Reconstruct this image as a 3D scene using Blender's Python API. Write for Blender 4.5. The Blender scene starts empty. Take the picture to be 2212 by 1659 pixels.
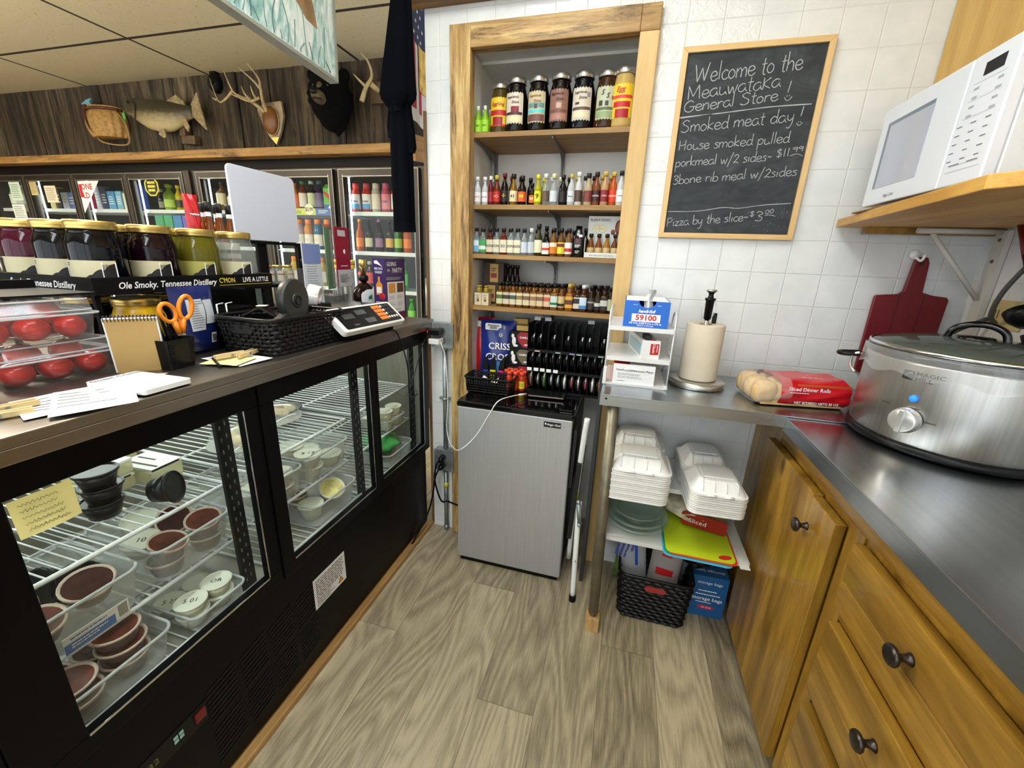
import bpy, math, random
from mathutils import Vector, Matrix, Euler
random.seed(7)
S = bpy.context.scene
COL = S.collection
PI = math.pi

# ---------------------------------------------------------------- camera
cam = bpy.data.cameras.new('camera')
cam.sensor_width = 36.0
cam.lens = 884.4128 / 2212 * 36.0
cam.clip_start = 0.02
camo = bpy.data.objects.new('camera', cam)
COL.objects.link(camo)
def _cam_matrix(p, r, y):
    f = Vector((math.sin(y)*math.cos(p), math.cos(y)*math.cos(p), -math.sin(p)))
    rt = Vector((math.cos(y), -math.sin(y), 0)); dn = f.cross(rt)
    a = math.cos(r)*rt + math.sin(r)*dn
    b = -math.sin(r)*rt + math.cos(r)*dn
    m = Matrix((a, -b, -f)).transposed().to_4x4()
    m.translation = Vector((0, 0, 1.333))
    return m
camo.matrix_world = _cam_matrix(0.295407, -0.03942, -0.261181)
S.camera = camo

# ---------------------------------------------------------------- world, exposure
S.view_settings.view_transform = 'Standard'
S.view_settings.look = 'None'
S.view_settings.gamma = 1.0
S.view_settings.use_curve_mapping = False
S.view_settings.exposure = 0.82
w = bpy.data.worlds.new('world'); S.world = w; w.use_nodes = True
w.node_tree.nodes['Background'].inputs[0].default_value = (0.88, 0.95, 1.0, 1)
w.node_tree.nodes['Background'].inputs[1].default_value = 1.7
try:
    S.cycles.max_bounces = 8; S.cycles.diffuse_bounces = 3; S.cycles.glossy_bounces = 3
    S.cycles.transparent_max_bounces = 14; S.cycles.transmission_bounces = 6
    S.cycles.use_denoising = True
    S.cycles.caustics_reflective = False; S.cycles.caustics_refractive = False
    S.cycles.sample_clamp_indirect = 6
except Exception:
    pass
LAMP_KITCHEN = 9.0
FILL_STORE = 26.0
LED_CASE = 15.0
LED_COOLER = 8.0

# ---------------------------------------------------------------- materials
def lin(c):
    return tuple((v/255/12.92 if v/255 <= 0.04045 else ((v/255+0.055)/1.055)**2.4) for v in c[:3]) + (1,)
MATS = {}
class N:
    """small node-tree wrapper"""
    def __init__(s, m):
        m.use_nodes = True
        s.t = m.node_tree; s.b = s.t.nodes['Principled BSDF']; s.o = s.t.nodes['Material Output']
    def n(s, t, **k):
        x = s.t.nodes.new(t)
        for a, v in k.items(): setattr(x, a, v)
        return x
    def l(s, a, b): s.t.links.new(a, b)
    def coord(s, scale=(1, 1, 1), kind='Object', loc=(0, 0, 0), rot=(0, 0, 0)):
        c = s.n('ShaderNodeTexCoord'); m = s.n('ShaderNodeMapping')
        m.inputs['Scale'].default_value = scale; m.inputs['Location'].default_value = loc; m.inputs['Rotation'].default_value = rot
        s.l(c.outputs[kind], m.inputs['Vector']); return m.outputs[0]
    def noise(s, v, scale=5, detail=3, dist=0, rough=0.5):
        x = s.n('ShaderNodeTexNoise'); x.inputs['Scale'].default_value = scale; x.inputs['Detail'].default_value = detail
        x.inputs['Distortion'].default_value = dist; x.inputs['Roughness'].default_value = rough
        if v is not None: s.l(v, x.inputs['Vector'])
        return x.outputs[0]
    def ramp(s, f, stops, interp='LINEAR'):
        r = s.n('ShaderNodeValToRGB'); r.color_ramp.interpolation = interp
        e = r.color_ramp.elements
        while len(e) < len(stops): e.new(0.5)
        for i, (p, c) in enumerate(stops):
            e[i].position = p; e[i].color = lin(c) if max(c) > 1.001 else (c[0], c[1], c[2], 1)
        s.l(f, r.inputs[0]); return r.outputs[0]
    def math(s, op, a, b=None, c=None):
        m = s.n('ShaderNodeMath', operation=op)
        for i, q in enumerate((a, b, c)):
            if q is None: continue
            if isinstance(q, (int, float)): m.inputs[i].default_value = q
            else: s.l(q, m.inputs[i])
        return m.outputs[0]
    def mix(s, f, a, b, blend='MIX'):
        m = s.n('ShaderNodeMix', data_type='RGBA', blend_type=blend)
        for i, q in ((0, f), (6, a), (7, b)):
            if isinstance(q, (int, float)): m.inputs[i].default_value = q
            elif isinstance(q, tuple): m.inputs[i].default_value = lin(q)
            else: s.l(q, m.inputs[i])
        return m.outputs[2]
    def bump(s, h, strength=0.3, dist=0.01):
        b = s.n('ShaderNodeBump'); b.inputs['Strength'].default_value = strength; b.inputs['Distance'].default_value = dist
        s.l(h, b.inputs['Height']); s.l(b.outputs[0], s.b.inputs['Normal'])
    def sepxyz(s, v):
        x = s.n('ShaderNodeSeparateXYZ'); s.l(v, x.inputs[0]); return x.outputs

def mat(name, col, rough=0.5, metal=0.0, var=0.0, vs=8, bump=0, bs=60, spec=None, coat=0):
    """plain procedural surface: colour with slight mottling"""
    if name in MATS: return MATS[name]
    m = bpy.data.materials.new(name); n = N(m); b = n.b
    b.inputs['Roughness'].default_value = rough; b.inputs['Metallic'].default_value = metal
    if spec is not None: b.inputs['Specular IOR Level'].default_value = spec
    if coat: b.inputs['Coat Weight'].default_value = coat
    b.inputs['Base Color'].default_value = lin(col)
    if var:
        f = n.noise(n.coord(), vs, 4)
        n.l(n.ramp(f, [(0.3, tuple(max(0, c*(1-var)) for c in col)), (0.7, tuple(min(255, c*(1+var)) for c in col))]), b.inputs['Base Color'])
    if bump: n.bump(n.noise(n.coord(), bs, 4), bump, 0.003)
    MATS[name] = m; return m
def emit(name, col, strength):
    m = bpy.data.materials.new(name); n = N(m)
    n.b.inputs['Base Color'].default_value = lin(col); n.b.inputs['Emission Color'].default_value = lin(col)
    n.b.inputs['Emission Strength'].default_value = strength
    MATS[name] = m; return m
def clear(name, col=(255, 255, 255), solid=0.08, scol=(235, 235, 235), rough=0.05, ior=1.45):
    """thin clear plastic / glass: see-through with fresnel gloss and a little haze"""
    if name in MATS: return MATS[name]
    m = bpy.data.materials.new(name); n = N(m); t = n.t
    t.nodes.remove(n.b)
    tr = n.n('ShaderNodeBsdfTransparent'); tr.inputs[0].default_value = lin(col)
    df = n.n('ShaderNodeBsdfDiffuse'); df.inputs[0].default_value = lin(scol)
    gl = n.n('ShaderNodeBsdfGlossy'); gl.inputs['Roughness'].default_value = rough
    fr = n.n('ShaderNodeFresnel'); fr.inputs[0].default_value = ior
    m1 = n.n('ShaderNodeMixShader'); m1.inputs[0].default_value = solid
    n.l(tr.outputs[0], m1.inputs[1]); n.l(df.outputs[0], m1.inputs[2])
    m2 = n.n('ShaderNodeMixShader'); gm = n.n('ShaderNodeNewGeometry'); n.l(n.math('MULTIPLY', fr.outputs[0], n.math('SUBTRACT', 1.0, gm.outputs['Backfacing'])), m2.inputs[0]); n.l(m1.outputs[0], m2.inputs[1]); n.l(gl.outputs[0], m2.inputs[2])
    n.l(m2.outputs[0], n.o.inputs[0]); MATS[name] = m; return m
def wood(name, dark, light, along='x', scale=1.0, rough=0.5, knots=0.0, contrast=1.0, stretch=14, bump=0.1, streak=None, coat=0):
    """wood with grain running along one axis"""
    if name in MATS: return MATS[name]
    m = bpy.data.materials.new(name); n = N(m)
    sc = {'x': (1, stretch, stretch), 'y': (stretch, 1, stretch), 'z': (stretch, stretch, 1)}[along]
    v = n.coord(tuple(a*scale for a in sc))
    big = n.noise(v, 1.3, 4, 1.2); fine = n.noise(v, 9, 5, 0.3, 0.7)
    f = n.math('ADD', n.math('MULTIPLY', big, 0.65), n.math('MULTIPLY', fine, 0.35))
    c = n.ramp(f, [(0.5-0.16/contrast, dark), (0.5, tuple((a+b)/2 for a, b in zip(dark, light))), (0.5+0.14/contrast, light)])
    if streak:
        s2 = n.noise(n.coord(tuple(a*scale*0.6 for a in sc)), 2.1, 6, 0.5, 0.75)
        c = n.mix(n.ramp(s2, [(0.53, (0, 0, 0)), (0.64, (1, 1, 1))]), c, streak)
    if knots:
        vo = n.n('ShaderNodeTexVoronoi'); vo.inputs['Scale'].default_value = 5.5
        ks = {'x': (.5, 1, 1), 'y': (1, .5, 1), 'z': (1, 1, .5)}[along]
        n.l(n.coord(ks), vo.inputs['Vector'])
        c = n.mix(n.math('MULTIPLY', n.ramp(vo.outputs[0], [(0.05, (1, 1, 1)), (0.12, (0, 0, 0))]), knots), c, tuple(x*0.45 for x in dark))
    n.l(c, n.b.inputs['Base Color']); n.b.inputs['Roughness'].default_value = rough
    if coat: n.b.inputs['Coat Weight'].default_value = coat
    if bump: n.bump(fine, bump, 0.003)
    MATS[name] = m; return m
def brushed(name, col, along='x', rough=0.3, stretch=60, amt=0.12):
    m = bpy.data.materials.new(name); n = N(m)
    sc = {'x': (1, stretch, stretch), 'y': (stretch, 1, stretch), 'z': (stretch, stretch, 1)}[along]
    f = n.noise(n.coord(sc), 4, 4); g = n.noise(n.coord(), 3, 3)
    n.l(n.ramp(f, [(0.3, tuple(c*(1-amt) for c in col)), (0.7, tuple(min(255, c*(1+amt)) for c in col))]), n.b.inputs['Base Color'])
    n.b.inputs['Metallic'].default_value = 1.0
    r = n.n('ShaderNodeMapRange'); r.inputs['To Min'].default_value = rough*0.75; r.inputs['To Max'].default_value = rough*1.3
    n.l(g, r.inputs[0]); n.l(r.outputs[0], n.b.inputs['Roughness'])
    MATS[name] = m; return m

# ---------------------------------------------------------------- mesh builder
class B:
    def __init__(s): s.v = []; s.f = []; s.m = []; s.s = []; s.M = Matrix.Identity(4)
    def at(s, loc=(0, 0, 0), rot=(0, 0, 0), sc=1):
        s.M = Matrix.Translation(loc) @ Euler(rot).to_matrix().to_4x4() @ Matrix.Scale(sc, 4); return s
    def add(s, vs, fs, m=0, sm=False):
        o = len(s.v); M = s.M
        s.v += [tuple(M @ Vector(p)) for p in vs]
        for f in fs: s.f.append([i+o for i in f]); s.m.append(m); s.s.append(sm)
        return s
    def bb(s, x0, y0, z0, x1, y1, z1, m=0):
        return s.add([(x0,y0,z0),(x1,y0,z0),(x1,y1,z0),(x0,y1,z0),(x0,y0,z1),(x1,y0,z1),(x1,y1,z1),(x0,y1,z1)],
                     [(0,3,2,1),(4,5,6,7),(0,1,5,4),(1,2,6,5),(2,3,7,6),(3,0,4,7)], m)
    def box(s, c, d, m=0):
        return s.bb(c[0]-d[0]/2, c[1]-d[1]/2, c[2]-d[2]/2, c[0]+d[0]/2, c[1]+d[1]/2, c[2]+d[2]/2, m)
    def lathe(s, prof, n=20, m=0, c=(0, 0, 0), sx=1, sy=1, sq=0, cap=True, sm=True, a0=0, a1=2*PI):
        full = abs(a1-a0-2*PI) < 1e-6; k = n if full else n+1
        vs = []
        for r, z in prof:
            for i in range(k):
                a = a0+(a1-a0)*i/n
                ca, sa = math.cos(a), math.sin(a); q = 1
                if sq: q = 1+sq*(min(1/max(abs(ca), abs(sa)), 1.3)-1)
                vs.append((c[0]+r*q*ca*sx, c[1]+r*q*sa*sy, c[2]+z))
        fs = []
        for j in range(len(prof)-1):
            for i in range(n):
                a, b = j*k+i, j*k+(i+1) % k
                fs.append((a, b, b+k, a+k))
        s.add(vs, fs, m, sm)
        if cap and full:
            o = len(s.v)-len(vs)
            for j, fl in ((0, True), (len(prof)-1, False)):
                if prof[j][0] > 1e-6:
                    ring = [o+j*k+i for i in range(n)]
                    s.f.append(ring[::-1] if fl else ring); s.m.append(m); s.s.append(False)
        return s
    def cyl(s, p0, p1, r0, r1=None, n=14, m=0, sm=True):
        r1 = r0 if r1 is None else r1
        return s.tube([p0, p1], [r0, r1], n, m)
    def tube(s, pts, r, n=8, m=0, closed=False, flat=1.0):
        P = [Vector(p) for p in pts]; L = len(P)
        R = r if isinstance(r, (list, tuple)) else [r]*L
        vs = []; up = None
        for i in range(L):
            a = P[(i-1) % L] if (closed or i > 0) else P[i]; b = P[(i+1) % L] if (closed or i < L-1) else P[i]
            d = (b-a); d = d.normalized() if d.length > 1e-9 else Vector((0, 0, 1))
            if up is None:
                up = Vector((0, 0, 1)) if abs(d.z) < 0.9 else Vector((1, 0, 0))
            x = d.cross(up)
            if x.length < 1e-6: x = d.cross(Vector((0.3, 1, 0.2)))
            x.normalize(); y = x.cross(d).normalized(); up = y
            for k in range(n):
                t = 2*PI*k/n; vs.append(tuple(P[i] + x*(R[i]*math.cos(t)) + y*(R[i]*flat*math.sin(t))))
        fs = []
        for i in range(L if closed else L-1):
            for k in range(n):
                a, b = i*n+k, i*n+(k+1) % n; j = (i+1) % L
                fs.append((a, b, j*n+(k+1) % n, j*n+k))
        s.add(vs, fs, m, True)
        if not closed:
            o = len(s.v)-len(vs)
            s.f.append([o+k for k in range(n)][::-1]); s.m.append(m); s.s.append(False)
            s.f.append([o+(L-1)*n+k for k in range(n)]); s.m.append(m); s.s.append(False)
        return s
    def prism(s, poly, d0, d1, ax='z', m=0, sm=False):
        """polygon extruded along an axis; poly coordinates are the other two axes in order"""
        def P(a, b, d): return {'z': (a, b, d), 'y': (a, d, b), 'x': (d, a, b)}[ax]
        k = len(poly)
        vs = [P(a, b, d0) for a, b in poly] + [P(a, b, d1) for a, b in poly]
        fs = [tuple(range(k))[::-1], tuple(range(k, 2*k))]
        s.add(vs, fs, m)
        o = len(s.v)-2*k
        for i in range(k):
            j = (i+1) % k
            s.f.append([o+i, o+j, o+k+j, o+k+i]); s.m.append(m); s.s.append(sm)
        return s
    def grid(s, fn, nu, nv, m=0, sm=True, cu=False):
        vs = [fn(i/nu, j/nv) for j in range(nv+1) for i in range(nu+1)]
        k = nu+1
        return s.add(vs, [(j*k+i, j*k+i+1, (j+1)*k+i+1, (j+1)*k+i) for j in range(nv) for i in range(nu)], m, sm)
    def ball(s, c, r, n=12, m=0, fn=None):
        rx, ry, rz = (r, r, r) if isinstance(r, (int, float)) else r
        vs = []; h = n//2+1
        for j in range(h+1):
            t = PI*j/h
            for i in range(n):
                a = 2*PI*i/n; p = (math.sin(t)*math.cos(a), math.sin(t)*math.sin(a), math.cos(t))
                if fn: p = fn(p)
                vs.append((c[0]+rx*p[0], c[1]+ry*p[1], c[2]+rz*p[2]))
        return s.add(vs, [(j*n+i, (j+1)*n+i, (j+1)*n+(i+1) % n, j*n+(i+1) % n) for j in range(h) for i in range(n)], m, True)
    def text(s, t, size, M, m=0, bold=0.0, shear=0.0, sx=1.0, align='CENTER', th=0.0):
        """printed lettering laid in the local XY plane of matrix M"""
        key = (t, bold, shear, align)
        if key not in TXT:
            cu = bpy.data.curves.new('t', 'FONT'); cu.body = t; cu.size = 1; cu.offset = bold; cu.shear = shear
            cu.align_x = align; cu.align_y = 'CENTER'; cu.resolution_u = 2
            ob = bpy.data.objects.new('t', cu); COL.objects.link(ob)
            dg = bpy.context.evaluated_depsgraph_get()
            me = bpy.data.meshes.new_from_object(ob.evaluated_get(dg))
            TXT[key] = ([tuple(v.co) for v in me.vertices], [tuple(p.vertices) for p in me.polygons])
            bpy.data.objects.remove(ob); bpy.data.curves.remove(cu); bpy.data.meshes.remove(me)
        vs, fs = TXT[key]; o = s.M; s.M = o @ M
        s.add([(x*size*sx, y*size, 0) for x, y, z in vs], fs, m); s.M = o; return s
    def lines(s, w, h, n, M, m=0, fill=0.5, seed=1, ragged=0.35):
        """rows of small unreadable print"""
        rd = random.Random(seed); o = s.M; s.M = o @ M
        for i in range(n):
            y = h/2 - h*(i+0.5)/n; x = -w/2; end = w/2 - rd.random()*ragged*w
            while x < end:
                l = w*(0.04+rd.random()*0.1); x2 = min(x+l, end)
                s.add([(x, y-h/n*fill/2, 0), (x2, y-h/n*fill/2, 0), (x2, y+h/n*fill/2, 0), (x, y+h/n*fill/2, 0)], [(0, 1, 2, 3)], m)
                x = x2+w*0.02
        s.M = o; return s
    def rect(s, w, h, M, m=0, r=0):
        o = s.M; s.M = o @ M
        p = rr(w, h, r) if r else [(-w/2, -h/2), (w/2, -h/2), (w/2, h/2), (-w/2, h/2)]
        s.add([(a, b, 0) for a, b in p], [tuple(range(len(p)))], m); s.M = o; return s
    def mesh(s, name, mats):
        me = bpy.data.meshes.new(name); me.from_pydata(s.v, [], s.f)
        for q in mats: me.materials.append(q)
        me.polygons.foreach_set('material_index', s.m); me.polygons.foreach_set('use_smooth', s.s)
        me.update(); return me
TXT = {}
def rr(w, h, r, n=4):
    p = []
    for cx, cy, a in ((w/2-r, h/2-r, 0), (-w/2+r, h/2-r, PI/2), (-w/2+r, -h/2+r, PI), (w/2-r, -h/2+r, 1.5*PI)):
        p += [(cx+r*math.cos(a+PI/2*i/n), cy+r*math.sin(a+PI/2*i/n)) for i in range(n+1)]
    return p
def XM(o, x, y):
    """matrix with origin o, local x and y axes"""
    x = Vector(x).normalized(); z = x.cross(Vector(y)).normalized(); y = z.cross(x)
    m = Matrix((x, y, z)).transposed().to_4x4(); m.translation = Vector(o); return m
FRONT = lambda x, y, z: XM((x, y, z), (1, 0, 0), (0, 0, 1))     # faces -y
EAST = lambda x, y, z: XM((x, y, z), (0, 1, 0), (0, 0, 1))      # faces +x
WEST = lambda x, y, z: XM((x, y, z), (0, -1, 0), (0, 0, 1))     # faces -x
UP = lambda x, y, z, a=0: XM((x, y, z), (math.cos(a), math.sin(a), 0), (-math.sin(a), math.cos(a), 0))

def tag(o, label, cat, group=None):
    o['label'] = label; o['category'] = cat
    if group: o['group'] = group
    return o
def obj(name, b, mats, parent=None, loc=None, rot=None, bev=0, solid=0, sub=0):
    me = b if isinstance(b, bpy.types.Mesh) else b.mesh(name, mats if isinstance(mats, (list, tuple)) else [mats])
    o = bpy.data.objects.new(name, me); COL.objects.link(o)
    if parent: o.parent = parent
    if loc: o.location = loc
    if rot: o.rotation_euler = rot
    if solid:
        k = o.modifiers.new('solid', 'SOLIDIFY'); k.thickness = solid; k.offset = 0
    if bev:
        k = o.modifiers.new('bevel', 'BEVEL'); k.width = bev; k.segments = 2; k.limit_method = 'ANGLE'; k.angle_limit = 0.7
    if sub:
        k = o.modifiers.new('sub', 'SUBSURF'); k.levels = sub; k.render_levels = sub
    return o
def thing(name, label, cat, loc=(0, 0, 0), rotz=0, group=None, rot=None):
    o = bpy.data.objects.new(name, None); COL.objects.link(o); o.empty_display_size = 0.05
    o.location = loc; o.rotation_euler = rot if rot else (0, 0, rotz)
    return tag(o, label, cat, group)
def struct(name, b, m, **k):
    o = obj(name, b, m, **k); o['kind'] = 'structure'; return o
def dup(o, parent=None):
    c = o.copy(); COL.objects.link(c)
    if parent: c.parent = parent
    for ch in list(o.children): dup(ch, c)
    return c
def smooth(pts, n=6, closed=False):
    P = [Vector(p) for p in pts]; L = len(P); out = []
    for i in range(L if closed else L-1):
        g = (lambda k: P[k % L]) if closed else (lambda k: P[min(max(k, 0), L-1)])
        p0, p1, p2, p3 = g(i-1), g(i), g(i+1), g(i+2)
        for k in range(n):
            t = k/n
            out.append(0.5*((2*p1)+(p2-p0)*t+(2*p0-5*p1+4*p2-p3)*t*t+(3*p1-p0-3*p2+p3)*t**3))
    if not closed: out.append(P[-1])
    return out

WHITE = mat('white_plastic', (238, 238, 236), 0.35)
PAPER = mat('white_paper', (240, 240, 240), 0.7)
INK = mat('black_ink', (22, 22, 24), 0.6)
GREYINK = mat('grey_ink', (120, 120, 122), 0.7)
BLACK = mat('black_plastic', (10, 10, 12), 0.35, spec=0.25)
BLACKM = mat('black_matte', (10, 10, 11), 0.6, spec=0.15)
REDP = mat('red_print', (200, 30, 36), 0.45)
WHITEP = mat('white_print', (245, 245, 245), 0.5)
GOLD = mat('gold_lid', (205, 178, 105), 0.3, 0.85, 0.06)
SILVER = mat('silver_lid', (190, 188, 182), 0.3, 0.9, 0.06)
CHROME = mat('chrome', (215, 215, 215), 0.15, 1.0)
GALV = mat('galvanised', (160, 166, 168), 0.42, 0.85, 0.1, 30)
GLASSP = clear('pane_glass', (250, 252, 250), 0.006, (220, 230, 225), 0.02, 1.33)
TUB = clear('clear_tub', (250, 250, 250), 0.30, (225, 228, 228), 0.12, 1.35)
JARG = clear('jar_glass', (246, 250, 246), 0.06, (230, 235, 230), 0.03, 1.45)
FILM = clear('cling_film', (252, 252, 252), 0.18, (240, 240, 240), 0.08, 1.5)
# ================================================================ SETTING
def tile_mat(name, axis):
    m = bpy.data.materials.new(name); n = N(m)
    xyz = n.sepxyz(n.coord())
    u = xyz['X'] if axis == 'x' else xyz['Y']; u0 = 0.5186 if axis == 'x' else 1.63
    P = 0.1078
    def line(c, c0):
        fr = n.math('FRACT', n.math('DIVIDE', n.math('SUBTRACT', c, c0-20*P-P/2), P))
        return n.math('ABSOLUTE', n.math('SUBTRACT', fr, 0.5))
    d = n.math('MINIMUM', line(u, u0), line(xyz['Z'], 1.429))
    g = n.ramp(d, [(0.006, (0, 0, 0)), (0.022, (1, 1, 1))])
    tone = n.ramp(n.noise(n.coord(), 14, 3), [(0.3, (220, 222, 221)), (0.7, (230, 231, 230))])
    n.l(n.mix(g, (216, 216, 213), tone), n.b.inputs['Base Color'])
    n.l(n.ramp(g, [(0, (0.7,)*3), (1, (0.16,)*3)]), n.b.inputs['Roughness'])
    h = n.math('ADD', n.math('MULTIPLY', g, 1.0), n.math('MULTIPLY', n.noise(n.coord(), 26, 2, 0.6), 0.8))
    if axis == 'x':   # a patch of tiles with a rippled relief above the doorway's right side
        inr = lambda c, a, b_: n.math('MULTIPLY', n.math('GREATER_THAN', c, a), n.math('LESS_THAN', c, b_))
        mk = n.math('MULTIPLY', n.math('MULTIPLY', inr(u, -0.08, 0.303), n.math('GREATER_THAN', xyz['Z'], 1.59)), g)
        h = n.math('ADD', h, n.math('MULTIPLY', n.math('MULTIPLY', n.noise(n.coord(), 38, 3, 1.2), mk), 3.2))
    n.bump(h, 0.35, 0.004)
    return m
TILEX = tile_mat('glazed_tile', 'x'); TILEY = tile_mat('glazed_tile_side', 'y')
PLASTER = mat('white_plaster', (232, 229, 221), 0.75, 0, 0.03, 6, 0.12, 40)

def floor_mat():
    m = bpy.data.materials.new('plank_vinyl'); n = N(m)
    xyz = n.sepxyz(n.coord())
    PW, PL = 0.183, 1.22
    row = n.math('FLOOR', n.math('DIVIDE', n.math('ADD', xyz['X'], 20*PW+0.132), PW))
    off = n.math('FRACT', n.math('MULTIPLY', row, 0.3719))
    ly = n.math('ADD', n.math('DIVIDE', n.math('ADD', xyz['Y'], 10), PL), off)
    idx = n.math('FLOOR', ly)
    wn = n.n('ShaderNodeTexWhiteNoise', noise_dimensions='2D')
    cb = n.n('ShaderNodeCombineXYZ'); n.l(row, cb.inputs[0]); n.l(idx, cb.inputs[1]); n.l(cb.outputs[0], wn.inputs['Vector'])
    rnd = wn.outputs['Value']
    # grain coordinates, shifted per plank
    cv = n.n('ShaderNodeCombineXYZ')
    n.l(n.math('ADD', xyz['X'], n.math('MULTIPLY', rnd, 7.0)), cv.inputs[0])
    n.l(n.math('ADD', n.math('MULTIPLY', xyz['Y'], 0.16), n.math('MULTIPLY', rnd, 31.0)), cv.inputs[1])
    v = cv.outputs[0]
    big = n.noise(v, 4.2, 2, 0.3)
    rings = n.math('PINGPONG', n.math('MULTIPLY', big, 46.0), 1.0)
    mp = n.n('ShaderNodeMapping'); mp.inputs['Scale'].default_value = (1, 0.35, 1); n.l(v, mp.inputs[0])
    fine = n.noise(mp.outputs[0], 190, 6, 0.2, 0.72)
    blot = n.noise(n.coord((1, 0.5, 1)), 5, 3)
    f = n.math('ADD', n.math('ADD', n.math('MULTIPLY', rings, 0.145), n.math('MULTIPLY', fine, 0.545)), n.math('MULTIPLY', n.math('ADD', n.math('MULTIPLY', rnd, 0.6), blot), 0.24))
    c = n.ramp(f, [(0.30, (90, 80, 62)), (0.49, (144, 131, 106)), (0.68, (184, 170, 140))])
    def edge(t, wid): 
        return n.math('LESS_THAN', n.math('MINIMUM', n.math('FRACT', t), n.math('SUBTRACT', 1.0, n.math('FRACT', t))), wid)
    gx = edge(n.math('DIVIDE', n.math('ADD', xyz['X'], 20*PW+0.132), PW), 0.007); gy = edge(ly, 0.0012)
    n.l(n.mix(n.math('MULTIPLY', n.math('MAXIMUM', gx, gy), 0.55), c, (84, 74, 60)), n.b.inputs['Base Color'])
    n.b.inputs['Roughness'].default_value = 0.42
    n.bump(f, 0.12, 0.002)
    return m
b = B().bb(-8, -2.5, -0.08, 1.04, 4.2, 0.0); struct('floor', b, floor_mat())

def ceil_mat():
    m = bpy.data.materials.new('ceiling_board'); n = N(m)
    xyz = n.sepxyz(n.coord())
    def line(c, c0, P, wd):
        fr = n.math('FRACT', n.math('DIVIDE', n.math('SUBTRACT', c, c0-20*P-P/2), P))
        return n.math('LESS_THAN', n.math('MULTIPLY', n.math('ABSOLUTE', n.math('SUBTRACT', fr, 0.5)), P), wd)
    g = n.math('MAXIMUM', line(xyz['X'], -3.60, 1.45, 0.013), line(xyz['Y'], 2.60, 0.61, 0.013))
    sp = n.ramp(n.noise(n.coord((1, 0.45, 1)), 75, 3, 0.6, 0.6), [(0.63, (1, 1, 1)), (0.70, (0, 0, 0))])
    tone = n.mix(sp, (150, 138, 108), (206, 196, 166))
    n.l(n.mix(g, tone, (52, 40, 34)), n.b.inputs['Base Color']); n.b.inputs['Roughness'].default_value = 0.85
    n.bump(n.noise(n.coord(), 60, 3), 0.2, 0.004)
    return m
b = B().bb(-8, -2.5, 2.72, 1.04, 4.2, 2.80); struct('ceiling', b, ceil_mat())

# tiled end wall with the old doorway in it
b = B(); YW = 1.668
b.bb(-0.833, YW, 0, -0.66, 1.80, 2.72).bb(-0.045, YW, 0, 1.04, 1.80, 2.72).bb(-0.66, YW, 2.07, -0.045, 1.80, 2.72)
struct('wall_back', b, TILEX)
b = B().bb(-0.72, 1.801, 0, -0.66, 2.0, 2.13).bb(-0.045, 1.801, 0, 0.02, 2.0, 2.13).bb(-0.72, 1.97, 0, 0.02, 2.03, 2.13).bb(-0.66, 1.80, 2.06, -0.045, 1.97, 2.13)
b.bb(-0.66, 1.69, 0, -0.6555, 1.801, 2.06).bb(-0.0495, 1.69, 0, -0.045, 1.801, 2.06)
struct('wall_recess', b, PLASTER)
struct('wall_right', B().bb(1.04, -2.5, 0, 1.12, 1.80, 2.72), TILEY)
fb = B().bb(-8, -2.58, 0, 1.12, -2.5, 0.5).bb(-8, -2.58, 2.5, 1.12, -2.5, 2.72)  # unseen front wall; wide openings added so the sky fills the room
for x in (-8, -5.2, -2.4, -0.2, 1.02): fb.bb(x, -2.58, 0.5, x+0.1, -2.5, 2.5)
struct('wall_front', fb, mat('cream_paint', (214, 208, 192), 0.7))
struct('wall_left', B().bb(-8.08, -2.5, 0, -8, 4.2, 2.72), mat('barn_brown', (96, 78, 56), 0.8, 0, 0.2, 3))
PINE = wood('blotched_pine', (146, 110, 58), (212, 180, 120), 'z', 1.5, 0.5, 0.9, 1.3, 11, 0.12, (92, 66, 36))
PINEX = wood('blotched_pine_across', (146, 110, 58), (208, 174, 114), 'x', 1.5, 0.5, 0.6, 1.3, 11, 0.12, (84, 60, 34))
PINEP = wood('pale_pine', (198, 160, 98), (224, 192, 134), 'z', 1.0, 0.5, 0.7, 0.8, 10, 0.08)
b = B().bb(-0.723, 1.640, 0, -0.642, 1.690, 2.127); struct('trim_1', b, PINE, bev=0.003)
b = B().bb(-0.642, 1.640, 2.052, -0.057, 1.690, 2.127).bb(-0.057, 1.641, 2.0525, 0.0045, 1.689, 2.1265); struct('trim_2', b, PINEX, bev=0.003)
b = B().bb(-0.057, 1.640, 0, 0.005, 1.690, 2.052); struct('trim_3', b, PINEP, bev=0.003)
b = B().bb(-0.845, 1.662, 0.02, -0.8335, 1.81, 1.87); struct('trim_4', b, wood('edge_wood', (84, 58, 32), (140, 104, 62), 'z', 1, 0.6))
b = B().bb(-0.90, 1.61, 2.195, 0.9, YW, 2.34); struct('trim_5', b, wood('beam_wood', (92, 66, 38), (150, 112, 66), 'x', 1, 0.6))
# wooden strip on the floor along the case
b = B().bb(-0.885, -0.6, 0.0, -0.838, 1.668, 0.022); struct('baseboard_left', b, wood('floor_strip', (138, 100, 54), (186, 146, 88), 'y', 1.2, 0.5), bev=0.004)

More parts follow.
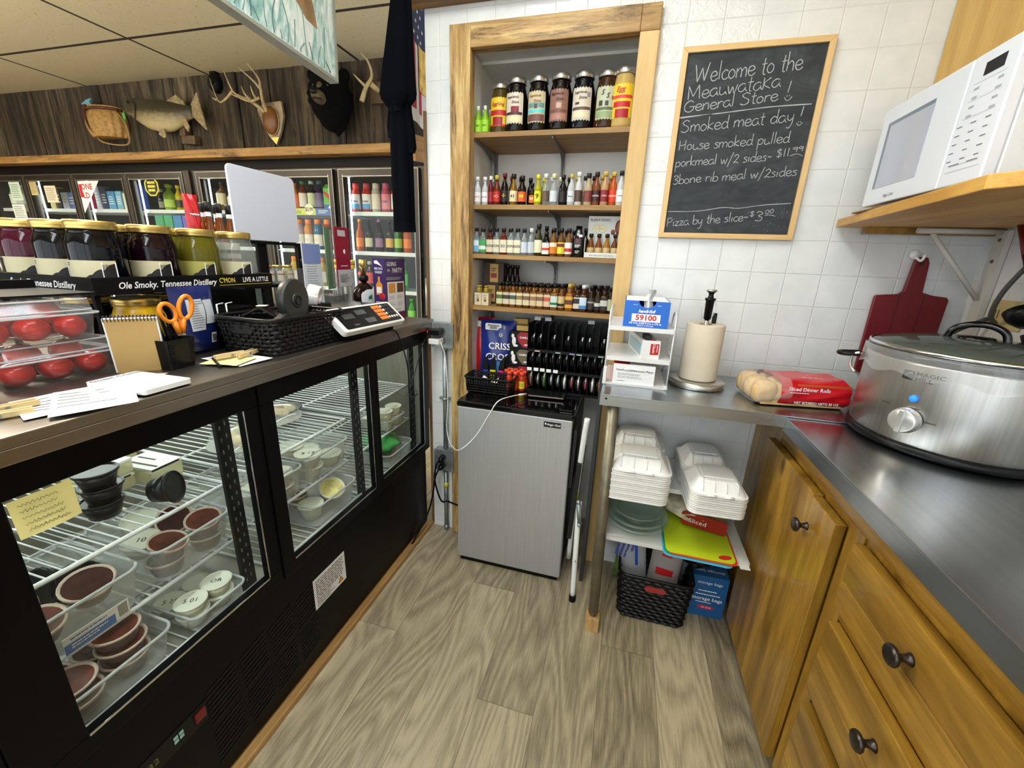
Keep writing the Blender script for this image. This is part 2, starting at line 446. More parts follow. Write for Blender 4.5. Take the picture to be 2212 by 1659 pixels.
# weathered board wall above the coolers
m_b = []
for i, (d, l) in enumerate((((34, 28, 20), (104, 90, 68)), ((26, 21, 15), (84, 70, 52)), ((48, 40, 28), (132, 116, 88)))):
    m_b.append(wood('weathered_board_%d' % i, d, l, 'z', 1.0, 0.85, 0.5, 1.2, 12, 0.4, (24, 19, 14)))
b = B(); x = -8.0; i = 0; rd = random.Random(3)
while x < -0.6:
    wd = 0.14+rd.random()*0.12
    b.bb(x+0.003, 3.2-0.012*rd.random(), 2.13, x+wd-0.003, 3.24, 2.72, rd.choice((0, 0, 1, 1, 2)))
    x += wd
b.bb(-8, 3.235, 2.13, -0.5, 3.25, 2.72, 1)
struct('wall_back_boards', b, m_b)
b = B().bb(-8, 3.08, 2.072, -0.5, 3.24, 2.135); struct('trim_6', b, wood('ledge_wood', (136, 98, 48), (192, 148, 84), 'x', 1.0, 0.55, 0.5, 1, 9, 0.1, (84, 60, 34)), bev=0.004)
b = B().bb(-8, 3.19, 2.0, -0.5, 3.24, 2.075); struct('trim_7', b, mat('cooler_header', (16, 14, 13), 0.5, spec=0.15))
struct('wall_back_store', B().bb(-8, 4.1, 0, 1.04, 4.2, 2.72), mat('cooler_back', (60, 62, 64), 0.6))

# hanging fluorescent fittings; all but the aisle one added to brighten the room
def lamp(x, y, mt, label, wx=0.3, wy=1.2, drop=0.22):
    t = thing('ceiling_light', label, 'light', (x, y, 2.72-drop), group='fluorescent ceiling lights')
    obj('diffuser', B().bb(-wx/2, -wy/2, -0.06, wx/2, wy/2, -0.002), mt, t)
    obj('end_cap', B().bb(-wx/2, -wy/2-0.02, -0.062, wx/2, -wy/2-0.0005, 0.0).bb(-wx/2, wy/2+0.0005, -0.062, wx/2, wy/2+0.02, 0.0), WHITE, t)
    obj('hanger', B().tube([(0, -wy*0.4, 0), (0, -wy*0.4, drop-0.001)], 0.004, 6).tube([(0, wy*0.4, 0), (0, wy*0.4, drop-0.001)], 0.004, 6), WHITE, t)
LK = emit('kitchen_tube_light', (240, 248, 255), LAMP_KITCHEN); LS = emit('store_fill_light', (255, 247, 230), FILL_STORE)
lamp(-0.42, 0.55, LK, 'fluorescent light hanging over the kitchen aisle')
lamp(-0.1, -1.1, LK, 'fluorescent light hanging behind the kitchen aisle')  # out of view, added as fill from behind the camera
lamp(-2.3, 0.9, LS, 'fluorescent light hanging over the shop floor behind the case', 1.2, 0.3, 0.3)  # this and the next two are unseen, added to brighten shop and ceiling
lamp(-4.2, 1.0, LS, 'fluorescent light hanging over the middle of the shop', 1.2, 0.3, 0.3)
lamp(-6.2, 1.2, LS, 'fluorescent light hanging at the left of the shop', 1.2, 0.3, 0.3)
# ================================================================ GLASS DOORED CASE ON THE LEFT
CASEBLK = mat('case_black', (6, 6, 8), 0.38, spec=0.14)
CASEDARK = mat('case_inner', (112, 110, 100), 0.5, 0, 0.08, 6)
CASEFLOOR = mat('case_floor', (150, 148, 138), 0.5, 0, 0.06, 8)
WIRE = mat('white_wire', (226, 230, 234), 0.35)
CTOP = brushed('counter_steel', (158, 153, 146), 'y', 0.34, 30, 0.03)
Y0, Y1 = -0.35, 1.645
case = thing('refrigerated_display_case', 'long black refrigerated case with three glass sliding doors, left of the aisle', 'display case', (0, 0, 0))
b = B()
b.bb(-1.62, Y0, 0.03, -0.862, Y1, 0.445)                       # plinth housing
b.bb(-1.62, Y0, 0.445, -1.60, Y1, 1.0).bb(-1.62, Y0, 0.99, -0.862, Y1, 1.022)
b.bb(-1.60, Y0, 0.445, -0.862, Y0+0.02, 0.99).bb(-1.60, Y1-0.02, 0.445, -0.862, Y1, 0.99)
b.bb(-0.875, Y0, 0.0, -0.90, Y1, 0.03)
obj('body', b, [CASEBLK], case, bev=0.003)
b = B().bb(-1.598, Y0+0.02, 0.446, -0.87, Y1-0.02, 0.455, 1).bb(-1.598, Y0+0.021, 0.455, -1.59, Y1-0.021, 0.99, 0)
b.bb(-1.59, Y0+0.0205, 0.455, -0.87, Y0+0.025, 0.989, 0).bb(-1.59, Y1-0.025, 0.455, -0.87, Y1-0.0205, 0.989, 0)
obj('liner', b, [CASEDARK, CASEFLOOR], case)
LEDM = emit('case_strip_light', (244, 255, 246), LED_CASE)
obj('strip_light', B().bb(-1.34, Y0+0.05, 0.972, -1.31, Y1-0.05, 0.989).bb(-0.90, Y0+0.05, 0.982, -0.885, Y1-0.05, 0.989), LEDM, case)
# steel counter top with turned-down front lip
b = B().bb(-1.64, Y0, 1.053, -0.807, Y1, 1.071).bb(-0.818, Y0, 1.029, -0.8072, Y1, 1.0531).bb(-1.64, Y0, 1.022, -1.62, Y1, 1.0521)
obj('counter_top', b, CTOP, case, bev=0.002)
# doors: black frame, pane, bright trim
for i, (a, g0, g1, e, xo) in enumerate(((0.215, 0.303, 0.700, 0.742, -0.858), (0.742, 0.782, 1.185, 1.212, -0.852), (1.212, 1.246, 1.590, 1.640, -0.858))):
    x0, x1 = xo, xo+0.022
    b = B().bb(x0, a, 0.452, x1, e, 0.492).bb(x0, a, 0.968, x1, e, 1.02).bb(x0, a, 0.492, x1, g0, 0.968).bb(x0, g1, 0.492, x1, e, 0.968)
    d = obj('sliding_door', b, CASEBLK, case, bev=0.002)
    obj('pane', B().bb(x0+0.008, g0-0.004, 0.488, x0+0.012, g1+0.004, 0.972), GLASSP, d)
    b = B().bb(x1, g0, 0.489, x1+0.0015, g1, 0.4935).bb(x1, g1-0.003, 0.489, x1+0.0015, g1, 0.969)
    obj('bright_trim', b, CHROME, d)
obj('fixed_panel', B().bb(-0.858, Y0, 0.452, -0.838, 0.214, 1.02), CASEBLK, case, bev=0.002)
# slotted shelf standards behind the right edge of each opening
for y in (0.664, 1.158, 1.56):
    b = B().bb(-0.895, y, 0.456, -0.885, y+0.036, 0.985)
    for k in range(16): b.bb(-0.8848, y+0.008, 0.49+k*0.031, -0.884, y+0.011, 0.50+k*0.031, 1).bb(-0.8848, y+0.022, 0.497+k*0.031, -0.884, y+0.025, 0.507+k*0.031, 1)
    obj('shelf_standard', b, [BLACKM, GALV], case)
def wire_shelf(y0, y1, z, x0=-0.93, x1=-1.50):
    b = B(); n = int((y1-y0)/0.0225)
    b.tube([(x0, y0, z), (x0, y1, z)], 0.005, 8).tube([(x1, y0, z), (x1, y1, z)], 0.004, 6)
    b.tube([(x0-0.24, y0, z-0.004), (x0-0.24, y1, z-0.004)], 0.003, 6).tube([(x0, y0, z), (x1, y0, z)], 0.004, 6).tube([(x0, y1, z), (x1, y1, z)], 0.004, 6)
    for i in range(1, n): b.tube([(x0, y0+(y1-y0)*i/n, z), (x1, y0+(y1-y0)*i/n, z)], 0.0018, 5)
    obj('wire_shelf', b, WIRE, case)
for y0, y1 in ((0.24, 0.700), (0.760, 1.166), (1.215, 1.615)):
    wire_shelf(y0, y1, 0.760); wire_shelf(y0, y1, 0.595)
    wire_shelf(y0, y1, 0.463, -0.885, -1.55)
# louvres and controls low on the front
b = B()
for c in range(4):
    y = 0.505+c*0.095
    for k in range(17):
        if k in (8,): continue
        z = 0.075+k*0.0145+0.0
        b.add([(-0.8615, y, z), (-0.8615, y+0.078, z+0.012), (-0.8615, y+0.078, z+0.018), (-0.8615, y, z+0.006)], [(0, 1, 2, 3)], 0)
        b.add([(-0.8613, y, z+0.006), (-0.8613, y+0.078, z+0.018), (-0.8605, y+0.078, z+0.0192), (-0.8605, y, z+0.0072)], [(0, 1, 2, 3)], 1)
obj('louvre_panel', b, [mat('louvre_slot', (3, 3, 4), 0.8), mat('louvre_edge', (58, 58, 60), 0.4)], case)
b = B().bb(-0.8615, 0.29, 0.245, -0.8605, 0.50, 0.30)
cp = obj('control_panel', b, BLACK, case)
b = B()
for i in range(2):
    for j in range(2): b.bb(-0.8605, 0.425+i*0.012, 0.266+j*0.011, -0.8598, 0.434+i*0.012, 0.274+j*0.011)
obj('buttons', b, mat('pale_teal_key', (150, 196, 190), 0.4), cp)
obj('rocker_switch', B().bb(-0.8605, 0.472, 0.264, -0.856, 0.496, 0.288), mat('red_rocker', (110, 22, 24), 0.35), cp)
obj('temperature_digits', B().text('32', 0.022, EAST(-0.8600, 0.382, 0.272)), mat('dim_digits', (120, 130, 60), 0.5), cp)
b = B().bb(-0.862, 0.863, 0.213, -0.8605, 1.015, 0.327).lines(0.135, 0.072, 9, EAST(-0.8602, 0.939, 0.283), 1, 0.42, 4, 0.1).lines(0.085, 0.028, 4, EAST(-0.8602, 0.914, 0.231), 1, 0.42, 5, 0.3)
b.add([(-0.8602, 0.972, 0.222), (-0.8602, 1.0, 0.222), (-0.8602, 0.986, 0.246)], [(0, 1, 2)], 1).add([(-0.8600, 0.976, 0.2245), (-0.8600, 0.996, 0.2245), (-0.8600, 0.986, 0.242)], [(0, 1, 2)], 2)
obj('warning_label', b, [PAPER, INK, mat('warning_orange', (232, 150, 30), 0.6)], case)
# yellow note taped inside the first pane
b = B().grid(lambda u, v: (-0.8335+0.004*math.sin(u*3)*(1-v)+0.0015, 0.303+u*0.074+(1-v)*0.002, 0.903+v*0.064+u*0.0005), 6, 6, 0)
rd = random.Random(9)
for i in range(5):
    z = 0.957-i*0.0105
    pts = [(-0.8285, 0.311+k*0.0016+0.001*i, z+0.0022*math.sin(k*1.9+i)+rd.uniform(-.0008, .0008)) for k in range(int(26+rd.random()*10))]
    b.tube(pts, 0.0004, 4, 1)
note = tag(obj('paper_note', b, [mat('note_yellow', (232, 224, 150), 0.75), mat('pencil', (120, 104, 60), 0.7)]), 'handwritten yellow note stuck on the nearest case door', 'note')

# ---- food inside
SAUCE = mat('brown_sauce', (98, 46, 34), 0.25, 0, 0.22, 40); SAUCE2 = mat('dark_sauce', (66, 32, 28), 0.25, 0, 0.2, 40)
CUPB = mat('brown_filled_cup', (84, 58, 54), 0.35, 0, 0.08, 20); CUPRIM = mat('cup_rim', (206, 186, 170), 0.4)
LIDW = mat('white_lid', (226, 228, 212), 0.45); CUPW = mat('milky_cup', (202, 200, 176), 0.4, 0, 0.06, 20)
MARK = INK
def meshcache(key, fn):
    if key not in MC: MC[key] = fn()
    return MC[key]
MC = {}
def cup(kind, loc, label, r=0.040, h=0.040, rot=None, group=None, writing=None):
    t = {'s': (CUPB, CUPRIM, SAUCE), 'd': (CUPB, CUPRIM, SAUCE2), 'k': (BLACK, BLACK, BLACK), 'w': (CUPW, LIDW, LIDW), 'y': (CUPW, LIDW, mat('egg_salad', (216, 204, 130), 0.6, 0, 0.15, 60)), 'b': (mat('kraft_cup', (140, 116, 84), 0.6), CUPRIM, SAUCE2)}[kind]
    o = thing('portion_cup', label, 'portion cup', loc, group=group, rot=rot)
    obj('cup', meshcache(('cup', kind, r, h), lambda: B().lathe([(r*0.72, 0), (r*0.95, h*0.86)], 20).mesh('cup', [t[0]])), t[0], o)
    b = lambda: B().lathe([(r*0.93, h*0.86), (r*1.03, h*0.86), (r*1.03, h*0.97), (r*0.98, h), (r*0.93, h*0.93), (r*0.90, h*0.92)], 22, 0, cap=False).lathe([(r*0.92, h*0.915), (0.0001, h*0.905)], 22, 1, cap=False).mesh('lid', [t[1], t[2]])
    l = obj('lid', meshcache(('lid', kind, r, h), b), [t[1], t[2]], o)
    if writing:
        b = B().text(writing, r*0.55, UP(0, 0, h*0.93, 0.6))
        obj('writing', b, MARK, l)
    return o
RIMM = clear('tub_rim', (245, 245, 245), 0.6, (214, 218, 220), 0.15, 1.4)
def tub(loc, dx, dy, dz, label, cat='tub', name='clear_tub'):
    """open rectangular clear plastic tub, walls with a rolled rim"""
    def ring(z, e): return [(p[0], p[1], z) for p in rr(dx*e, dy*e, min(dx, dy)*0.14*e, 4)]
    b = B(); R = [ring(0, 0.86), ring(0.003, 0.89), ring(dz*0.55, 0.945), ring(dz*0.56, 0.955), ring(dz, 0.985), ring(dz+0.001, 1.02), ring(dz-0.004, 1.03)]
    k = len(R[0]); vs = [p for q in R for p in q]
    b.add(vs, [(j*k+i, j*k+(i+1) % k, (j+1)*k+(i+1) % k, (j+1)*k+i) for j in range(len(R)-1) for i in range(k)] + [tuple(range(k))[::-1]], 0, False)
    o = obj(name, b, TUB, loc=loc); tag(o, label, cat)
    obj('rim', B().tube([(p[0], p[1], dz-0.001) for p in rr(dx*1.01, dy*1.01, min(dx, dy)*0.14, 4)], 0.0032, 6, closed=True), RIMM, o); return o
# first door, upper shelf
zA, zB, zF = 0.766, 0.601, 0.468
for i in range(3): cup('k', (-1.045+0.003*i, 0.512+0.004*(i % 2), zA+i*0.036), 'black lidded portion cup %s of the upright stack on the upper wire shelf' % ('at the bottom', 'in the middle', 'on top')[i], 0.037, 0.038)
cup('k', (-0.985, 0.575, zA+0.033), 'black portion cup tipped on its side by the upright stack', 0.036, 0.045, rot=(0.4, 1.35, 0.9))
CHEESE = mat('sliced_cheese', (222, 214, 160), 0.55, 0, 0.1, 30)
for i, (x, y, z, l) in enumerate(((-1.13, 0.62, zA, 'clear pack of pale cheese nearest the black cups'), (-1.13, 0.62, zA+0.042, 'clear cheese pack stacked on the nearest cheese pack'), (-1.12, 0.665, zA+0.0, 'clear cheese pack beside the stacked pair'),)):
    pass
def pack(loc, dx, dy, dz, label, rz=0, lid=(232, 232, 222), printed=True):
    t = thing('cheese_pack', label, 'cheese pack', loc, rz)
    obj('tray', B().bb(-dx/2, -dy/2, 0, dx/2, dy/2, dz*0.85), clear('pack_tray', (250, 250, 240), 0.55, (226, 220, 176), 0.15, 1.3), t, bev=0.004)
    b = B().bb(-dx/2, -dy/2, dz*0.85, dx/2, dy/2, dz)
    if printed: b.bb(-dx*0.45, -dy*0.3, dz, dx*0.45, -dy*0.22, dz+0.0006, 1).bb(-dx*0.4, dy*0.05, dz, dx*0.1, dy*0.12, dz+0.0006, 1).bb(dx*0.5, -dy/2, dz*0.86, dx*0.5+0.0006, dy*0.4, dz*0.97, 1)
    obj('film_lid', b, [mat('pack_lid', lid, 0.35), INK], t)
pack((-1.16, 0.575, zA), 0.10, 0.085, 0.036, 'pale cheese pack directly behind the black cups on the wire shelf')
pack((-1.16, 0.575, zA+0.037), 0.10, 0.085, 0.036, 'pale cheese pack stacked behind the black cups', 0.1, printed=False)
pack((-1.12, 0.660, zA), 0.11, 0.075, 0.045, 'cheese pack with black print at the right end of the upper shelf', 0.05)
pack((-1.25, 0.64, zA), 0.10, 0.09, 0.06, 'white topped pack at the far back of the upper shelf', 0, (240, 238, 214), False)
# second shelf, right tub and left tub
tub((-1.035, 0.602, zB), 0.235, 0.180, 0.092, 'clear plastic tub of sauce cups on the middle shelf, right of its twin')
for i, (x, y, z, k, l, rot) in enumerate(((-0.965, 0.652, 0.050, 's', 'red sauce cup at the front right of the right-hand tub', (0.15, 0.2, 0)), (-0.965, 0.558, 0.046, 's', 'red sauce cup at the front left of the right-hand tub', (-0.1, 0.25, 0)),
      (-1.045, 0.645, 0.052, 'd', 'dark sauce cup tilted behind the front pair in the right-hand tub', (0.5, 0.5, 0)), (-1.045, 0.56, 0.03, 'w', 'white lidded cup marked with a number in the right-hand tub', (0.05, 0.1, 0)), (-1.10, 0.60, 0.05, 'w', 'white lidded cup at the back of the right-hand tub', (0.1, 0.1, 0)),
      (-0.966, 0.555, 0.004, 'd', 'dark cup at the bottom left of the right-hand tub', None), (-0.966, 0.65, 0.004, 'd', 'dark cup at the bottom right of the right-hand tub', None))):
    cup(k, (x, y, zB+z), l, 0.038, 0.038, rot, writing=('10' if i == 3 else None))
tL = tub((-1.035, 0.390, zB), 0.235, 0.185, 0.092, 'clear plastic tub with a blue and white sticker on the middle shelf')
b = B().bb(0.1145, -0.05, 0.012, 0.1155, 0.055, 0.05).bb(0.1155, -0.05, 0.012, 0.1158, 0.03, 0.034, 1).lines(0.06, 0.012, 2, EAST(0.1162, -0.01, 0.025), 0).lines(0.06, 0.006, 1, EAST(0.1162, -0.01, 0.042), 1)
for k in range(9): b.bb(0.1155, 0.036+k*0.0018, 0.018, 0.1158, 0.0368+k*0.0018, 0.046, 2)
obj('sticker', b, [PAPER, mat('sticker_blue', (88, 128, 200), 0.5), INK], tL, rot=(0, 0.09, 0))
for x, y, z, k, l, rot in ((-0.985, 0.425, 0.045, 'd', 'large brown cup at the right of the stickered tub', (0.1, 0.25, 0)), (-0.975, 0.335, 0.030, 's', 'brown cup at the front left of the stickered tub', (0, 0.2, 0)),
      (-1.08, 0.43, 0.045, 'k', 'black cup lying at the back of the stickered tub', (1.2, 0.3, 0)), (-1.07, 0.345, 0.04, 'd', 'dark cup tilted at the back of the stickered tub', (0.3, 0.7, 0)), (-1.05, 0.45, 0.052, 'k', 'second black cup lying in the stickered tub', (1.3, 0.2, 0.9))):
    cup(k, (x, y, zB+z), l, 0.042, 0.040, rot)
# case floor
tub((-0.985, 0.392, zF), 0.225, 0.19, 0.075, 'low clear tub of stacked sauce cups on the case floor')
for x, y, z, l in ((-0.935, 0.425, 0.0, 'bottom'), (-0.935, 0.425, 0.034, 'middle'), (-0.938, 0.422, 0.068, 'top')): cup('s', (x, y, zF+0.004+z), 'reddish brown cup, %s of the right stack in the low floor tub' % l, 0.041, 0.040)
for x, y, z, l in ((-0.925, 0.335, 0.0, 'lower'), (-0.928, 0.332, 0.034, 'upper')): cup('s', (x, y, zF+0.004+z), 'reddish brown cup, %s of the left stack in the low floor tub' % l, 0.042, 0.040)
cup('d', (-1.01, 0.42, zF+0.004), 'brown cup behind the right stack in the low floor tub', 0.041, 0.04)
cup('d', (-1.01, 0.335, zF+0.004), 'brown cup behind the left stack in the low floor tub', 0.041, 0.04)
tub((-0.965, 0.590, zF), 0.20, 0.135, 0.05, 'low clear tub of white lidded cups on the case floor')
for i, (x, y, z, l, wr) in enumerate(((-0.915, 0.618, 0.03, 'white lidded cup marked OR at the right of the low tub', 'OR'), (-0.915, 0.553, 0.028, 'white lidded cup marked 5 01 at the front of the low tub', '5 01'), (-0.99, 0.555, 0.0, 'cream cup marked 2 5 at the back left of the low tub', '5 25'), (-0.99, 0.625, 0.0, 'unmarked cream cup at the back right of the low tub', None), (-0.915, 0.553, -0.001, 'cream cup under the one marked 5 01', None), (-0.915, 0.618, -0.001, 'cream cup under the one marked OR', None))):
    cup('w', (x, y, zF+0.005+z), l, 0.033, 0.032, writing=wr)
# second door
FOODG = mat('salad_green', (150, 160, 84), 0.6, 0, 0.3, 60); FOODB = mat('sandwich_brown', (168, 128, 70), 0.6, 0, 0.3, 50); BREAD = mat('bread', (224, 202, 156), 0.7, 0, 0.1, 40)
def platter(loc, label, ms, rz=0):
    t = thing('wrapped_platter', label, 'food tray', loc, rz)
    rd = random.Random(hash(label) % 99 + 2); rd = random.Random(len(label))
    obj('tray', B().lathe([(0.06, 0), (0.085, 0.012), (0.088, 0.014)], 24, cap=True), clear('tray_clear', (250, 250, 250), 0.35, (225, 225, 220), 0.1), t)
    b = B()
    for i in range(13): b.ball((rd.uniform(-.05, .05), rd.uniform(-.05, .05), 0.022+rd.uniform(0, .02)), (0.026, 0.02, 0.014), 8, rd.randrange(3))
    obj('food', b, ms, t)
    obj('film', B().lathe([(0.088, 0.014), (0.075, 0.045), (0.04, 0.058), (0.0001, 0.061)], 20, cap=False), FILM, t)
platter((-1.07, 0.875, zA), 'film-wrapped salad tray on the upper shelf behind the middle door', [FOODG, BREAD, CUPW])
platter((-1.13, 1.055, zA), 'film-wrapped sandwich tray on the upper shelf behind the middle door', [FOODB, BREAD, BREAD])
cup('k', (-1.16, 1.20-0.06, zA), 'flat black dish at the right of the wrapped sandwich tray', 0.055, 0.02)
tub((-1.035, 1.065, zB), 0.235, 0.205, 0.092, 'clear tub of white cups on the middle shelf behind the middle door')
for x, y, z, l, wr in ((-0.965, 1.015, 0.05, 'white cup with writing on top at the front left of the middle tub', '5 12'), (-1.05, 1.03, 0.055, 'white cup behind the written one in the middle tub', None), (-0.965, 1.015, 0.005, 'white cup under the written one in the middle tub', None), (-0.965, 1.11, 0.005, 'white cup at the front right of the middle tub', None), (-1.06, 1.11, 0.01, 'white cup at the back right of the middle tub', None)):
    cup('w', (x, y, zB+z), l, 0.042, 0.043, writing=wr)
tub((-1.035, 0.855, zB), 0.235, 0.175, 0.092, 'clear tub of white cups at the left edge of the middle door')
for x, y, z, l in ((-0.965, 0.885, 0.045, 'white cup on top in the tub at the left edge of the middle door'), (-0.965, 0.885, 0.003, 'white cup underneath in the tub at the left edge of the middle door'), (-0.97, 0.81, 0.03, 'white cup at the far left of the middle door')):
    cup('w', (x, y, zB+z), l, 0.042, 0.043)
tub((-0.985, 1.030, zF), 0.225, 0.21, 0.085, 'large clear tub on the floor behind the middle door')
cup('y', (-0.945, 1.075, zF+0.035), 'cup of pale yellow salad tilted in the floor tub', 0.042, 0.045, (0.25, 0.5, 0))
cup('b', (-1.03, 1.01, zF+0.004), 'kraft brown cup in the floor tub', 0.036, 0.055)
cup('w', (-0.95, 0.985, zF+0.004), 'white cup at the left of the floor tub', 0.040, 0.05)
# third door
tub((-0.99, 1.49, zB), 0.15, 0.14, 0.05, 'shallow clear tray of cups on the shelf behind the farthest door')
for x, y, z, l in ((-0.955, 1.455, 0.004, 'front left'), (-0.955, 1.53, 0.004, 'front right'), (-1.03, 1.46, 0.004, 'back left'), (-0.955, 1.455, 0.045, 'upper left'), (-0.956, 1.528, 0.045, 'upper right')): cup('w', (x, y, zB+z), 'cream cup at the %s of the tray behind the farthest door' % l, 0.035, 0.042)
tub((-0.985, 1.45, zF), 0.22, 0.20, 0.06, 'clear tub under the green bag behind the farthest door')
b = B().ball((0, 0, 0), 1, 20, 0, lambda p: (p[0]*(1+0.12*math.sin(7*p[1]+3*p[2])), p[1]*(1+0.1*math.sin(6*p[0])), p[2]*(1+0.15*math.sin(5*p[0]+4*p[1]))))
tag(obj('produce_bag', B().ball((0, 0, 0), (0.09, 0.085, 0.038), 20, 0, lambda p: (p[0]*(1+0.12*math.sin(7*p[1]+3*p[2])), p[1]*(1+0.1*math.sin(6*p[0])), p[2]*(1+0.18*math.sin(5*p[0]+4*p[1])))), mat('green_bag', (58, 140, 74), 0.35, 0, 0.3, 18), loc=(-0.985, 1.45, zF+0.07)), 'green produce bag on the floor behind the farthest case door', 'bag')
# ================================================================ RIGHT-HAND COUNTER, CABINETS, TABLE
RSTEEL = brushed('worktop_steel', (176, 180, 184), 'y', 0.22, 16, 0.03)
TSTEEL = brushed('table_steel', (176, 184, 190), 'x', 0.28, 20, 0.03)
HONEYZ = wood('honey_pine', (110, 78, 20), (172, 130, 48), 'z', 0.9, 0.38, 0.85, 1.15, 9, 0.1, None, 0.3)
HONEYY = wood('honey_pine_level', (110, 78, 20), (172, 130, 48), 'y', 0.9, 0.38, 0.85, 1.15, 9, 0.1, None, 0.3)
HONEYP = wood('upper_pine', (188, 142, 62), (224, 182, 100), 'z', 0.9, 0.42, 0.8, 0.8, 9, 0.08)
PEWTER = mat('pewter_knob', (70, 62, 58), 0.3, 0.85)
cab = thing('base_cabinet', 'honey pine base cabinet with a door and drawers, right side of the aisle', 'cabinet', (0, 0, 0))
b = B()
b.bb(0.532, -0.7, 0.035, 1.035, 1.665, 0.902)
b.bb(0.57, -0.7, 0.0, 1.035, 1.66, 0.035)
obj('carcass', b, [HONEYZ], cab)
b = B().bb(0.527, -0.7, 0.815, 0.5318, 1.4, 0.9, 0)
obj('top_rail', b, [HONEYY], cab)
obj('stile', B().bb(0.5262, 0.885, 0.036, 0.5318, 0.945, 0.815), HONEYZ, cab)
def knob(y, z, par):
    b = B().at((0.5035, y, z), (0, -PI/2, 0)).lathe([(0.011, 0), (0.0085, 0.003), (0.006, 0.012), (0.0075, 0.018), (0.0165, 0.022), (0.0185, 0.026), (0.0165, 0.030), (0.012, 0.0315), (0.0001, 0.032)], 18)
    obj('knob', b, PEWTER, par)
b = B()
for i in range(4):
    y0 = 0.952+i*0.1212
    b.bb(0.503+0.0008*(i % 2), y0+0.0006, 0.05, 0.5262, y0+0.1206, 0.802-(0.0 if i else 0.006))
d = obj('door', b, [HONEYZ], cab, bev=0.0015); knob(1.062, 0.715, d)
for k, (z0, z1) in enumerate(((0.648, 0.803), (0.405, 0.604), (0.06, 0.365))):
    b = B().bb(0.503, 0.30, z0, 0.5262, 0.876, z0+(z1-z0)*0.42).bb(0.5036, 0.30, z0+(z1-z0)*0.42+0.001, 0.5262, 0.876, z1)
    d = obj('drawer', b, [HONEYY], cab, bev=0.002); knob(0.660, (z0+z1)/2+(0.017 if k == 0 else 0.04), d)
obj('rail', B().bb(0.5268, 0.30, 0.604, 0.5318, 0.885, 0.648), HONEYY, cab)
obj('door', B().bb(0.508, -0.3, 0.05, 0.5262, 0.28, 0.802), HONEYZ, cab)
b = B().bb(0.473, -0.7, 0.928, 1.036, 1.30, 0.934).bb(0.473, -0.7, 0.892, 0.4748, 1.262, 0.929).bb(0.53, -0.7, 0.9025, 1.036, 1.29, 0.928)
tag(obj('worktop', b, RSTEEL, bev=0.0012), 'dark stainless worktop over the pine cabinets', 'countertop')
# steel table along the tiled wall
tab = thing('steel_table', 'narrow galvanised steel table against the tiled wall', 'table', (0, 0, 0))
b = B().bb(-0.047, 1.256, 0.935, 0.99, 1.666, 0.939).bb(-0.047, 1.256, 0.903, 0.473, 1.258, 0.936).bb(-0.047, 1.257, 0.903, -0.045, 1.666, 0.936)
b.bb(-0.03, 1.2555, 0.925, -0.028, 1.2562, 0.927)
obj('table_top', b, TSTEEL, tab, bev=0.001)
obj('leg', B().tube([(-0.004, 1.282, 0.904), (0.010, 1.280, 0.075)], 0.0185, 16).tube([(0.010, 1.280, 0.08), (0.011, 1.280, 0.055)], 0.013, 12), mat('dull_tube', (128, 122, 104), 0.45, 0.7, 0.1, 20), tab)
obj('leg', B().tube([(0.0, 1.635, 0.904), (0.0, 1.635, 0.0)], 0.0185, 12), MATS['dull_tube'], tab)
obj('bolt', B().at((-0.028, 1.256, 0.926), (PI/2, 0, 0)).lathe([(0.004, 0), (0.003, 0.002)], 8), INK, tab)
obj('foot_block', B().bb(-0.014, 1.255, 0.0, 0.036, 1.305, 0.06), wood('block_wood', (150, 112, 66), (206, 168, 112), 'z', 1.5, 0.6), tab, bev=0.002)
SHELFW = mat('white_board', (214, 214, 210), 0.5)
obj('shelf', B().bb(0.020, 1.30, 0.384, 0.49, 1.655, 0.400), SHELFW, tab)
obj('shelf', B().bb(0.020, 1.40, 0.556, 0.46, 1.655, 0.572), SHELFW, tab)
obj('shelf_side', B().bb(0.012, 1.31, 0.13, 0.0198, 1.655, 0.60), SHELFW, tab)
tag(obj('panel', B().bb(-0.064, 1.50, 0.0, -0.050, 1.637, 0.93), mat('slate_grey_board', (50, 52, 55), 0.6, 0, 0.06, 9)), 'dark grey board standing between the step stool and the steel table', 'board')

# ---- foam takeaway boxes
FOAM = mat('white_foam', (236, 236, 232), 0.55, 0, 0.01, 60)
def foam_mesh(w=0.205, d=0.20, top=False):
    b = B()
    for h, (yc, s) in enumerate(((0, 1), (d+0.006, 0.94))):
        def ring(e, z, ins=0):
            p = rr(w*s-2*e, d-2*e, 0.032, 5); return [(x, y+yc+d/2, z) for x, y in p]
        R = [ring(0, -0.003), ring(0, 0.0025), ring(0.006, 0.003), ring(0.012, 0.010), ring(0.030, 0.036), ring(0.036, 0.040)]
        k = len(R[0]); vs = []
        for j, q in enumerate(R):
            for i, (x, y, z) in enumerate(q):
                vs.append((x, y, z))
        b.add(vs, [(j*k+i, j*k+(i+1) % k, (j+1)*k+(i+1) % k, (j+1)*k+i) for j in range(5) for i in range(k)] + [tuple(range(5*k, 6*k))], 0, False)
        if top:
            for q in (-0.3, -0.1, 0.1, 0.3): b.tube([(q*w*s, yc+0.011, 0.010), (q*w*s, yc+0.029, 0.036), (q*w*s*0.9, yc+0.05, 0.0405)], 0.0022, 6)
            b.bb(-w*s/2+0.05, yc+0.06, 0.0395, w*s/2-0.05, yc+d-0.06, 0.042)
            for q in (-1, 1): b.tube([(q*0.03-0.016, yc-0.0005, 0.002), (q*0.03+0.016, yc-0.0005, 0.002)], 0.004, 6)
    b.bb(-w*0.4, d-0.004, 0.0, w*0.4, d+0.01, 0.003)
    return b.mesh('foam_box', [FOAM])
FM = foam_mesh(); FMT = foam_mesh(top=True)
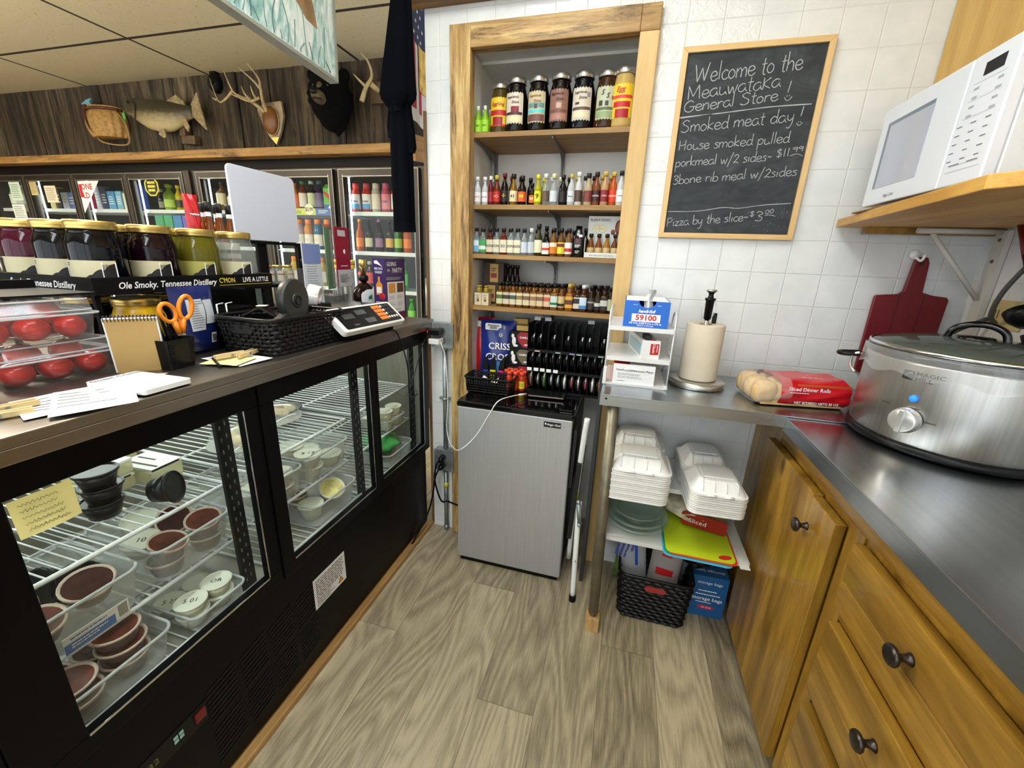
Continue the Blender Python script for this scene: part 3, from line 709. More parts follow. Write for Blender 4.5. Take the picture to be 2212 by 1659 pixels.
for nm, x, y, z, n, rz, w in (('left', 0.104, 1.268, 0.576, 15, 0.015, 1.0), ('right', 0.352, 1.258, 0.590, 10, 0.06, 0.84)):
    for i in range(n):
        o = obj('foam_takeout_box', FMT if i == n-1 else FM, FOAM, loc=(x+0.0008*((i*7) % 3-1), y+0.0012*((i*5) % 3-1), z+i*0.0074-(0.0 if nm == 'left' else 0.009)), rot=(0, 0, rz))
        o.scale = (w, 0.88, 1)
        if i == n-1: tag(o, 'topmost white foam box of the %s pile under the steel table' % nm, 'takeout box', 'foam boxes, %s pile' % nm)
        else: tag(o, 'white foam box nested in the %s pile under the steel table' % nm, 'takeout box', 'foam boxes, %s pile' % nm)
# ---- lower shelf
GL = clear('dish_glass', (244, 250, 247), 0.14, (222, 232, 226), 0.04, 1.5)
for i, (r, z, l) in enumerate(((0.115, 0.401, 'wide clear glass pie dish at the bottom under the left foam pile'), (0.110, 0.418, 'clear glass dish nested in the wide pie dish'), (0.095, 0.440, 'small clear glass bowl on top of the glass dishes'))):
    o = obj('glass_dish', B().lathe([(r*0.62, 0), (r*0.68, 0.006), (r*0.86, 0.032), (r*0.99, 0.036), (r, 0.038), (r*0.99, 0.040), (r*0.84, 0.036), (r*0.66, 0.009), (0.0001, 0.006)], 36), GL, loc=(0.125, 1.405, z)); tag(o, l, 'dish')
def matpoly(w, d): return rr(w, d, 0.022, 4)
for i, (c, l, x, y, rz) in enumerate(((( 88, 176, 226), 'blue flexible cutting mat at the bottom of the mat pile', 0.325, 1.378, -0.02), ((20, 150, 110), 'dark green cutting mat between the blue and the red ones', 0.328, 1.384, -0.01), ((214, 54, 40), 'red flexible cutting mat under the lime one', 0.338, 1.385, 0.0), ((186, 208, 30), 'lime green cutting mat with a red oval on top of the pile', 0.332, 1.390, 0.0))):
    b = B().prism(matpoly(0.218, 0.25), 0, 0.0022)
    o = obj('cutting_mat', b, mat('mat_%d' % i, c, 0.5), loc=(x, y, 0.4015+i*0.0028), rot=(0, 0, rz)); tag(o, l, 'cutting mat', 'flexible cutting mats')
    if i == 3: obj('handle_oval', B().prism([(0.022*math.cos(a), 0.011*math.sin(a)) for a in [k*PI/12 for k in range(24)]], 0.0023, 0.0028).at(), mat('mat_red', (196, 40, 36), 0.5), o, loc=(0.078, -0.10, 0), rot=(0, 0, 0.35))
tag(obj('paper_board', B().bb(0, 0, 0, 0.03, 0.24, 0.003), SHELFW, loc=(0.452, 1.262, 0.4015), rot=(0, 0, 0.05)), 'white sheet sticking out right of the lime cutting mat', 'board')
def lump(loc, r, name, label, cat, ms, seed=1, n=22, amp=0.12, fn=None):
    rd = random.Random(seed); k = [rd.uniform(3, 9) for _ in range(6)]
    b = B().ball((0, 0, 0), r, n, 0, lambda p: tuple(p[a]*(1+amp*math.sin(k[a]*p[(a+1) % 3]+k[a+3]*p[(a+2) % 3])) for a in range(3)))
    if fn: fn(b)
    return tag(obj(name, b, ms, loc=loc), label, cat)
lump((0.335, 1.50, 0.465), (0.12, 0.09, 0.048), 'bread_bag', 'clear and red bag of sliced bread behind the lime cutting mat', 'bag', [mat('bag_dull', (176, 170, 146), 0.3, 0, 0.25, 20), WHITEP, mat('bag_red', (150, 24, 30), 0.35)], 5, fn=lambda b: b.at((0.02, -0.094, -0.01), (PI/2+0.15, 0, -0.25)).prism(rr(0.15, 0.06, 0.01), 0, 0.002, 'z', 2).text('Sliced', 0.026, Matrix.Translation((-0.02, -0.004, 0.003)), 1).at())
# ---- woven basket
WEAVE = mat('woven_black', (14, 14, 16), 0.35, spec=0.35)
def basket(name, label, loc, wx, wy, h, rz=0, rows=8, posts=(14, 10), taper=0.88, handle=None, bot=True, amp=0.0022):
    t = thing(name, label, 'basket', loc, rz)
    b = B()
    def ring(z, e=0, n=14):
        k = taper+(1-taper)*z/h; return [(x, y, z) for x, y in rr(wx*k+e, wy*k+e, 0.03*k+e/2, n)]
    if bot: b.prism([(x, y) for x, y, z in ring(0)], 0, 0.003)
    per = 2*(posts[0]+posts[1])
    for r in range(rows):
        z = h*(r+0.6)/(rows+0.6)
        # walk the outline evenly
        P = ring(z); L = [0]; 
        for i in range(len(P)): L.append(L[-1]+(Vector(P[i])-Vector(P[(i+1) % len(P)])).length)
        pts = []; m = per*4
        for q in range(m):
            s = L[-1]*q/m; i = max(j for j in range(len(P)) if L[j] <= s); f = (s-L[i])/max(1e-9, L[i+1]-L[i])
            a, c = Vector(P[i]), Vector(P[(i+1) % len(P)]); p = a.lerp(c, f); d = (c-a).normalized(); nrm = Vector((d.y, -d.x, 0))
            if handle and abs(p.x-handle[0]) < handle[2] and p.y < 0 and abs(z-handle[1]) < handle[3]: pass
            pts.append(p+nrm*(amp*math.cos(PI*(q/4.0+r))))
        b.tube(pts, h/(rows+0.6)*0.40, 6, closed=True, flat=1)
        if r == 0:
            posts_at = [(q) for q in range(0, m, 4)]
    for q in range(per):
        def pt(z):
            P = ring(z); tot = [0]
            for i in range(len(P)): tot.append(tot[-1]+(Vector(P[i])-Vector(P[(i+1) % len(P)])).length)
            s = tot[-1]*(q+0.5)/per; i = max(j for j in range(len(P)) if tot[j] <= s); f = (s-tot[i])/max(1e-9, tot[i+1]-tot[i])
            return Vector(P[i]).lerp(Vector(P[(i+1) % len(P)]), f)
        b.tube([pt(0.002), pt(h-0.004)], 0.0032, 5)
    obj('woven_wall', b, WEAVE, t)
    obj('rim', B().tube([Vector(p) for p in ring(h, 0.004, 5)], 0.0055, 8, closed=True), WEAVE, t)
    return t
bk = basket('storage_basket', 'black woven basket of bags on the floor under the steel table', (0.225, 1.475, 0.0), 0.265, 0.23, 0.205, 0.0, 12, (14, 12), 0.90)
obj('handle_slot', B().at((0.0, -0.117, 0.165), (PI/2-0.08, 0, 0)).prism(rr(0.075, 0.022, 0.010), 0, 0.006), mat('slot_red', (150, 44, 40), 0.5), bk)
CRINK = clear('crinkled_bag', (244, 246, 250), 0.42, (226, 228, 232), 0.1, 1.5)
def bag(loc, w, h, th, name, label, ms, rot=(0, 0, 0), fn=None, seed=1, cat='bag'):
    """upright filled bag: front and back sheets meeting at sealed edges"""
    rd = random.Random(seed); a = [rd.uniform(4, 11) for _ in range(4)]
    b = B()
    def sh(sg): return lambda u, v: ((u-0.5)*w*(1-0.05*math.sin(PI*v)), sg*th/2*(max(0, math.sin(PI*u))**0.5)*(max(0, math.sin(PI*min(1, v*1.02)))**0.45)+0.004*math.sin(a[0]*u+a[1]*v)*math.sin(PI*u), v*h)
    b.grid(sh(-1), 16, 16, 0).grid(lambda u, v: sh(1)(1-u, v), 16, 16, 0)
    if fn: fn(b, lambda u, v, e=0.001: Vector(sh(-1)(u, v))+Vector((0, -e, 0)))
    o = obj(name, b, ms, loc=loc, rot=rot); return tag(o, label, cat)
def on(b, S, pts, m):
    """flat printed patch following the bag front"""
    n = 10
    u0, v0, u1, v1 = pts
    b.grid(lambda u, v: tuple(S(u0+(u1-u0)*u, v0+(v1-v0)*v)), n, n, m)
bag((0.155, 1.455, 0.05), 0.115, 0.285, 0.06, 'zip_bag', 'clear bag with blue print and a blue strip in the floor basket', [CRINK, mat('bag_blue', (34, 78, 176), 0.4)], (-0.08, -0.12, 0.05), lambda b, S: (on(b, S, (0.60, 0.5, 0.70, 0.96), 1), b.lines(0.10, 0.07, 4, XM(S(0.30, 0.78, 0.004), (0.35, 0, 1), (-1, 0, 0.35)), 1, 0.5, 3)), 4)
bag((0.255, 1.45, 0.05), 0.12, 0.30, 0.06, 'roll_bag', 'grey translucent bag with black print and a red label in the floor basket', [clear('grey_bag', (235, 232, 230), 0.6, (196, 190, 186), 0.1), INK, REDP], (-0.06, 0.05, -0.05), lambda b, S: (b.lines(0.07, 0.016, 3, XM(S(0.5, 0.80, 0.004), (1, 0, -0.1), (0.1, 0, 1)), 1, 0.4, 6), b.tube([S(0.5+0.07*math.cos(k*0.5), 0.89+0.03*math.sin(k*0.5), 0.003) for k in range(11)], 0.0012, 4, 1), on(b, S, (0.2, 0.42, 0.75, 0.52), 2), on(b, S, (0.3, 0.70, 0.62, 0.73), 2)), 8)
bag((0.13, 1.53, 0.05), 0.11, 0.33, 0.03, 'flower_bag', 'green bag with a white flower at the back of the floor basket', [mat('leaf_green_bag', (82, 120, 52), 0.35, 0, 0.3, 22), WHITEP], (0, 0, 0.1), lambda b, S: [b.ball(S(0.45+0.11*math.cos(k*1.26), 0.86+0.04*math.sin(k*1.26), 0.002), (0.008, 0.002, 0.008), 8, 1) for k in range(5)], 3)
t = thing('plastic_bin', 'round grey bin with dark lining behind the floor basket', 'bin', (0.385, 1.565, 0.0))
obj('bin_body', B().lathe([(0.05, 0), (0.066, 0.20), (0.070, 0.25), (0.066, 0.25), (0.05, 0.05)], 24), clear('grey_bin', (215, 215, 220), 0.5, (170, 172, 176), 0.1), t)
lump((0.385, 1.53, 0.23), (0.062, 0.06, 0.04), 'bin_bag', 'crumpled black bag on top of the round grey bin', 'bag', [mat('black_film', (12, 12, 14), 0.3)], 12)
t = thing('carton', 'blue carton lettered storage bags beside the floor basket', 'box', (0.435, 1.515, 0.0), 0.02)
b = B().bb(-0.065, -0.05, 0, 0.065, 0.05, 0.19).text('storage bags', 0.022, FRONT(0, -0.0505, 0.085), 1, 0.012).lines(0.075, 0.007, 1, FRONT(0, -0.0505, 0.122), 1, 0.6, 2, 0.1).lines(0.09, 0.007, 1, FRONT(0, -0.0505, 0.105), 1, 0.6, 3, 0.1)
b.lines(0.06, 0.006, 1, FRONT(-0.01, -0.0505, 0.068), 1, 0.6, 5, 0.1).text('storage bags', 0.022, XM((0, -0.02, 0.1905), (-1, 0, 0), (0, -1, 0)), 1, 0.012).text('storage bags', 0.018, FRONT(0, -0.0505, 0.160), 1, 0.0)
obj('box', b, [mat('carton_blue', (26, 92, 150), 0.5), WHITEP], t, bev=0.0015)
b = B()
for i in range(3): b.prism(rr(0.016, 0.011, 0.004), 0, 0.0006, 'y').at()
b = B().at((0, -0.0507, 0.045)).prism(rr(0.058, 0.017, 0.008), -0.0004, 0.0, 'y').text('150 30 80', 0.0095, FRONT(0, -0.0008, 0), 1, 0.02)
obj('badge', b, [mat('carton_pink', (190, 40, 80), 0.5), WHITEP], t)

# ---- step stool, folded
st = thing('step_stool', 'folded white step stool leaning beside the small fridge', 'step stool', (0, 0, 0))
WP = mat('white_tube', (232, 232, 230), 0.3)
obj('front_frame', B().tube(smooth([(-0.092, 1.45, 0.775), (-0.100, 1.462, 0.66), (-0.112, 1.50, 0.40), (-0.120, 1.53, 0.085)], 5), 0.0105, 12), WP, st)
obj('rear_frame', B().tube(smooth([(-0.092, 1.452, 0.42), (-0.086, 1.42, 0.25), (-0.078, 1.385, 0.012)], 5), 0.0105, 12), WP, st)
obj('foot', B().tube([(-0.078, 1.385, 0.026), (-0.0775, 1.383, 0.0)], 0.0135, 12), BLACKM, st)
obj('hinge_bracket', B().tube([(-0.094, 1.438, 0.43), (-0.082, 1.43, 0.335)], 0.009, 8).ball((-0.094, 1.432, 0.43), 0.009, 10).ball((-0.082, 1.42, 0.335), 0.008, 10), GALV, st)
obj('tread', B().at((-0.108, 1.535, 0.42), (0.10, 0.05, 0)).bb(-0.014, -0.07, -0.20, 0.004, 0.09, 0.17), mat('ribbed_tread', (22, 22, 23), 0.6, 0, 0, 8, 0.5, 120), st)
obj('tread', B().at((-0.135, 1.535, 0.56), (0.06, 0.02, 0)).bb(-0.006, -0.06, -0.10, 0.006, 0.07, 0.16), MATS['ribbed_tread'], st)
obj('warning_sticker', B().tube([(-0.1105, 1.492, 0.44), (-0.1125, 1.50, 0.40)], 0.0112, 12), mat('lime_sticker', (190, 200, 40), 0.5), st)
obj('rivet', B().ball((-0.0985, 1.445, 0.30), 0.004, 8).ball((-0.0795, 1.374, 0.20), 0.004, 8), GALV, st)

# ---- small fridge
fr = thing('mini_fridge', 'small silver fronted fridge standing in the old doorway', 'fridge', (0, 0, 0))
FSIL = brushed('fridge_silver', (182, 184, 186), 'z', 0.42, 70, 0.03); FSIL.node_tree.nodes['Principled BSDF'].inputs['Metallic'].default_value = 0.55
obj('cabinet', B().bb(-0.617, 1.512, 0.018, -0.146, 1.935, 0.752), CASEBLK, fr, bev=0.006)
dr = obj('door', B().bb(-0.617, 1.460, 0.024, -0.146, 1.508, 0.754), FSIL, fr, bev=0.005)
b = B().bb(-0.256, 1.4585, 0.7165, -0.189, 1.4600, 0.7385).text('Magic Chef', 0.0115, FRONT(-0.2175, 1.4583, 0.7275), 1, 0.015)
b.ball((-0.249, 1.4585, 0.729), (0.003, 0.0006, 0.005), 8, 1)
obj('badge', b, [mat('badge_black', (14, 14, 16), 0.3), WHITEP], dr)
obj('door_top_cap', B().bb(-0.620, 1.456, 0.7545, -0.143, 1.514, 0.7795), mat('glossy_black', (8, 8, 9), 0.08), fr, bev=0.006)
obj('top', B().bb(-0.620, 1.5145, 0.7525, -0.143, 1.935, 0.774), MATS['glossy_black'], fr, bev=0.004)
obj('hinge_cover', B().bb(-0.205, 1.485, 0.7798, -0.150, 1.545, 0.788), MATS['glossy_black'], fr, bev=0.004)
obj('base_strip', B().bb(-0.605, 1.47, 0.002, -0.158, 1.50, 0.0238), BLACKM, fr)
obj('rear_foot', B().bb(-0.60, 1.90, 0.0, -0.16, 1.93, 0.018), BLACKM, fr)
# ================================================================ TILED WALL: CHALKBOARD
CHW = mat('chalk', (176, 179, 180), 0.95)
FONT = {
 'a': (.85, [[(.68,.85),(.4,1),(.08,.75),(.02,.3),(.3,0),(.6,.3),(.7,.95)], [(.7,.95),(.68,.3),(.85,0)]]),
 'b': (.75, [[(.05,2),(.03,0)], [(.03,.5),(.3,1),(.65,.7),(.6,.15),(.3,0),(.03,.2)]]),
 'c': (.7, [[(.62,.85),(.35,1),(.05,.6),(.15,.1),(.45,0),(.68,.2)]]),
 'd': (.85, [[(.65,.8),(.35,1),(.05,.6),(.15,.1),(.45,.05),(.66,.4)], [(.7,2),(.68,.3),(.82,0)]]),
 'e': (.78, [[(.05,.5),(.4,.5),(.65,.7),(.45,1),(.15,.9),(.03,.45),(.2,.05),(.5,0),(.75,.25)]]),
 'f': (.5, [[(.5,1.9),(.25,1.9),(.2,0)], [(0,1),(.45,1)]]),
 'g': (.8, [[(.65,.85),(.35,1),(.05,.6),(.2,.1),(.55,.3),(.66,.95),(.62,-.6),(.3,-.95),(.05,-.7)]]),
 'h': (.8, [[(.05,2),(.05,0)], [(.05,.55),(.35,1),(.6,.75),(.62,0)]]),
 'i': (.35, [[(.12,.95),(.12,0)], [(.12,1.5),(.13,1.56)]]),
 'k': (.75, [[(.05,2),(.05,0)], [(.6,1),(.08,.5),(.65,0)]]),
 'K': (.8, [[(.05,1.35),(.05,0)], [(.65,1.3),(.08,.6),(.7,0)]]),
 'l': (.35, [[(.13,2),(.12,0)]]),
 'm': (1.15, [[(.03,1),(.03,0)], [(.03,.6),(.3,1),(.5,.75),(.5,0)], [(.5,.6),(.78,1),(.98,.75),(1,0)]]),
 'n': (.8, [[(.05,1),(.05,0)], [(.05,.6),(.35,1),(.6,.75),(.62,0)]]),
 'o': (.8, [[(.35,1),(.08,.75),(.05,.3),(.3,0),(.6,.25),(.62,.7),(.35,1)]]),
 'p': (.8, [[(.05,1),(.03,-.95)], [(.04,.6),(.35,1),(.65,.7),(.55,.15),(.25,.02),(.04,.25)]]),
 'r': (.6, [[(.05,1),(.05,0)], [(.05,.55),(.25,.95),(.55,.9)]]),
 's': (.65, [[(.55,.9),(.3,1),(.1,.8),(.5,.4),(.4,.05),(.02,.05)]]),
 't': (.55, [[(.25,1.7),(.22,.15),(.45,0)], [(0,1.08),(.5,1.12)]]),
 'u': (.8, [[(.05,1),(.08,.2),(.35,0),(.6,.35),(.63,1)], [(.63,1),(.64,.2),(.78,0)]]),
 'w': (1.0, [[(0,1),(.22,0),(.45,.8),(.65,0),(.9,1.05)]]),
 'y': (.8, [[(.05,1),(.1,.4),(.35,.15),(.6,.5)], [(.65,1),(.6,-.3),(.35,-.9),(.1,-.8)]]),
 'z': (.7, [[(.03,.95),(.58,.95)], [(.58,.95),(.03,.02)], [(.03,.02),(.65,.05)]]),
 'W': (1.75, [[(.05,1.9),(.4,0)], [(.4,0),(.8,1.5)], [(.8,1.5),(1.1,.05)], [(1.1,.05),(1.5,2)]]),
 'M': (1.4, [[(.1,0),(.05,1.7)], [(.05,1.7),(.55,.35)], [(.55,.35),(1.05,1.75)], [(1.05,1.75),(1.2,0)]]),
 'G': (1.25, [[(1.0,1.4),(.6,1.7),(.1,1.1),(.15,.25),(.6,-.05),(1.0,.25),(1.02,.75)], [(.6,.75),(1.2,.75)]]),
 'S': (1.1, [[(.9,1.5),(.55,1.75),(.15,1.45),(.35,1.05),(.8,.7),(.8,.2),(.4,-.05),(.02,.15)]]),
 'H': (1.1, [[(.08,1.75),(.08,0)], [(.85,1.8),(.82,0)], [(.08,.85),(.85,.95)]]),
 'P': (.95, [[(.1,1.75),(.08,0)], [(.02,1.65),(.5,1.8),(.8,1.35),(.5,.9),(.1,.8)]]),
 '1': (.4, [[(.15,1.7),(.13,0)]]),
 '2': (.85, [[(.1,1.3),(.4,1.65),(.7,1.3),(.4,.6),(.05,.05)], [(.05,.05),(.35,.2),(.8,.02)]]),
 '3': (.85, [[(.08,1.5),(.4,1.75),(.68,1.35),(.3,.95),(.7,.6),(.5,.0),(.05,.1)]]),
 '9': (.7, [[(.58,1.4),(.3,1.65),(.06,1.3),(.25,1.0),(.55,1.2),(.6,1.5),(.52,.1)]]),
 '0': (.7, [[(.3,1.6),(.06,1.2),(.08,.4),(.32,.05),(.55,.5),(.55,1.2),(.3,1.6)]]),
 '$': (.75, [[(.58,1.45),(.3,1.65),(.1,1.3),(.55,.7),(.4,.2),(.04,.35)], [(.36,1.95),(.28,-.1)]]),
 '/': (.75, [[(.65,2.1),(.05,-.6)]]),
 '~': (.7, [[(.05,.6),(.22,.8),(.4,.6),(.6,.8)]]),
 '!': (.45, [[(.25,1.9),(.2,.35)], [(.18,.05),(.2,.1)]]),
 ' ': (.55, []),
}
board = thing('chalkboard', 'chalkboard menu in a pale wooden frame on the tiled wall', 'chalkboard', (0.2965, 1.667, 1.716))
WX, WZ = 0.427, 0.574
def slate():
    m = bpy.data.materials.new('slate'); n = N(m)
    f = n.noise(n.coord((1, 1, 2.2)), 7, 5, 1.5, 0.6)
    n.l(n.ramp(f, [(0.35, (34, 39, 43)), (0.6, (52, 58, 62)), (0.8, (78, 84, 88))]), n.b.inputs['Base Color']); n.b.inputs['Roughness'].default_value = 0.7
    return m
obj('slate', B().bb(-WX/2+0.012, -0.010, -WZ/2+0.012, WX/2-0.012, -0.002, WZ/2-0.012), slate(), board)
FR = wood('frame_pine', (206, 164, 102), (232, 198, 144), 'z', 1.0, 0.45, 0, 0.7, 10, 0.05); FRX = wood('frame_pine_level', (206, 164, 102), (232, 198, 144), 'x', 1.0, 0.45, 0, 0.7, 10, 0.05)
fw = 0.017
for sx in (-1, 1):
  b = B().prism([(sx*WX/2, -WZ/2), (sx*WX/2, WZ/2), (sx*(WX/2-fw), WZ/2-fw), (sx*(WX/2-fw), -WZ/2+fw)], -0.018, -0.001, 'y')
  obj('frame_stile', b, FR, board, bev=0.0012)
for sz in (-1, 1):
  b = B().prism([(-WX/2, sz*WZ/2), (WX/2, sz*WZ/2), (WX/2-fw, sz*(WZ/2-fw)), (-WX/2+fw, sz*(WZ/2-fw))], -0.018, -0.001, 'y')
  obj('frame_rail', b, FRX, board, bev=0.0012)
cb = B(); rd = random.Random(11)
def ribbon(P, wd):
    """chalk stroke lying on the slate; P are (x, z) points on the wall plane"""
    if len(P) < 2: P = P+[(P[0][0]+wd, P[0][1]+wd)]
    Q = smooth([(x, z, 0) for x, z in P], 5) if len(P) > 2 else [Vector((P[0][0]+(P[1][0]-P[0][0])*t/4, P[0][1]+(P[1][1]-P[0][1])*t/4, 0)) for t in range(5)]
    vs = []
    for i, p in enumerate(Q):
        d = (Q[min(i+1, len(Q)-1)]-Q[max(i-1, 0)]); d = d.normalized() if d.length > 0 else Vector((1, 0, 0)); nn = Vector((-d.y, d.x, 0)); w2 = wd*(0.32+0.22*rd.random())
        for s in (-1, 1):
            q = p+nn*(s*w2); vs.append((q.x-0.2965, -0.0105, q.y-1.716))
    cb.add(vs, [(2*i, 2*i+1, 2*i+3, 2*i+2) for i in range(len(Q)-1)], 0)
def chalk(t, x0, z0, x1, z1, xh, wd=0.0024, hs=1.0):
    tot = sum(FONT[c][0]*(hs if c in 'x' else 1) for c in t); k = (x1-x0)/tot; sl = (z1-z0)/(x1-x0); x = x0
    for c in t:
        w_, st = FONT[c]; dy = rd.uniform(-.06, .06)*xh
        for s in st: ribbon([(x+px*k, z0+(x+px*k-x0)*sl+py*xh+dy) for px, py in s], wd)
        x += w_*k
chalk('Welcome to the', .128, 1.905, .437, 1.922, .0255, .0029)
chalk('MeauwataKa', .116, 1.857, .386, 1.879, .0225, .0027)
chalk('General Store', .110, 1.822, .386, 1.842, .0185, .0027)
ribbon([(.413, 1.893), (.409, 1.862)], .0027)
def smile(x, z, s):
    ribbon([(x-s, z), (x-.5*s, z-.75*s), (x+.3*s, z-.8*s), (x+s, z+.1*s)], .0022); ribbon([(x-.4*s, z+.5*s), (x-.38*s, z+.1*s)], .002); ribbon([(x+.25*s, z+.5*s), (x+.27*s, z+.15*s)], .002)
smile(.413, 1.850, .0105); smile(.459, 1.778, .008)
ribbon([(.100, 1.807), (.22, 1.814), (.36, 1.825), (.482, 1.828)], .0032); ribbon([(.100, 1.8045), (.16, 1.809), (.20, 1.8125)], .002)
chalk('Smoked meat day', .110, 1.762, .443, 1.783, .0195, .0025)
ribbon([(.462, 1.823), (.459, 1.796)], .0026)
chalk('House smoked pulled', .111, 1.708, .443, 1.723, .0165, .0023)
chalk('porkmeal w/2 sides~', .108, 1.658, .402, 1.672, .0155, .0023)
chalk('$11', .412, 1.680, .452, 1.684, .014, .0023); chalk('99', .456, 1.694, .487, 1.697, .009, .0021); ribbon([(.452, 1.684), (.47, 1.690), (.488, 1.684)], .002)
chalk('3bone rib meal w/2sides', .107, 1.604, .484, 1.628, .0155, .0023)
ribbon([(.103, 1.516), (.2, 1.518), (.28, 1.530), (.33, 1.528), (.40, 1.538), (.484, 1.544)], .0022)
chalk('Pizza by the slice~', .106, 1.466, .366, 1.490, .0155, .0022)
chalk('$', .368, 1.502, .384, 1.502, .010, .002); chalk('3', .386, 1.490, .412, 1.490, .017, .0023); chalk('00', .414, 1.510, .440, 1.514, .008, .002); ribbon([(.414, 1.506), (.43, 1.508), (.446, 1.504)], .002)
for _ in range(26): 
    x, z = rd.uniform(.36, .485), rd.uniform(1.45, 1.56); ribbon([(x, z), (x+.0012, z+.0008)], .0016)
obj('chalk_writing', cb, CHW, board)

# ================================================================ CONDUIT AND OUTLETS
pipe = thing('electrical_conduit', 'galvanised conduit pipe running down the narrow tiled strip', 'conduit', (0, 0, 0))
obj('pipe', B().tube([(-0.757, 1.648, 0.96), (-0.757, 1.648, 0.445)], 0.0105, 12).tube([(-0.757, 1.648, 0.36), (-0.757, 1.648, 0.004)], 0.0105, 12), GALV, pipe)
b = B()
for z in (0.955, 0.452, 0.352, 0.17): b.tube([(-0.757, 1.648, z), (-0.757, 1.648, z-0.02)], 0.0135, 10)
b.tube([(-0.757, 1.648, 0.03), (-0.757, 1.648, 0.0)], 0.0125, 10)
obj('coupling', b, GALV, pipe)
obj('strap', B().bb(-0.79, 1.655, 0.698, -0.735, 1.667, 0.71).tube([(-0.757, 1.647, 0.711), (-0.757, 1.647, 0.697)], 0.013, 10), GALV, pipe)
obj('tape_band', B().tube([(-0.757, 1.648, 0.27), (-0.757, 1.648, 0.245)], 0.0112, 10), mat('lime_tape', (200, 205, 60), 0.5), pipe)
def outlet(z, label):
    t = thing('outlet_box', label, 'outlet', (-0.757, 1.667, z))
    obj('box', B().bb(-0.047, -0.042, -0.052, 0.047, 0, 0.052), GALV, t, bev=0.003)
    obj('cover_plate', B().bb(-0.050, -0.046, -0.055, 0.050, -0.0422, 0.055), GALV, t, bev=0.002)
    b = B()
    for s in (-1, 1): b.at((0, -0.0475, 0.021*s), (PI/2, 0, 0)).prism(rr(0.032, 0.028, 0.010), -0.001, 0.002)
    obj('receptacle', b.at(), mat('grey_socket', (86, 88, 90), 0.5), t)
    b = B()
    for x, zz in ((-0.042, 0.047), (0.042, 0.047), (-0.042, -0.047), (0.042, -0.047), (0, 0)): b.ball((x, -0.0465, zz), 0.0035, 8)
    obj('screw', b, GALV, t)
    return t
outlet(1.004, 'upper galvanised outlet box with a red lit plug and a white charger'); outlet(0.402, 'lower galvanised outlet box with two black plugs')
t = thing('power_adapter', 'black plug with a red light in the upper outlet box', 'plug', (-0.766, 1.617, 1.024))
obj('body', B().bb(-0.032, -0.052, -0.012, 0.020, 0.0, 0.012), BLACK, t, bev=0.003)
obj('indicator_light', B().ball((-0.0328, -0.045, 0.002), 0.0035, 8), emit('red_led', (255, 40, 40), 4), t)
t = thing('phone_charger', 'white charger block in the upper outlet box', 'plug', (-0.766, 1.617, 0.986))
obj('body', B().bb(-0.030, -0.050, -0.013, 0.018, 0.0, 0.011), WHITE, t, bev=0.003)
cpts = [(-0.748, 1.585, 0.985), (-0.735, 1.575, 0.965), (-0.731, 1.60, 0.90), (-0.734, 1.625, 0.72), (-0.738, 1.62, 0.58), (-0.722, 1.605, 0.525), (-0.67, 1.53, 0.530), (-0.60, 1.445, 0.565), (-0.53, 1.44, 0.64), (-0.475, 1.44, 0.74), (-0.44, 1.447, 0.80), (-0.405, 1.53, 0.800), (-0.372, 1.60, 0.790)]
t = thing('charging_cable', 'white charging cable looping from the upper outlet to the phone', 'cable', (0, 0, 0))
obj('cord', B().tube(smooth(cpts, 8), 0.0022, 8), WHITE, t)
obj('connector', B().tube([(-0.388, 1.572, 0.7945), (-0.366, 1.612, 0.7885)], 0.0045, 8), WHITE, t)
t = thing('phone', 'black phone lying on the fridge top', 'phone', (-0.285, 1.655, 0.775), 0.05)
obj('case', B().prism(rr(0.160, 0.078, 0.010), 0.004, 0.013), BLACK, t, bev=0.002)
obj('edge_strip', B().bb(-0.075, -0.0405, 0.007, 0.075, -0.0385, 0.0115), mat('copper_edge', (176, 150, 140), 0.3, 0.7), t)
for i, (z, l, pts) in enumerate(((0.423, 'black power cord from the lower outlet to behind the fridge', [(-0.757, 1.585, 0.423), (-0.775, 1.575, 0.39), (-0.785, 1.585, 0.30), (-0.762, 1.60, 0.195), (-0.73, 1.61, 0.19), (-0.69, 1.63, 0.165), (-0.63, 1.665, 0.13)]),
        (0.383, 'black power cord from the lower outlet to the display case', [(-0.757, 1.582, 0.383), (-0.775, 1.57, 0.34), (-0.80, 1.585, 0.22), (-0.828, 1.60, 0.13), (-0.842, 1.56, 0.07), (-0.850, 1.46, 0.0265)]))):
    t = thing('extension_cable', l, 'cord', (0, 0, 0))
    obj('cord', B().tube(smooth(pts, 6), 0.0042, 8), BLACKM, t)
    obj('plug', B().tube([(-0.757, 1.619, z), (-0.757, 1.595, z-0.002), (-0.757, 1.578, z-0.006)], [0.013, 0.014, 0.008], 10), BLACK, t)

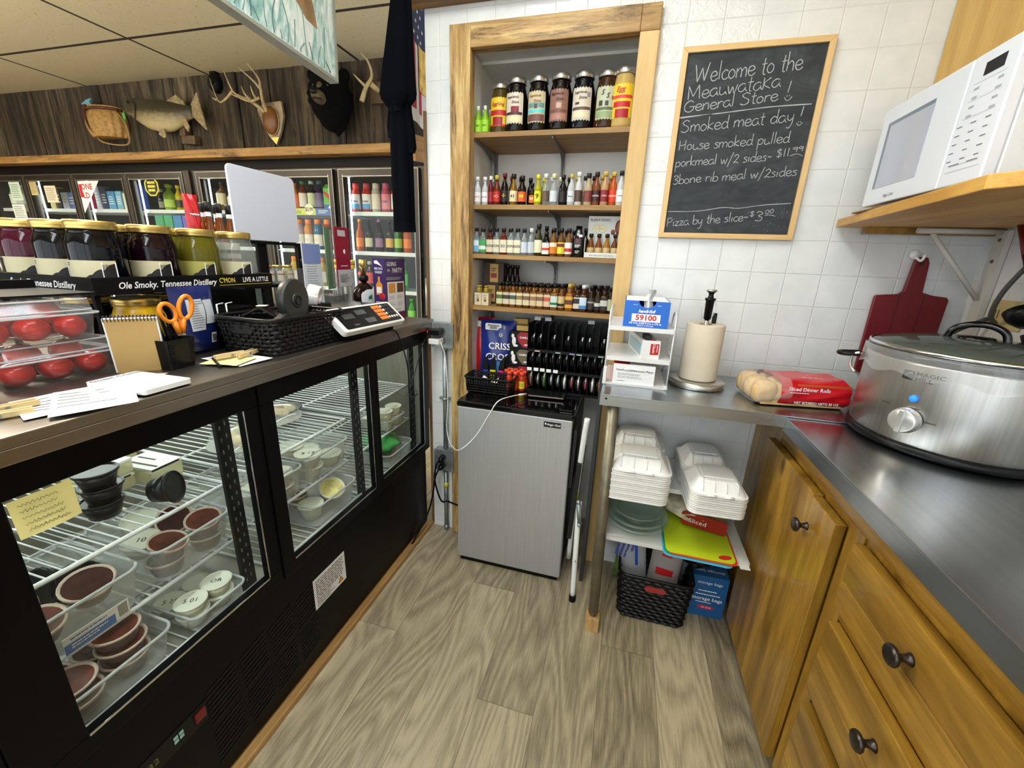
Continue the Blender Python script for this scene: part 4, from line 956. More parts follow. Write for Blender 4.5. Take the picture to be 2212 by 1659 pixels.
# ================================================================ THINGS ON THE STEEL TABLE
ZT = 0.9395
RACKW = mat('rack_white', (226, 226, 226), 0.35)
rk = thing('tiered_rack', 'white three tier wire rack at the left end of the steel table', 'rack', (0, 0, 0))
for z in (ZT+0.006, 1.036, 1.137):
    b = B().bb(-0.044, 1.378, z, 0.155, 1.63, z+0.002).bb(-0.044, 1.376, z-0.012 if z > 1 else z-0.006, 0.155, 1.3785, z+0.002)
    obj('shelf', b, RACKW, rk)
for x in (-0.046, 0.157):
    arc = [(x, 1.382, ZT), (x, 1.382, 1.15), (x, 1.395, 1.175), (x, 1.43, 1.19), (x, 1.47, 1.18), (x, 1.49, 1.15), (x, 1.50, 1.0), (x, 1.62, ZT+0.004)] if x > 0 else [(x, 1.382, ZT), (x, 1.382, 1.18), (x, 1.40, 1.19), (x, 1.60, 1.19), (x, 1.62, 1.17), (x, 1.625, ZT)]
    b = B().tube(arc, 0.0028, 8)
    for k in range(6): b.tube([(x, 1.384, 1.005+k*0.024), (x, 1.60, 1.005+k*0.024)], 0.0016, 6)
    obj('wire_side', b, RACKW, rk)
obj('corner_foot', B().bb(-0.050, 1.373, ZT, -0.038, 1.40, 1.0).bb(0.149, 1.373, ZT, 0.16, 1.40, ZT+0.012), RACKW, rk, bev=0.002)
# foil box
t = thing('foil_sheet_box', 'blue foil sheet box numbered 59100 on the top tier of the white rack', 'box', (0.0645, 1.492, 1.1395), 0.0)
BLUEB = mat('box_blue', (20, 104, 206), 0.45)
hw, hd, hh = 0.069, 0.112, 0.082
arc = [(0.026*math.cos(PI+PI*k/10), hh+0.0-0.020*math.sin(PI*k/10)) for k in range(11)]
poly = [(-hw, 0), (hw, 0), (hw, hh)] + [(a, z) for a, z in arc][::-1] + [(-hw, hh)]
b = B().prism(poly, -hd, -hd+0.001, 'y', 0).bb(-hw, -hd+0.001, 0, -hw+0.001, hd, hh).bb(hw-0.001, -hd+0.001, 0, hw, hd, hh).bb(-hw, hd-0.001, 0, hw, hd, hh).bb(-hw+0.001, -hd+0.001, 0, hw-0.001, hd-0.001, 0.001)
b.bb(-hw, -hd+0.001, hh-0.001, -0.026, hd, hh).bb(0.026, -hd+0.001, hh-0.001, hw, hd, hh).bb(-0.026, -hd+0.06, hh-0.001, 0.026, hd, hh)
b.bb(-hw+0.003, -hd+0.02, hh, hw-0.003, hd-0.004, hh+0.0006, 1)
F = lambda x, z: FRONT(x, -hd-0.0006, z)
b.text('handi-foil', 0.0135, F(0, hh-0.031), 1, 0.03, 0.25).rect(0.088, 0.0245, F(0.0, 0.030), 1).text('59100', 0.0235, FRONT(0, -hd-0.001, 0.030), 2, 0.03, 0, 1.1)
b.text('500 FOIL SHEETS 9 in. x 10¾ in.', 0.0088, F(0, 0.0125), 1, 0.02, 0, 0.85).text('(22.8 cm x 27.3 cm)', 0.0062, F(0, 0.0055), 1, 0.02).text('POP-UP', 0.004, F(-0.036, hh-0.012), 1).text('SHEETS', 0.004, F(0.036, hh-0.012), 1)
obj('carton', b, [BLUEB, WHITEP, REDP], t)
b = B().grid(lambda u, v: ((u-0.5)*0.030*(1-0.3*v)+0.010*v+0.003*math.sin(9*v), -hd+0.012+0.03*v*(1-v)+0.018*abs(u-0.5), 0.052+v*0.066), 6, 10)
obj('foil_sheet', b, mat('foil', (206, 208, 208), 0.35, 0.3, 0.06, 40), t)
# long film box on the middle tier
t = thing('cling_film_box', 'long white and red film box on the middle tier of the white rack', 'box', (0.093, 1.38, 1.0385), 0.18)
b = B().bb(-0.027, 0.0, 0, 0.028, 0.24, 0.060).bb(-0.002, -0.0006, 0.014, 0.025, 0, 0.05, 1).bb(0.028, 0.0, 0.014, 0.0285, 0.2, 0.05, 0).bb(-0.012, 0.002, 0.060, 0.016, 0.05, 0.0606, 1)
b.bb(-0.0276, 0.02, 0.006, -0.0271, 0.22, 0.045, 3)
b.text('Classic', 0.011, XM((0.0085, -0.001, 0.034), (0, 0, -1), (1, 0, 0)), 0, 0.02).lines(0.024, 0.005, 1, XM((0.019, -0.001, 0.034), (0, 0, -1), (1, 0, 0)), 0).lines(0.02, 0.004, 1, FRONT(0.002, 0.026, 0.0608), 0)
b.bb(-0.02, 0.004, 0.0607, 0.0, 0.055, 0.075, 2)
obj('carton', b, [PAPER, REDP, INK, mat('pale_blue_print', (166, 196, 208), 0.5)], t)
# deli paper box
t = thing('deli_paper_box', 'white interfold paper box with red end on the bottom tier of the rack', 'box', (0.048, 1.38, ZT+0.008), 0.0)
b = B().bb(-0.066, 0, 0, 0.068, 0.21, 0.066).bb(-0.0665, -0.0003, 0, -0.066, 0.21, 0.0662, 1).bb(-0.066, 0.001, 0.066, -0.014, 0.2, 0.0664, 1)
b.text('Interfold Delicatessen Paper', 0.0105, FRONT(0.004, -0.0006, 0.046), 3, 0.008).lines(0.075, 0.008, 2, FRONT(-0.012, -0.0006, 0.032), 2, 0.35, 3, 0.2).lines(0.10, 0.008, 2, FRONT(0.0, -0.0006, 0.022), 2, 0.3, 5, 0.4).lines(0.025, 0.003, 1, FRONT(-0.038, -0.0006, 0.008), 2, 0.6)
obj('carton', b, [PAPER, REDP, GREYINK, INK], t)
obj('paper_sheet', B().grid(lambda u, v: (-0.028+u*0.042, -0.003+v*0.07, 0.0455+0.022*v+0.005*math.sin(3*u)), 6, 6), PAPER, t, solid=0.0008)
# paper towel
t = thing('paper_towel_stand', 'brushed steel kitchen roll stand with a black topped post', 'paper towel holder', (0.264, 1.495, ZT))
obj('base', B().lathe([(0.089, 0), (0.091, 0.004), (0.091, 0.018), (0.086, 0.022), (0.05, 0.024), (0.0001, 0.024)], 40), brushed('stand_steel', (190, 186, 178), 'x', 0.3, 20, 0.08), t)
b = B().lathe([(0.0085, 0.024), (0.0085, 0.25)], 14)
obj('post', b, CHROME, t)
obj('grip', B().lathe([(0.0115, 0.228), (0.0135, 0.29), (0.017, 0.2905), (0.017, 0.296), (0.010, 0.2965), (0.0075, 0.305), (0.009, 0.313), (0.016, 0.318)], 18), BLACK, t)
obj('cap', B().lathe([(0.0165, 0.318), (0.0165, 0.3225), (0.010, 0.324), (0.0001, 0.3235)], 18), SILVER, t)
obj('spring_arm', B().tube(smooth([(-0.014, 0, 0.29), (-0.021, 0, 0.27), (-0.021, 0, 0.25), (-0.016, 0, 0.228)], 5), 0.0009, 6).tube(smooth([(0.014, 0, 0.29), (0.020, 0, 0.272), (0.019, 0, 0.25), (0.014, 0, 0.235)], 5), 0.0009, 6), CHROME, t)
obj('tension_pad', B().bb(0.020, 0.02, 0.20, 0.034, 0.032, 0.247), BLACK, t, bev=0.004)
t = thing('paper_towel_roll', 'unbleached beige kitchen roll on the steel stand', 'paper towel', (0.264, 1.495, ZT+0.0245))
TOWEL = mat('kraft_towel', (222, 208, 184), 0.9, 0, 0.03, 12, 0.35, 160)
obj('roll', B().lathe([(0.020, 0.0), (0.060, 0), (0.0605, 0.004), (0.0605, 0.184), (0.0595, 0.187), (0.020, 0.187), (0.020, 0.0)], 48, cap=False), TOWEL, t)
obj('core', B().lathe([(0.0195, 0.001), (0.0195, 0.186)], 20, cap=False), mat('core_board', (166, 138, 104), 0.9), t)
# dinner rolls
t = thing('dinner_rolls_pack', 'red and clear bag of sliced dinner rolls on the steel table', 'bread', (0.525, 1.425, ZT), 0.17)
b = B(); rd = random.Random(5)
for i in range(4):
    for j in range(3):
        b.ball((-0.102+i*0.061, -0.052+j*0.052, 0.038), (0.0335, 0.030, 0.036), 12, 0, lambda p: tuple(math.copysign(abs(q)**0.7, q) for q in p))
b.bb(-0.115, -0.075, 0.004, 0.112, 0.075, 0.034)
obj('rolls', b, mat('roll_crust', (222, 186, 128), 0.7, 0, 0.12, 18), t)
REDBAG = mat('red_bag_print', (206, 22, 34), 0.22, 0, 0.08, 14, 0.5, 30)
def sleeve(x0, x1, e, n=26, wob=0.004, seed=3, taper=0.0):
    rd = random.Random(seed); k = [rd.uniform(15, 60) for _ in range(3)]
    def fn(u, v):
        x = x0+(x1-x0)*u; a = 2*PI*v
        ca, sa = math.cos(a), math.sin(a)
        q = (abs(ca)**3.2+abs(sa)**3.2)**(-1/3.2)
        y = (0.083+e)*ca*q; z = 0.041+(0.041+e)*sa*q
        w_ = wob*math.sin(k[0]*x+5*a)*math.sin(k[1]*x*0.7+3*a)
        s = 1-taper*max(0, u-0.75)/0.25
        return (x, y*s+w_*ca, max(0.0008, 0.041+(z-0.041)*s+w_*sa))
    return fn
b = B().grid(sleeve(-0.070, 0.125, 0.002, wob=0.004), 20, 40)
nS = sleeve(-0.045, 0.125, 0.0035, wob=0.003)
b.grid(lambda u, v: (0.125, ) + nS(1, 0.25)[1:2] + (0.04,), 1, 1)
b.add([sleeve(-0.045, 0.125, 0.002, wob=0.003)(1, i/40) for i in range(40)], [tuple(range(40))], 0)
b.text('Sliced Dinner Rolls', 0.0150, FRONT(0.005, -0.0905, 0.060), 1, 0.02).lines(0.055, 0.004, 1, FRONT(-0.02, -0.0905, 0.049), 1, 0.6).text('NET WT/PESO NETO 20 OZ', 0.010, FRONT(0.03, -0.0925, 0.020), 1, 0.02).text('NET WT 20 OZ', 0.009, UP(0.03, -0.045, 0.0862), 1, 0.02)
b.bb(-0.03, -0.0885, 0.069, 0.118, -0.088, 0.076, 2)
obj('printed_film', b, [REDBAG, WHITEP, mat('film_orange', (206, 92, 44), 0.4)], t)
b = B().grid(sleeve(-0.128, -0.040, 0.003, wob=0.007, seed=8), 14, 40).grid(lambda u, v: (-0.128-0.012*(1-v), sleeve(-0.128, -0.04, 0.003, wob=0.007, seed=8)(0, u)[1]*v, 0.041+(sleeve(-0.128, -0.04, 0.003, wob=0.007, seed=8)(0, u)[2]-0.041)*v), 40, 6)
b.grid(lambda u, v: (0.125+0.03*u, (v-0.5)*0.14*(1-0.3*u), 0.025+0.012*math.sin(9*v)+0.02*v), 6, 10)
obj('clear_film', b, FILM, t)

# ================================================================ SLOW COOKER
CK = thing('slow_cooker', 'large oval stainless slow cooker on the dark steel worktop', 'slow cooker', (0.80, 1.21, 0.9345))
CSTEEL = brushed('cooker_steel', (176, 174, 170), 'z', 0.34, 40, 0.05)
sx, sy = 0.185, 0.20
def el(r, k=1): return r
obj('base', B().lathe([(0.95, 0.0), (1.01, 0.004), (1.015, 0.016), (0.985, 0.022)], 64, sx=sx, sy=sy), BLACK, CK)
body = obj('housing', B().lathe([(0.965, 0.020), (0.985, 0.024), (0.992, 0.12), (0.992, 0.205), (0.985, 0.212)], 64, sx=sx, sy=sy), CSTEEL, CK)
obj('crock_rim', B().lathe([(0.93, 0.21), (1.01, 0.214), (1.03, 0.222), (1.0, 0.229), (0.93, 0.229)], 64, sx=sx, sy=sy, cap=False), mat('crock_black', (24, 24, 26), 0.15), CK)
obj('liner_film', B().grid(lambda u, v: ((1.035+0.012*math.sin(u*90)*(1-v)+0.010*math.sin(u*53+2)*(1-v))*sx*math.cos(2*PI*u), (1.035+0.012*math.sin(u*90)*(1-v)+0.010*math.sin(u*47)*(1-v))*sy*math.sin(2*PI*u), 0.178+0.052*v+0.006*math.sin(u*70)*(1-v)), 180, 6), FILM, CK)
ld = obj('lid', B().lathe([(1.0, 0.230), (0.985, 0.236), (0.86, 0.246), (0.5, 0.258), (0.0001, 0.262)], 64, sx=sx, sy=sy, cap=False), clear('lid_glass', (170, 182, 170), 0.35, (120, 130, 122), 0.06, 1.5), CK)
obj('lid_rim', B().lathe([(0.985, 0.230), (1.005, 0.2315), (1.0, 0.239), (0.975, 0.2385)], 64, sx=sx, sy=sy, cap=False), CHROME, ld)
obj('handle', B().tube(smooth([(-0.040, 0.03, 0.258), (-0.034, 0.024, 0.280), (-0.012, 0.008, 0.293), (0.014, -0.008, 0.293), (0.034, -0.022, 0.280), (0.040, -0.028, 0.258)], 6), 0.0075, 12).lathe([(0.034, 0.258), (0.030, 0.266), (0.0001, 0.268)], 24), MATS['glossy_black'], ld)
# side loop handle
obj('side_handle', B().tube(smooth([(-0.165, 0.115, 0.185), (-0.195, 0.125, 0.182), (-0.198, 0.150, 0.182), (-0.150, 0.150, 0.185)], 6), 0.006, 10), BLACK, CK)
obj('handle_bracket', B().tube(smooth([(-0.166, 0.112, 0.19), (-0.180, 0.118, 0.180), (-0.176, 0.12, 0.15), (-0.165, 0.116, 0.135)], 5), 0.004, 8), CHROME, CK)
def skin(a, z, off=0.0):
    """point and axes on the oval steel wall"""
    k = 0.992
    p = Vector((k*sx*math.cos(a), k*sy*math.sin(a), z)); t_ = Vector((-sx*math.sin(a), sy*math.cos(a), 0)).normalized(); n_ = t_.cross(Vector((0, 0, 1)))
    return XM(p+n_*off, t_, (0, 0, 1))
def wrap(b0, a_c, z_c, off):
    """bend flat printed shapes round the oval wall"""
    out = []
    for x, y, z in b0.v:
        a = a_c+x/0.192; out.append(tuple(skin(a, z_c+y, off+z) @ Vector((0, 0, 0))))
    b0.v = out; return b0
ak = math.atan2(1.093-1.21, (1.093 and 0.65)-0.80) % (2*PI)
ak = math.atan2((1.093-1.21)/sy, (0.65-0.80)/sx)
kb = B(); kb.M = skin(ak, 0.079, 0.0)
kb.lathe([(0.030, 0.001), (0.030, 0.008), (0.027, 0.020), (0.024, 0.022), (0.0001, 0.022)], 28)
kb.bb(-0.005, -0.026, 0.020, 0.005, 0.026, 0.028)
obj('control_knob', kb, mat('satin_knob', (206, 206, 204), 0.25, 0.6), CK, bev=0.001)
lb = B(); lb.M = skin(ak, 0.131, 0.0); lb.lathe([(0.008, 0.0), (0.007, 0.005), (0.0001, 0.007)], 16)
obj('indicator_light', lb, emit('blue_indicator', (30, 110, 240), 0.9), CK)
g = B().text('MAGIC', 0.0125, Matrix.Translation((0.013, 0.0058, 0)), 0, 0.012, 0, 1.3, 'LEFT').text('MILL', 0.0125, Matrix.Translation((0.013, -0.0058, 0)), 0, 0.012, 0, 1.3, 'LEFT')
g.rect(0.022, 0.021, Matrix.Translation((-0.001, 0, 0)), 0, 0.003)
for k in range(3): 
    pts = [(-0.010+0.004*k, -0.012+0.004*k), (-0.002+0.003*k, 0.004+0.003*k), (0.016, 0.006+0.0035*k)]
    Q = smooth([(x*0.6-0.002, y*0.6, 0) for x, y in pts], 4); vs = []
    for i, p in enumerate(Q): vs += [(p.x, p.y-0.0008, 0.0003), (p.x, p.y+0.0008, 0.0003)]
    g.add(vs, [(2*i, 2*i+2, 2*i+3, 2*i+1) for i in range(len(Q)-1)], 1)
g.lines(0.018, 0.003, 1, Matrix.Translation((-0.028, -0.076, 0)), 0, 0.5, 2, 0).lines(0.018, 0.003, 1, Matrix.Translation((0.030, -0.072, 0)), 0, 0.5, 2, 0).lines(0.026, 0.003, 1, Matrix.Translation((0.060, -0.096, 0)), 0, 0.5, 4, 0)
wrap(g, ak-0.12, 0.181, 0.0012)
obj('lettering', g, [INK, SILVER], CK)

# ================================================================ CUTTING BOARD, OUTLET, LADLES
MAROON = mat('maroon_plastic', (112, 16, 26), 0.4, 0, 0.04, 8, 0.15, 200)
t = thing('chopping_board', 'maroon chopping board hanging by its handle on the tiled wall', 'cutting board', (0.886, 1.655, 1.0))
poly = [(-0.098, 0.014), (-0.088, 0.004), (0.088, 0.004), (0.098, 0.014), (0.100, 0.26), (0.094, 0.268), (0.055, 0.272), (0.026, 0.280), (0.020, 0.37), (0.012, 0.388), (-0.012, 0.388), (-0.020, 0.376), (-0.026, 0.282), (-0.036, 0.272), (-0.096, 0.266), (-0.100, 0.258)]
obj('blade', B().prism(poly, -0.006, 0.006, 'y'), MAROON, t, bev=0.003)
obj('fold_crease', B().bb(-0.034, -0.0068, 0.006, -0.032, -0.0058, 0.27).bb(0.032, -0.0068, 0.006, 0.034, -0.0058, 0.27), mat('maroon_dark', (70, 8, 16), 0.5), t)
obj('hanging_hole', B().at((-0.002, -0.0062, 0.368), (PI/2, 0, 0)).lathe([(0.006, 0), (0.006, 0.0006)], 12), INK, t)
t = thing('wall_hook', 'small white hook on the tiles holding the maroon board', 'hook', (0.868, 1.666, 1.395))
obj('plate', B().at((0, 0, 0), (PI/2, 0, 0)).lathe([(0.016, 0), (0.013, 0.007), (0.0001, 0.009)], 16), WHITE, t)
obj('prong', B().tube(smooth([(0, -0.006, -0.006), (0.008, -0.022, -0.018), (0.012, -0.026, -0.010), (0.014, -0.026, 0.0)], 5), 0.004, 8), WHITE, t)
t = thing('wall_outlet', 'yellowed outlet plate on the right wall behind the slow cooker', 'outlet', (1.039, 1.50, 1.235))
obj('plate', B().bb(-0.006, -0.058, -0.04, 0, 0.058, 0.04), mat('yellowed_plate', (206, 186, 130), 0.5, 0, 0.05), t, bev=0.002)
b = B()
for y in (-0.026, 0.026): b.bb(-0.0068, y-0.006, -0.012, -0.006, y-0.004, 0.012).bb(-0.0068, y+0.004, -0.012, -0.006, y+0.006, 0.012)
obj('slots', b, INK, t)
def ladle(y, z, tilt, name, label, cat):
    t = thing(name, label, cat, (0.985, y, z), rot=(tilt, 0.10, 0))
    obj('handle', B().tube([(0, 0, 0.13), (0, 0, 0.02)], [0.012, 0.009], 10, flat=0.7), MAROON, t)
    obj('shaft', B().tube(smooth([(0, 0, 0.03), (0, 0, -0.06), (-0.006, 0, -0.12)], 4), [0.007]*9, 8), BLACK, t)
    obj('head', B().at((-0.01, 0, -0.155)).lathe([(0.0001, -0.028), (0.02, -0.025), (0.036, -0.008), (0.042, 0.012), (0.040, 0.012), (0.034, -0.006), (0.0001, -0.022)], 20), BLACK, t)
    return t
ladle(1.42, 1.37, -0.62, 'ladle', 'black ladle with a maroon handle hanging nearest the chopping board', 'ladle')
ladle(1.30, 1.34, -0.30, 'serving_spoon', 'black spoon with a maroon handle at the right photo edge', 'spoon')
tag(obj('cable_loop', B().tube(smooth([(1.02, 1.50, 1.21), (0.99, 1.48, 1.235), (0.985, 1.46, 1.30), (1.0, 1.43, 1.38)], 6), 0.006, 8).tube(smooth([(1.02, 1.53, 1.22), (0.97, 1.56, 1.17), (0.955, 1.60, 1.10)], 6), 0.006, 8), mat('grey_cable', (74, 74, 72), 0.5)), 'grey cable running up the right wall from the yellowed outlet', 'cable')

# ================================================================ WALL SHELF, MICROWAVE, UPPER CABINET
t = thing('wall_shelf', 'thick pine wall shelf under the microwave', 'shelf', (0, 0, 0))
obj('board', B().prism([(0.628, 1.655), (0.545, 0.92), (0.60, 0.85), (1.035, 0.79), (1.035, 1.655)], 1.472, 1.496), wood('shelf_pine', (176, 126, 48), (224, 176, 92), 'y', 1, 0.45, 0.7, 0.9, 9), t, bev=0.002)
obj('cleat', B().bb(0.70, 1.62, 1.452, 1.03, 1.65, 1.4715), HONEYY, t)
b = B().tube([(0.82, 1.597, 1.462), (1.03, 1.597, 1.462)], 0.008, 8).tube([(0.86, 1.597, 1.455), (1.02, 1.597, 1.27)], 0.007, 8).bb(1.024, 1.575, 1.12, 1.038, 1.617, 1.465)
obj('bracket', b, mat('bracket_white', (206, 204, 196), 0.45), t)
obj('bracket_screw', B().ball((1.0235, 1.595, 1.44), 0.005, 8).ball((1.0235, 1.595, 1.38), 0.005, 8), mat('screw_brown', (110, 92, 70), 0.4, 0.6), t)
mw = thing('microwave', 'white microwave oven on the pine wall shelf', 'microwave', (0.65, 1.322, 1.5155))
W2 = 0.222
MWW = mat('microwave_white', (228, 231, 238), 0.28)
obj('housing', B().bb(0.012, -W2, 0, 0.36, W2, 0.252), mat('microwave_side', (226, 228, 230), 0.35), mw, bev=0.004)
dd = obj('door', B().bb(-0.012, -0.098, 0.003, 0.0115, W2, 0.250), MWW, mw, bev=0.003)
win = [(-0.002, 0.045), (0.178, 0.045), (0.178, 0.205), (-0.002, 0.205)]
b = B().bb(-0.0130, -0.004, 0.046, -0.0122, 0.185, 0.212)
obj('window', b, mat('window_grey', (186, 190, 204), 0.12), dd)
b = B().bb(-0.0136, 0.174, 0.048, -0.0131, 0.184, 0.210).bb(-0.0136, -0.003, 0.203, -0.0131, 0.174, 0.211)
obj('window_edge', b, mat('window_edge_grey', (118, 132, 148), 0.2), dd)  # darker strips down one side and along the top of the window
obj('badge', B().text('Magic Chef', 0.0105, WEST(-0.0126, 0.095, 0.020), 0, 0.0, 0.2), INK, dd)
pn = obj('control_panel', B().bb(-0.012, -W2, 0.003, 0.0115, -0.1005, 0.250), MWW, mw, bev=0.003)
obj('display', B().bb(-0.0128, -0.190, 0.205, -0.0121, -0.140, 0.228), INK, pn)
b = B()
for i in range(9):
    for j in range(3 if i > 3 else 2):
        y = -0.205+j*(0.038 if i > 3 else 0.06)+0.012; z = 0.186-i*0.0165
        b.lines(0.016, 0.005, 1 if i > 3 else 2, WEST(-0.0124, y, z), 0, 0.5, i*3+j, 0.2)
for z in (0.196, 0.165, 0.133, 0.043): b.rect(0.085, 0.0007, WEST(-0.0124, -0.161, z), 1)
b.rect(0.03, 0.002, WEST(-0.0124, -0.135, 0.045), 0).rect(0.03, 0.002, WEST(-0.0124, -0.185, 0.045), 0)
obj('keypad', b, [GREYINK, mat('keyline', (176, 180, 190), 0.5)], pn)
obj('door_button', B().rect(0.095, 0.0012, WEST(-0.0123, -0.161, 0.032)), MATS['keyline'], pn)
b = B()
for x in (0.03, 0.32):
    for y in (-0.18, 0.18): b.lathe([(0.012, -0.019), (0.012, 0.0)], 12, c=(x, y, 0))
obj('foot', b, BLACKM, mw)
tag(obj('cardboard_sheet', B().bb(0.60, 1.02, 1.4965, 1.0, 1.50, 1.4995), mat('cardboard', (120, 92, 62), 0.8)), 'brown card sheet between the microwave and the pine shelf', 'sheet')
up = thing('wall_cabinet', 'upper pine wall cabinet above the microwave', 'cabinet', (0, 0, 0))
b = B()
y = 1.664; i = 0
while y > -0.4:
    w_ = (0.145, 0.118, 0.16, 0.13)[i % 4]; b.bb(0.785+0.0007*(i % 2), y-w_+0.001, 1.80, 0.805, y, 2.70); y -= w_; i += 1
obj('board_front', b, HONEYP, up, bev=0.0012)
obj('carcass', B().bb(0.806, -0.4, 1.81, 1.038, 1.664, 2.715), HONEYP, up)
# ================================================================ RECESS SHELVES
SHW = wood('shelf_ply', (126, 92, 48), (180, 142, 84), 'x', 1.2, 0.55, 0, 0.9, 9, 0.1)
BRK = mat('bracket_grey', (128, 126, 122), 0.45, 0.5)
SZ = (1.797, 1.540, 1.350, 1.136)
for i, z in enumerate(SZ):
    t = thing('recess_shelf', 'wooden shelf in the doorway recess, %s' % ('topmost, holding the large mason jars', 'second from the top, holding mixed miniatures', 'third from the top, beside the white gift carton', 'lowest, holding the whiskey coloured miniatures')[i], 'shelf', (0, 0, 0))
    obj('board', B().bb(-0.654, 1.690, z-0.018, -0.051, 1.966, z), SHW, t, bev=0.001)
    for x in (-0.640, -0.335):
        b = B().prism([(1.700, z-0.019), (1.962, z-0.019), (1.962, z-0.10), (1.940, z-0.065), (1.90, z-0.04), (1.80, z-0.026), (1.700, z-0.026)], x-0.0016, x+0.0016, 'x')
        obj('bracket', b, BRK, t)
for x in (-0.640, -0.335):
    t = thing('shelf_track', 'slotted metal shelf upright on the recess back wall, %s' % ('left one' if x < -0.5 else 'middle one'), 'shelf track', (x, 1.967, 0))
    b = B().bb(-0.008, -0.008, 0.95, 0.008, 0.002, 1.78)
    for k in range(50): b.bb(-0.002, -0.0084, 0.96+k*0.016, 0.002, -0.008, 0.970+k*0.016, 1)
    obj('rail', b, [BRK, INK], t)

def label_band(r, z0, z1, n=20, a0=-PI*0.95, a1=-PI*0.05, sq=0):
    return B().lathe([(r*1.02+0.0004, z0), (r*1.02+0.0004, z1)], n, 0, sq=sq, cap=False, a0=a0, a1=a1)
PROF = {
 'round': lambda r, h: [(r*0.92, 0), (r, h*0.02), (r, h*0.52), (r*0.92, h*0.60), (r*0.5, h*0.72), (r*0.42, h*0.88)],
 'tall': lambda r, h: [(r*0.92, 0), (r, h*0.02), (r, h*0.56), (r*0.85, h*0.64), (r*0.42, h*0.76), (r*0.36, h*0.9)],
 'square': lambda r, h: [(r*0.92, 0), (r, h*0.02), (r, h*0.60), (r*0.85, h*0.67), (r*0.48, h*0.74), (r*0.42, h*0.9)],
 'flask': lambda r, h: [(r*0.85, 0), (r*0.95, h*0.03), (r*1.05, h*0.2), (r*0.98, h*0.5), (r*0.6, h*0.66), (r*0.42, h*0.74), (r*0.40, h*0.88)],
 'soda': lambda r, h: [(r*0.86, 0), (r, h*0.04), (r, h*0.25), (r*0.94, h*0.35), (r, h*0.45), (r, h*0.55), (r*0.8, h*0.70), (r*0.36, h*0.86), (r*0.36, h*0.92)],
 'longneck': lambda r, h: [(r*0.95, 0), (r, h*0.02), (r, h*0.52), (r*0.85, h*0.62), (r*0.45, h*0.74), (r*0.38, h*0.94)],
 'shaker': lambda r, h: [(r*0.9, 0), (r, h*0.03), (r*0.97, h*0.35), (r, h*0.5), (r*0.95, h*0.72), (r*0.7, h*0.80), (r*0.66, h*0.84)],
}
def liquid(col, rough=0.06): return mat('liquid_%d_%d_%d' % col, tuple(int(c*0.85) for c in col), rough, 0, 0, spec=0.28)
def bottle(loc, label, body, cap, lab=None, kind='round', r=0.0145, h=0.11, band=(0.1, 0.45), txt=None, tcol=None, group=None, name='miniature_bottle', cat='bottle', second=None, neck=None, rz=0, capr=0.6, tsz=0.32, lift=0):
    sq = 0.85 if kind == 'square' else 0
    n = 16
    key = (kind, r, h, body)
    bm = liquid(body) if isinstance(body, tuple) else body
    def mk():
        b = B().lathe(PROF[kind](r, h), n, 0, sq=0)
        if sq: b = B().lathe(PROF[kind](r, h)[:4], 24, 0, sq=0.85, cap=True).lathe(PROF[kind](r, h)[3:], n, 0)
        return b.mesh('bottle', [bm])
    o = obj(name, meshcache(key, mk), bm, loc=loc, rot=(0, 0, rz)); tag(o, label, cat, group)
    zt = PROF[kind](r, h)[-1][1]; cr = r*capr
    cm = mat('cap_%d_%d_%d' % cap, cap, 0.35)
    obj('cap', meshcache(('cap', cr, h, zt, cap), lambda: B().lathe([(cr, zt-h*0.03), (cr, h*0.985), (cr*0.92, h), (0.0001, h)], 14).mesh('cap', [cm])), cm, o)
    if lab:
        lm = mat('label_%d_%d_%d' % lab, lab, 0.5)
        lb = label_band(r, h*band[0], h*band[1], 14, sq=sq)
        mats = [lm]
        if second:
            z0 = h*(band[0]+(band[1]-band[0])*second[1]); z1 = h*(band[0]+(band[1]-band[0])*second[2])
            lb.lathe([(r*1.02+0.0008, z0), (r*1.02+0.0008, z1)], 14, 1, sq=sq, cap=False, a0=-PI*0.85, a1=-PI*0.15); mats.append(mat('label_%d_%d_%d' % second[0], second[0], 0.5))
        if txt:
            mats.append(mat('label_%d_%d_%d' % tcol, tcol, 0.5)); mi = len(mats)-1
            tb = B().text(txt, r*2*tsz, Matrix.Translation((0, h*(band[0]+band[1])/2+lift*h, 0)), 0, 0.015)
            if sq: tb.v = [(x, -r*1.02-0.0012, y) for x, y, z in tb.v]
            else: tb.v = [((r*1.02+0.0012)*math.sin(x/r), -(r*1.02+0.0012)*math.cos(x/r), y) for x, y, z in tb.v]
            lb.add(tb.v, tb.f, mi)
        obj('paper_label', lb, mats, o)
    if neck:
        obj('neck_band', B().lathe([(r*0.5, zt-h*0.10), (r*0.47, zt-h*0.02)], 12, cap=False), mat('label_%d_%d_%d' % neck, neck, 0.5), o)
    return o
CLEARB = clear('clear_bottle', (244, 248, 248), 0.16, (214, 222, 222), 0.04, 1.5)

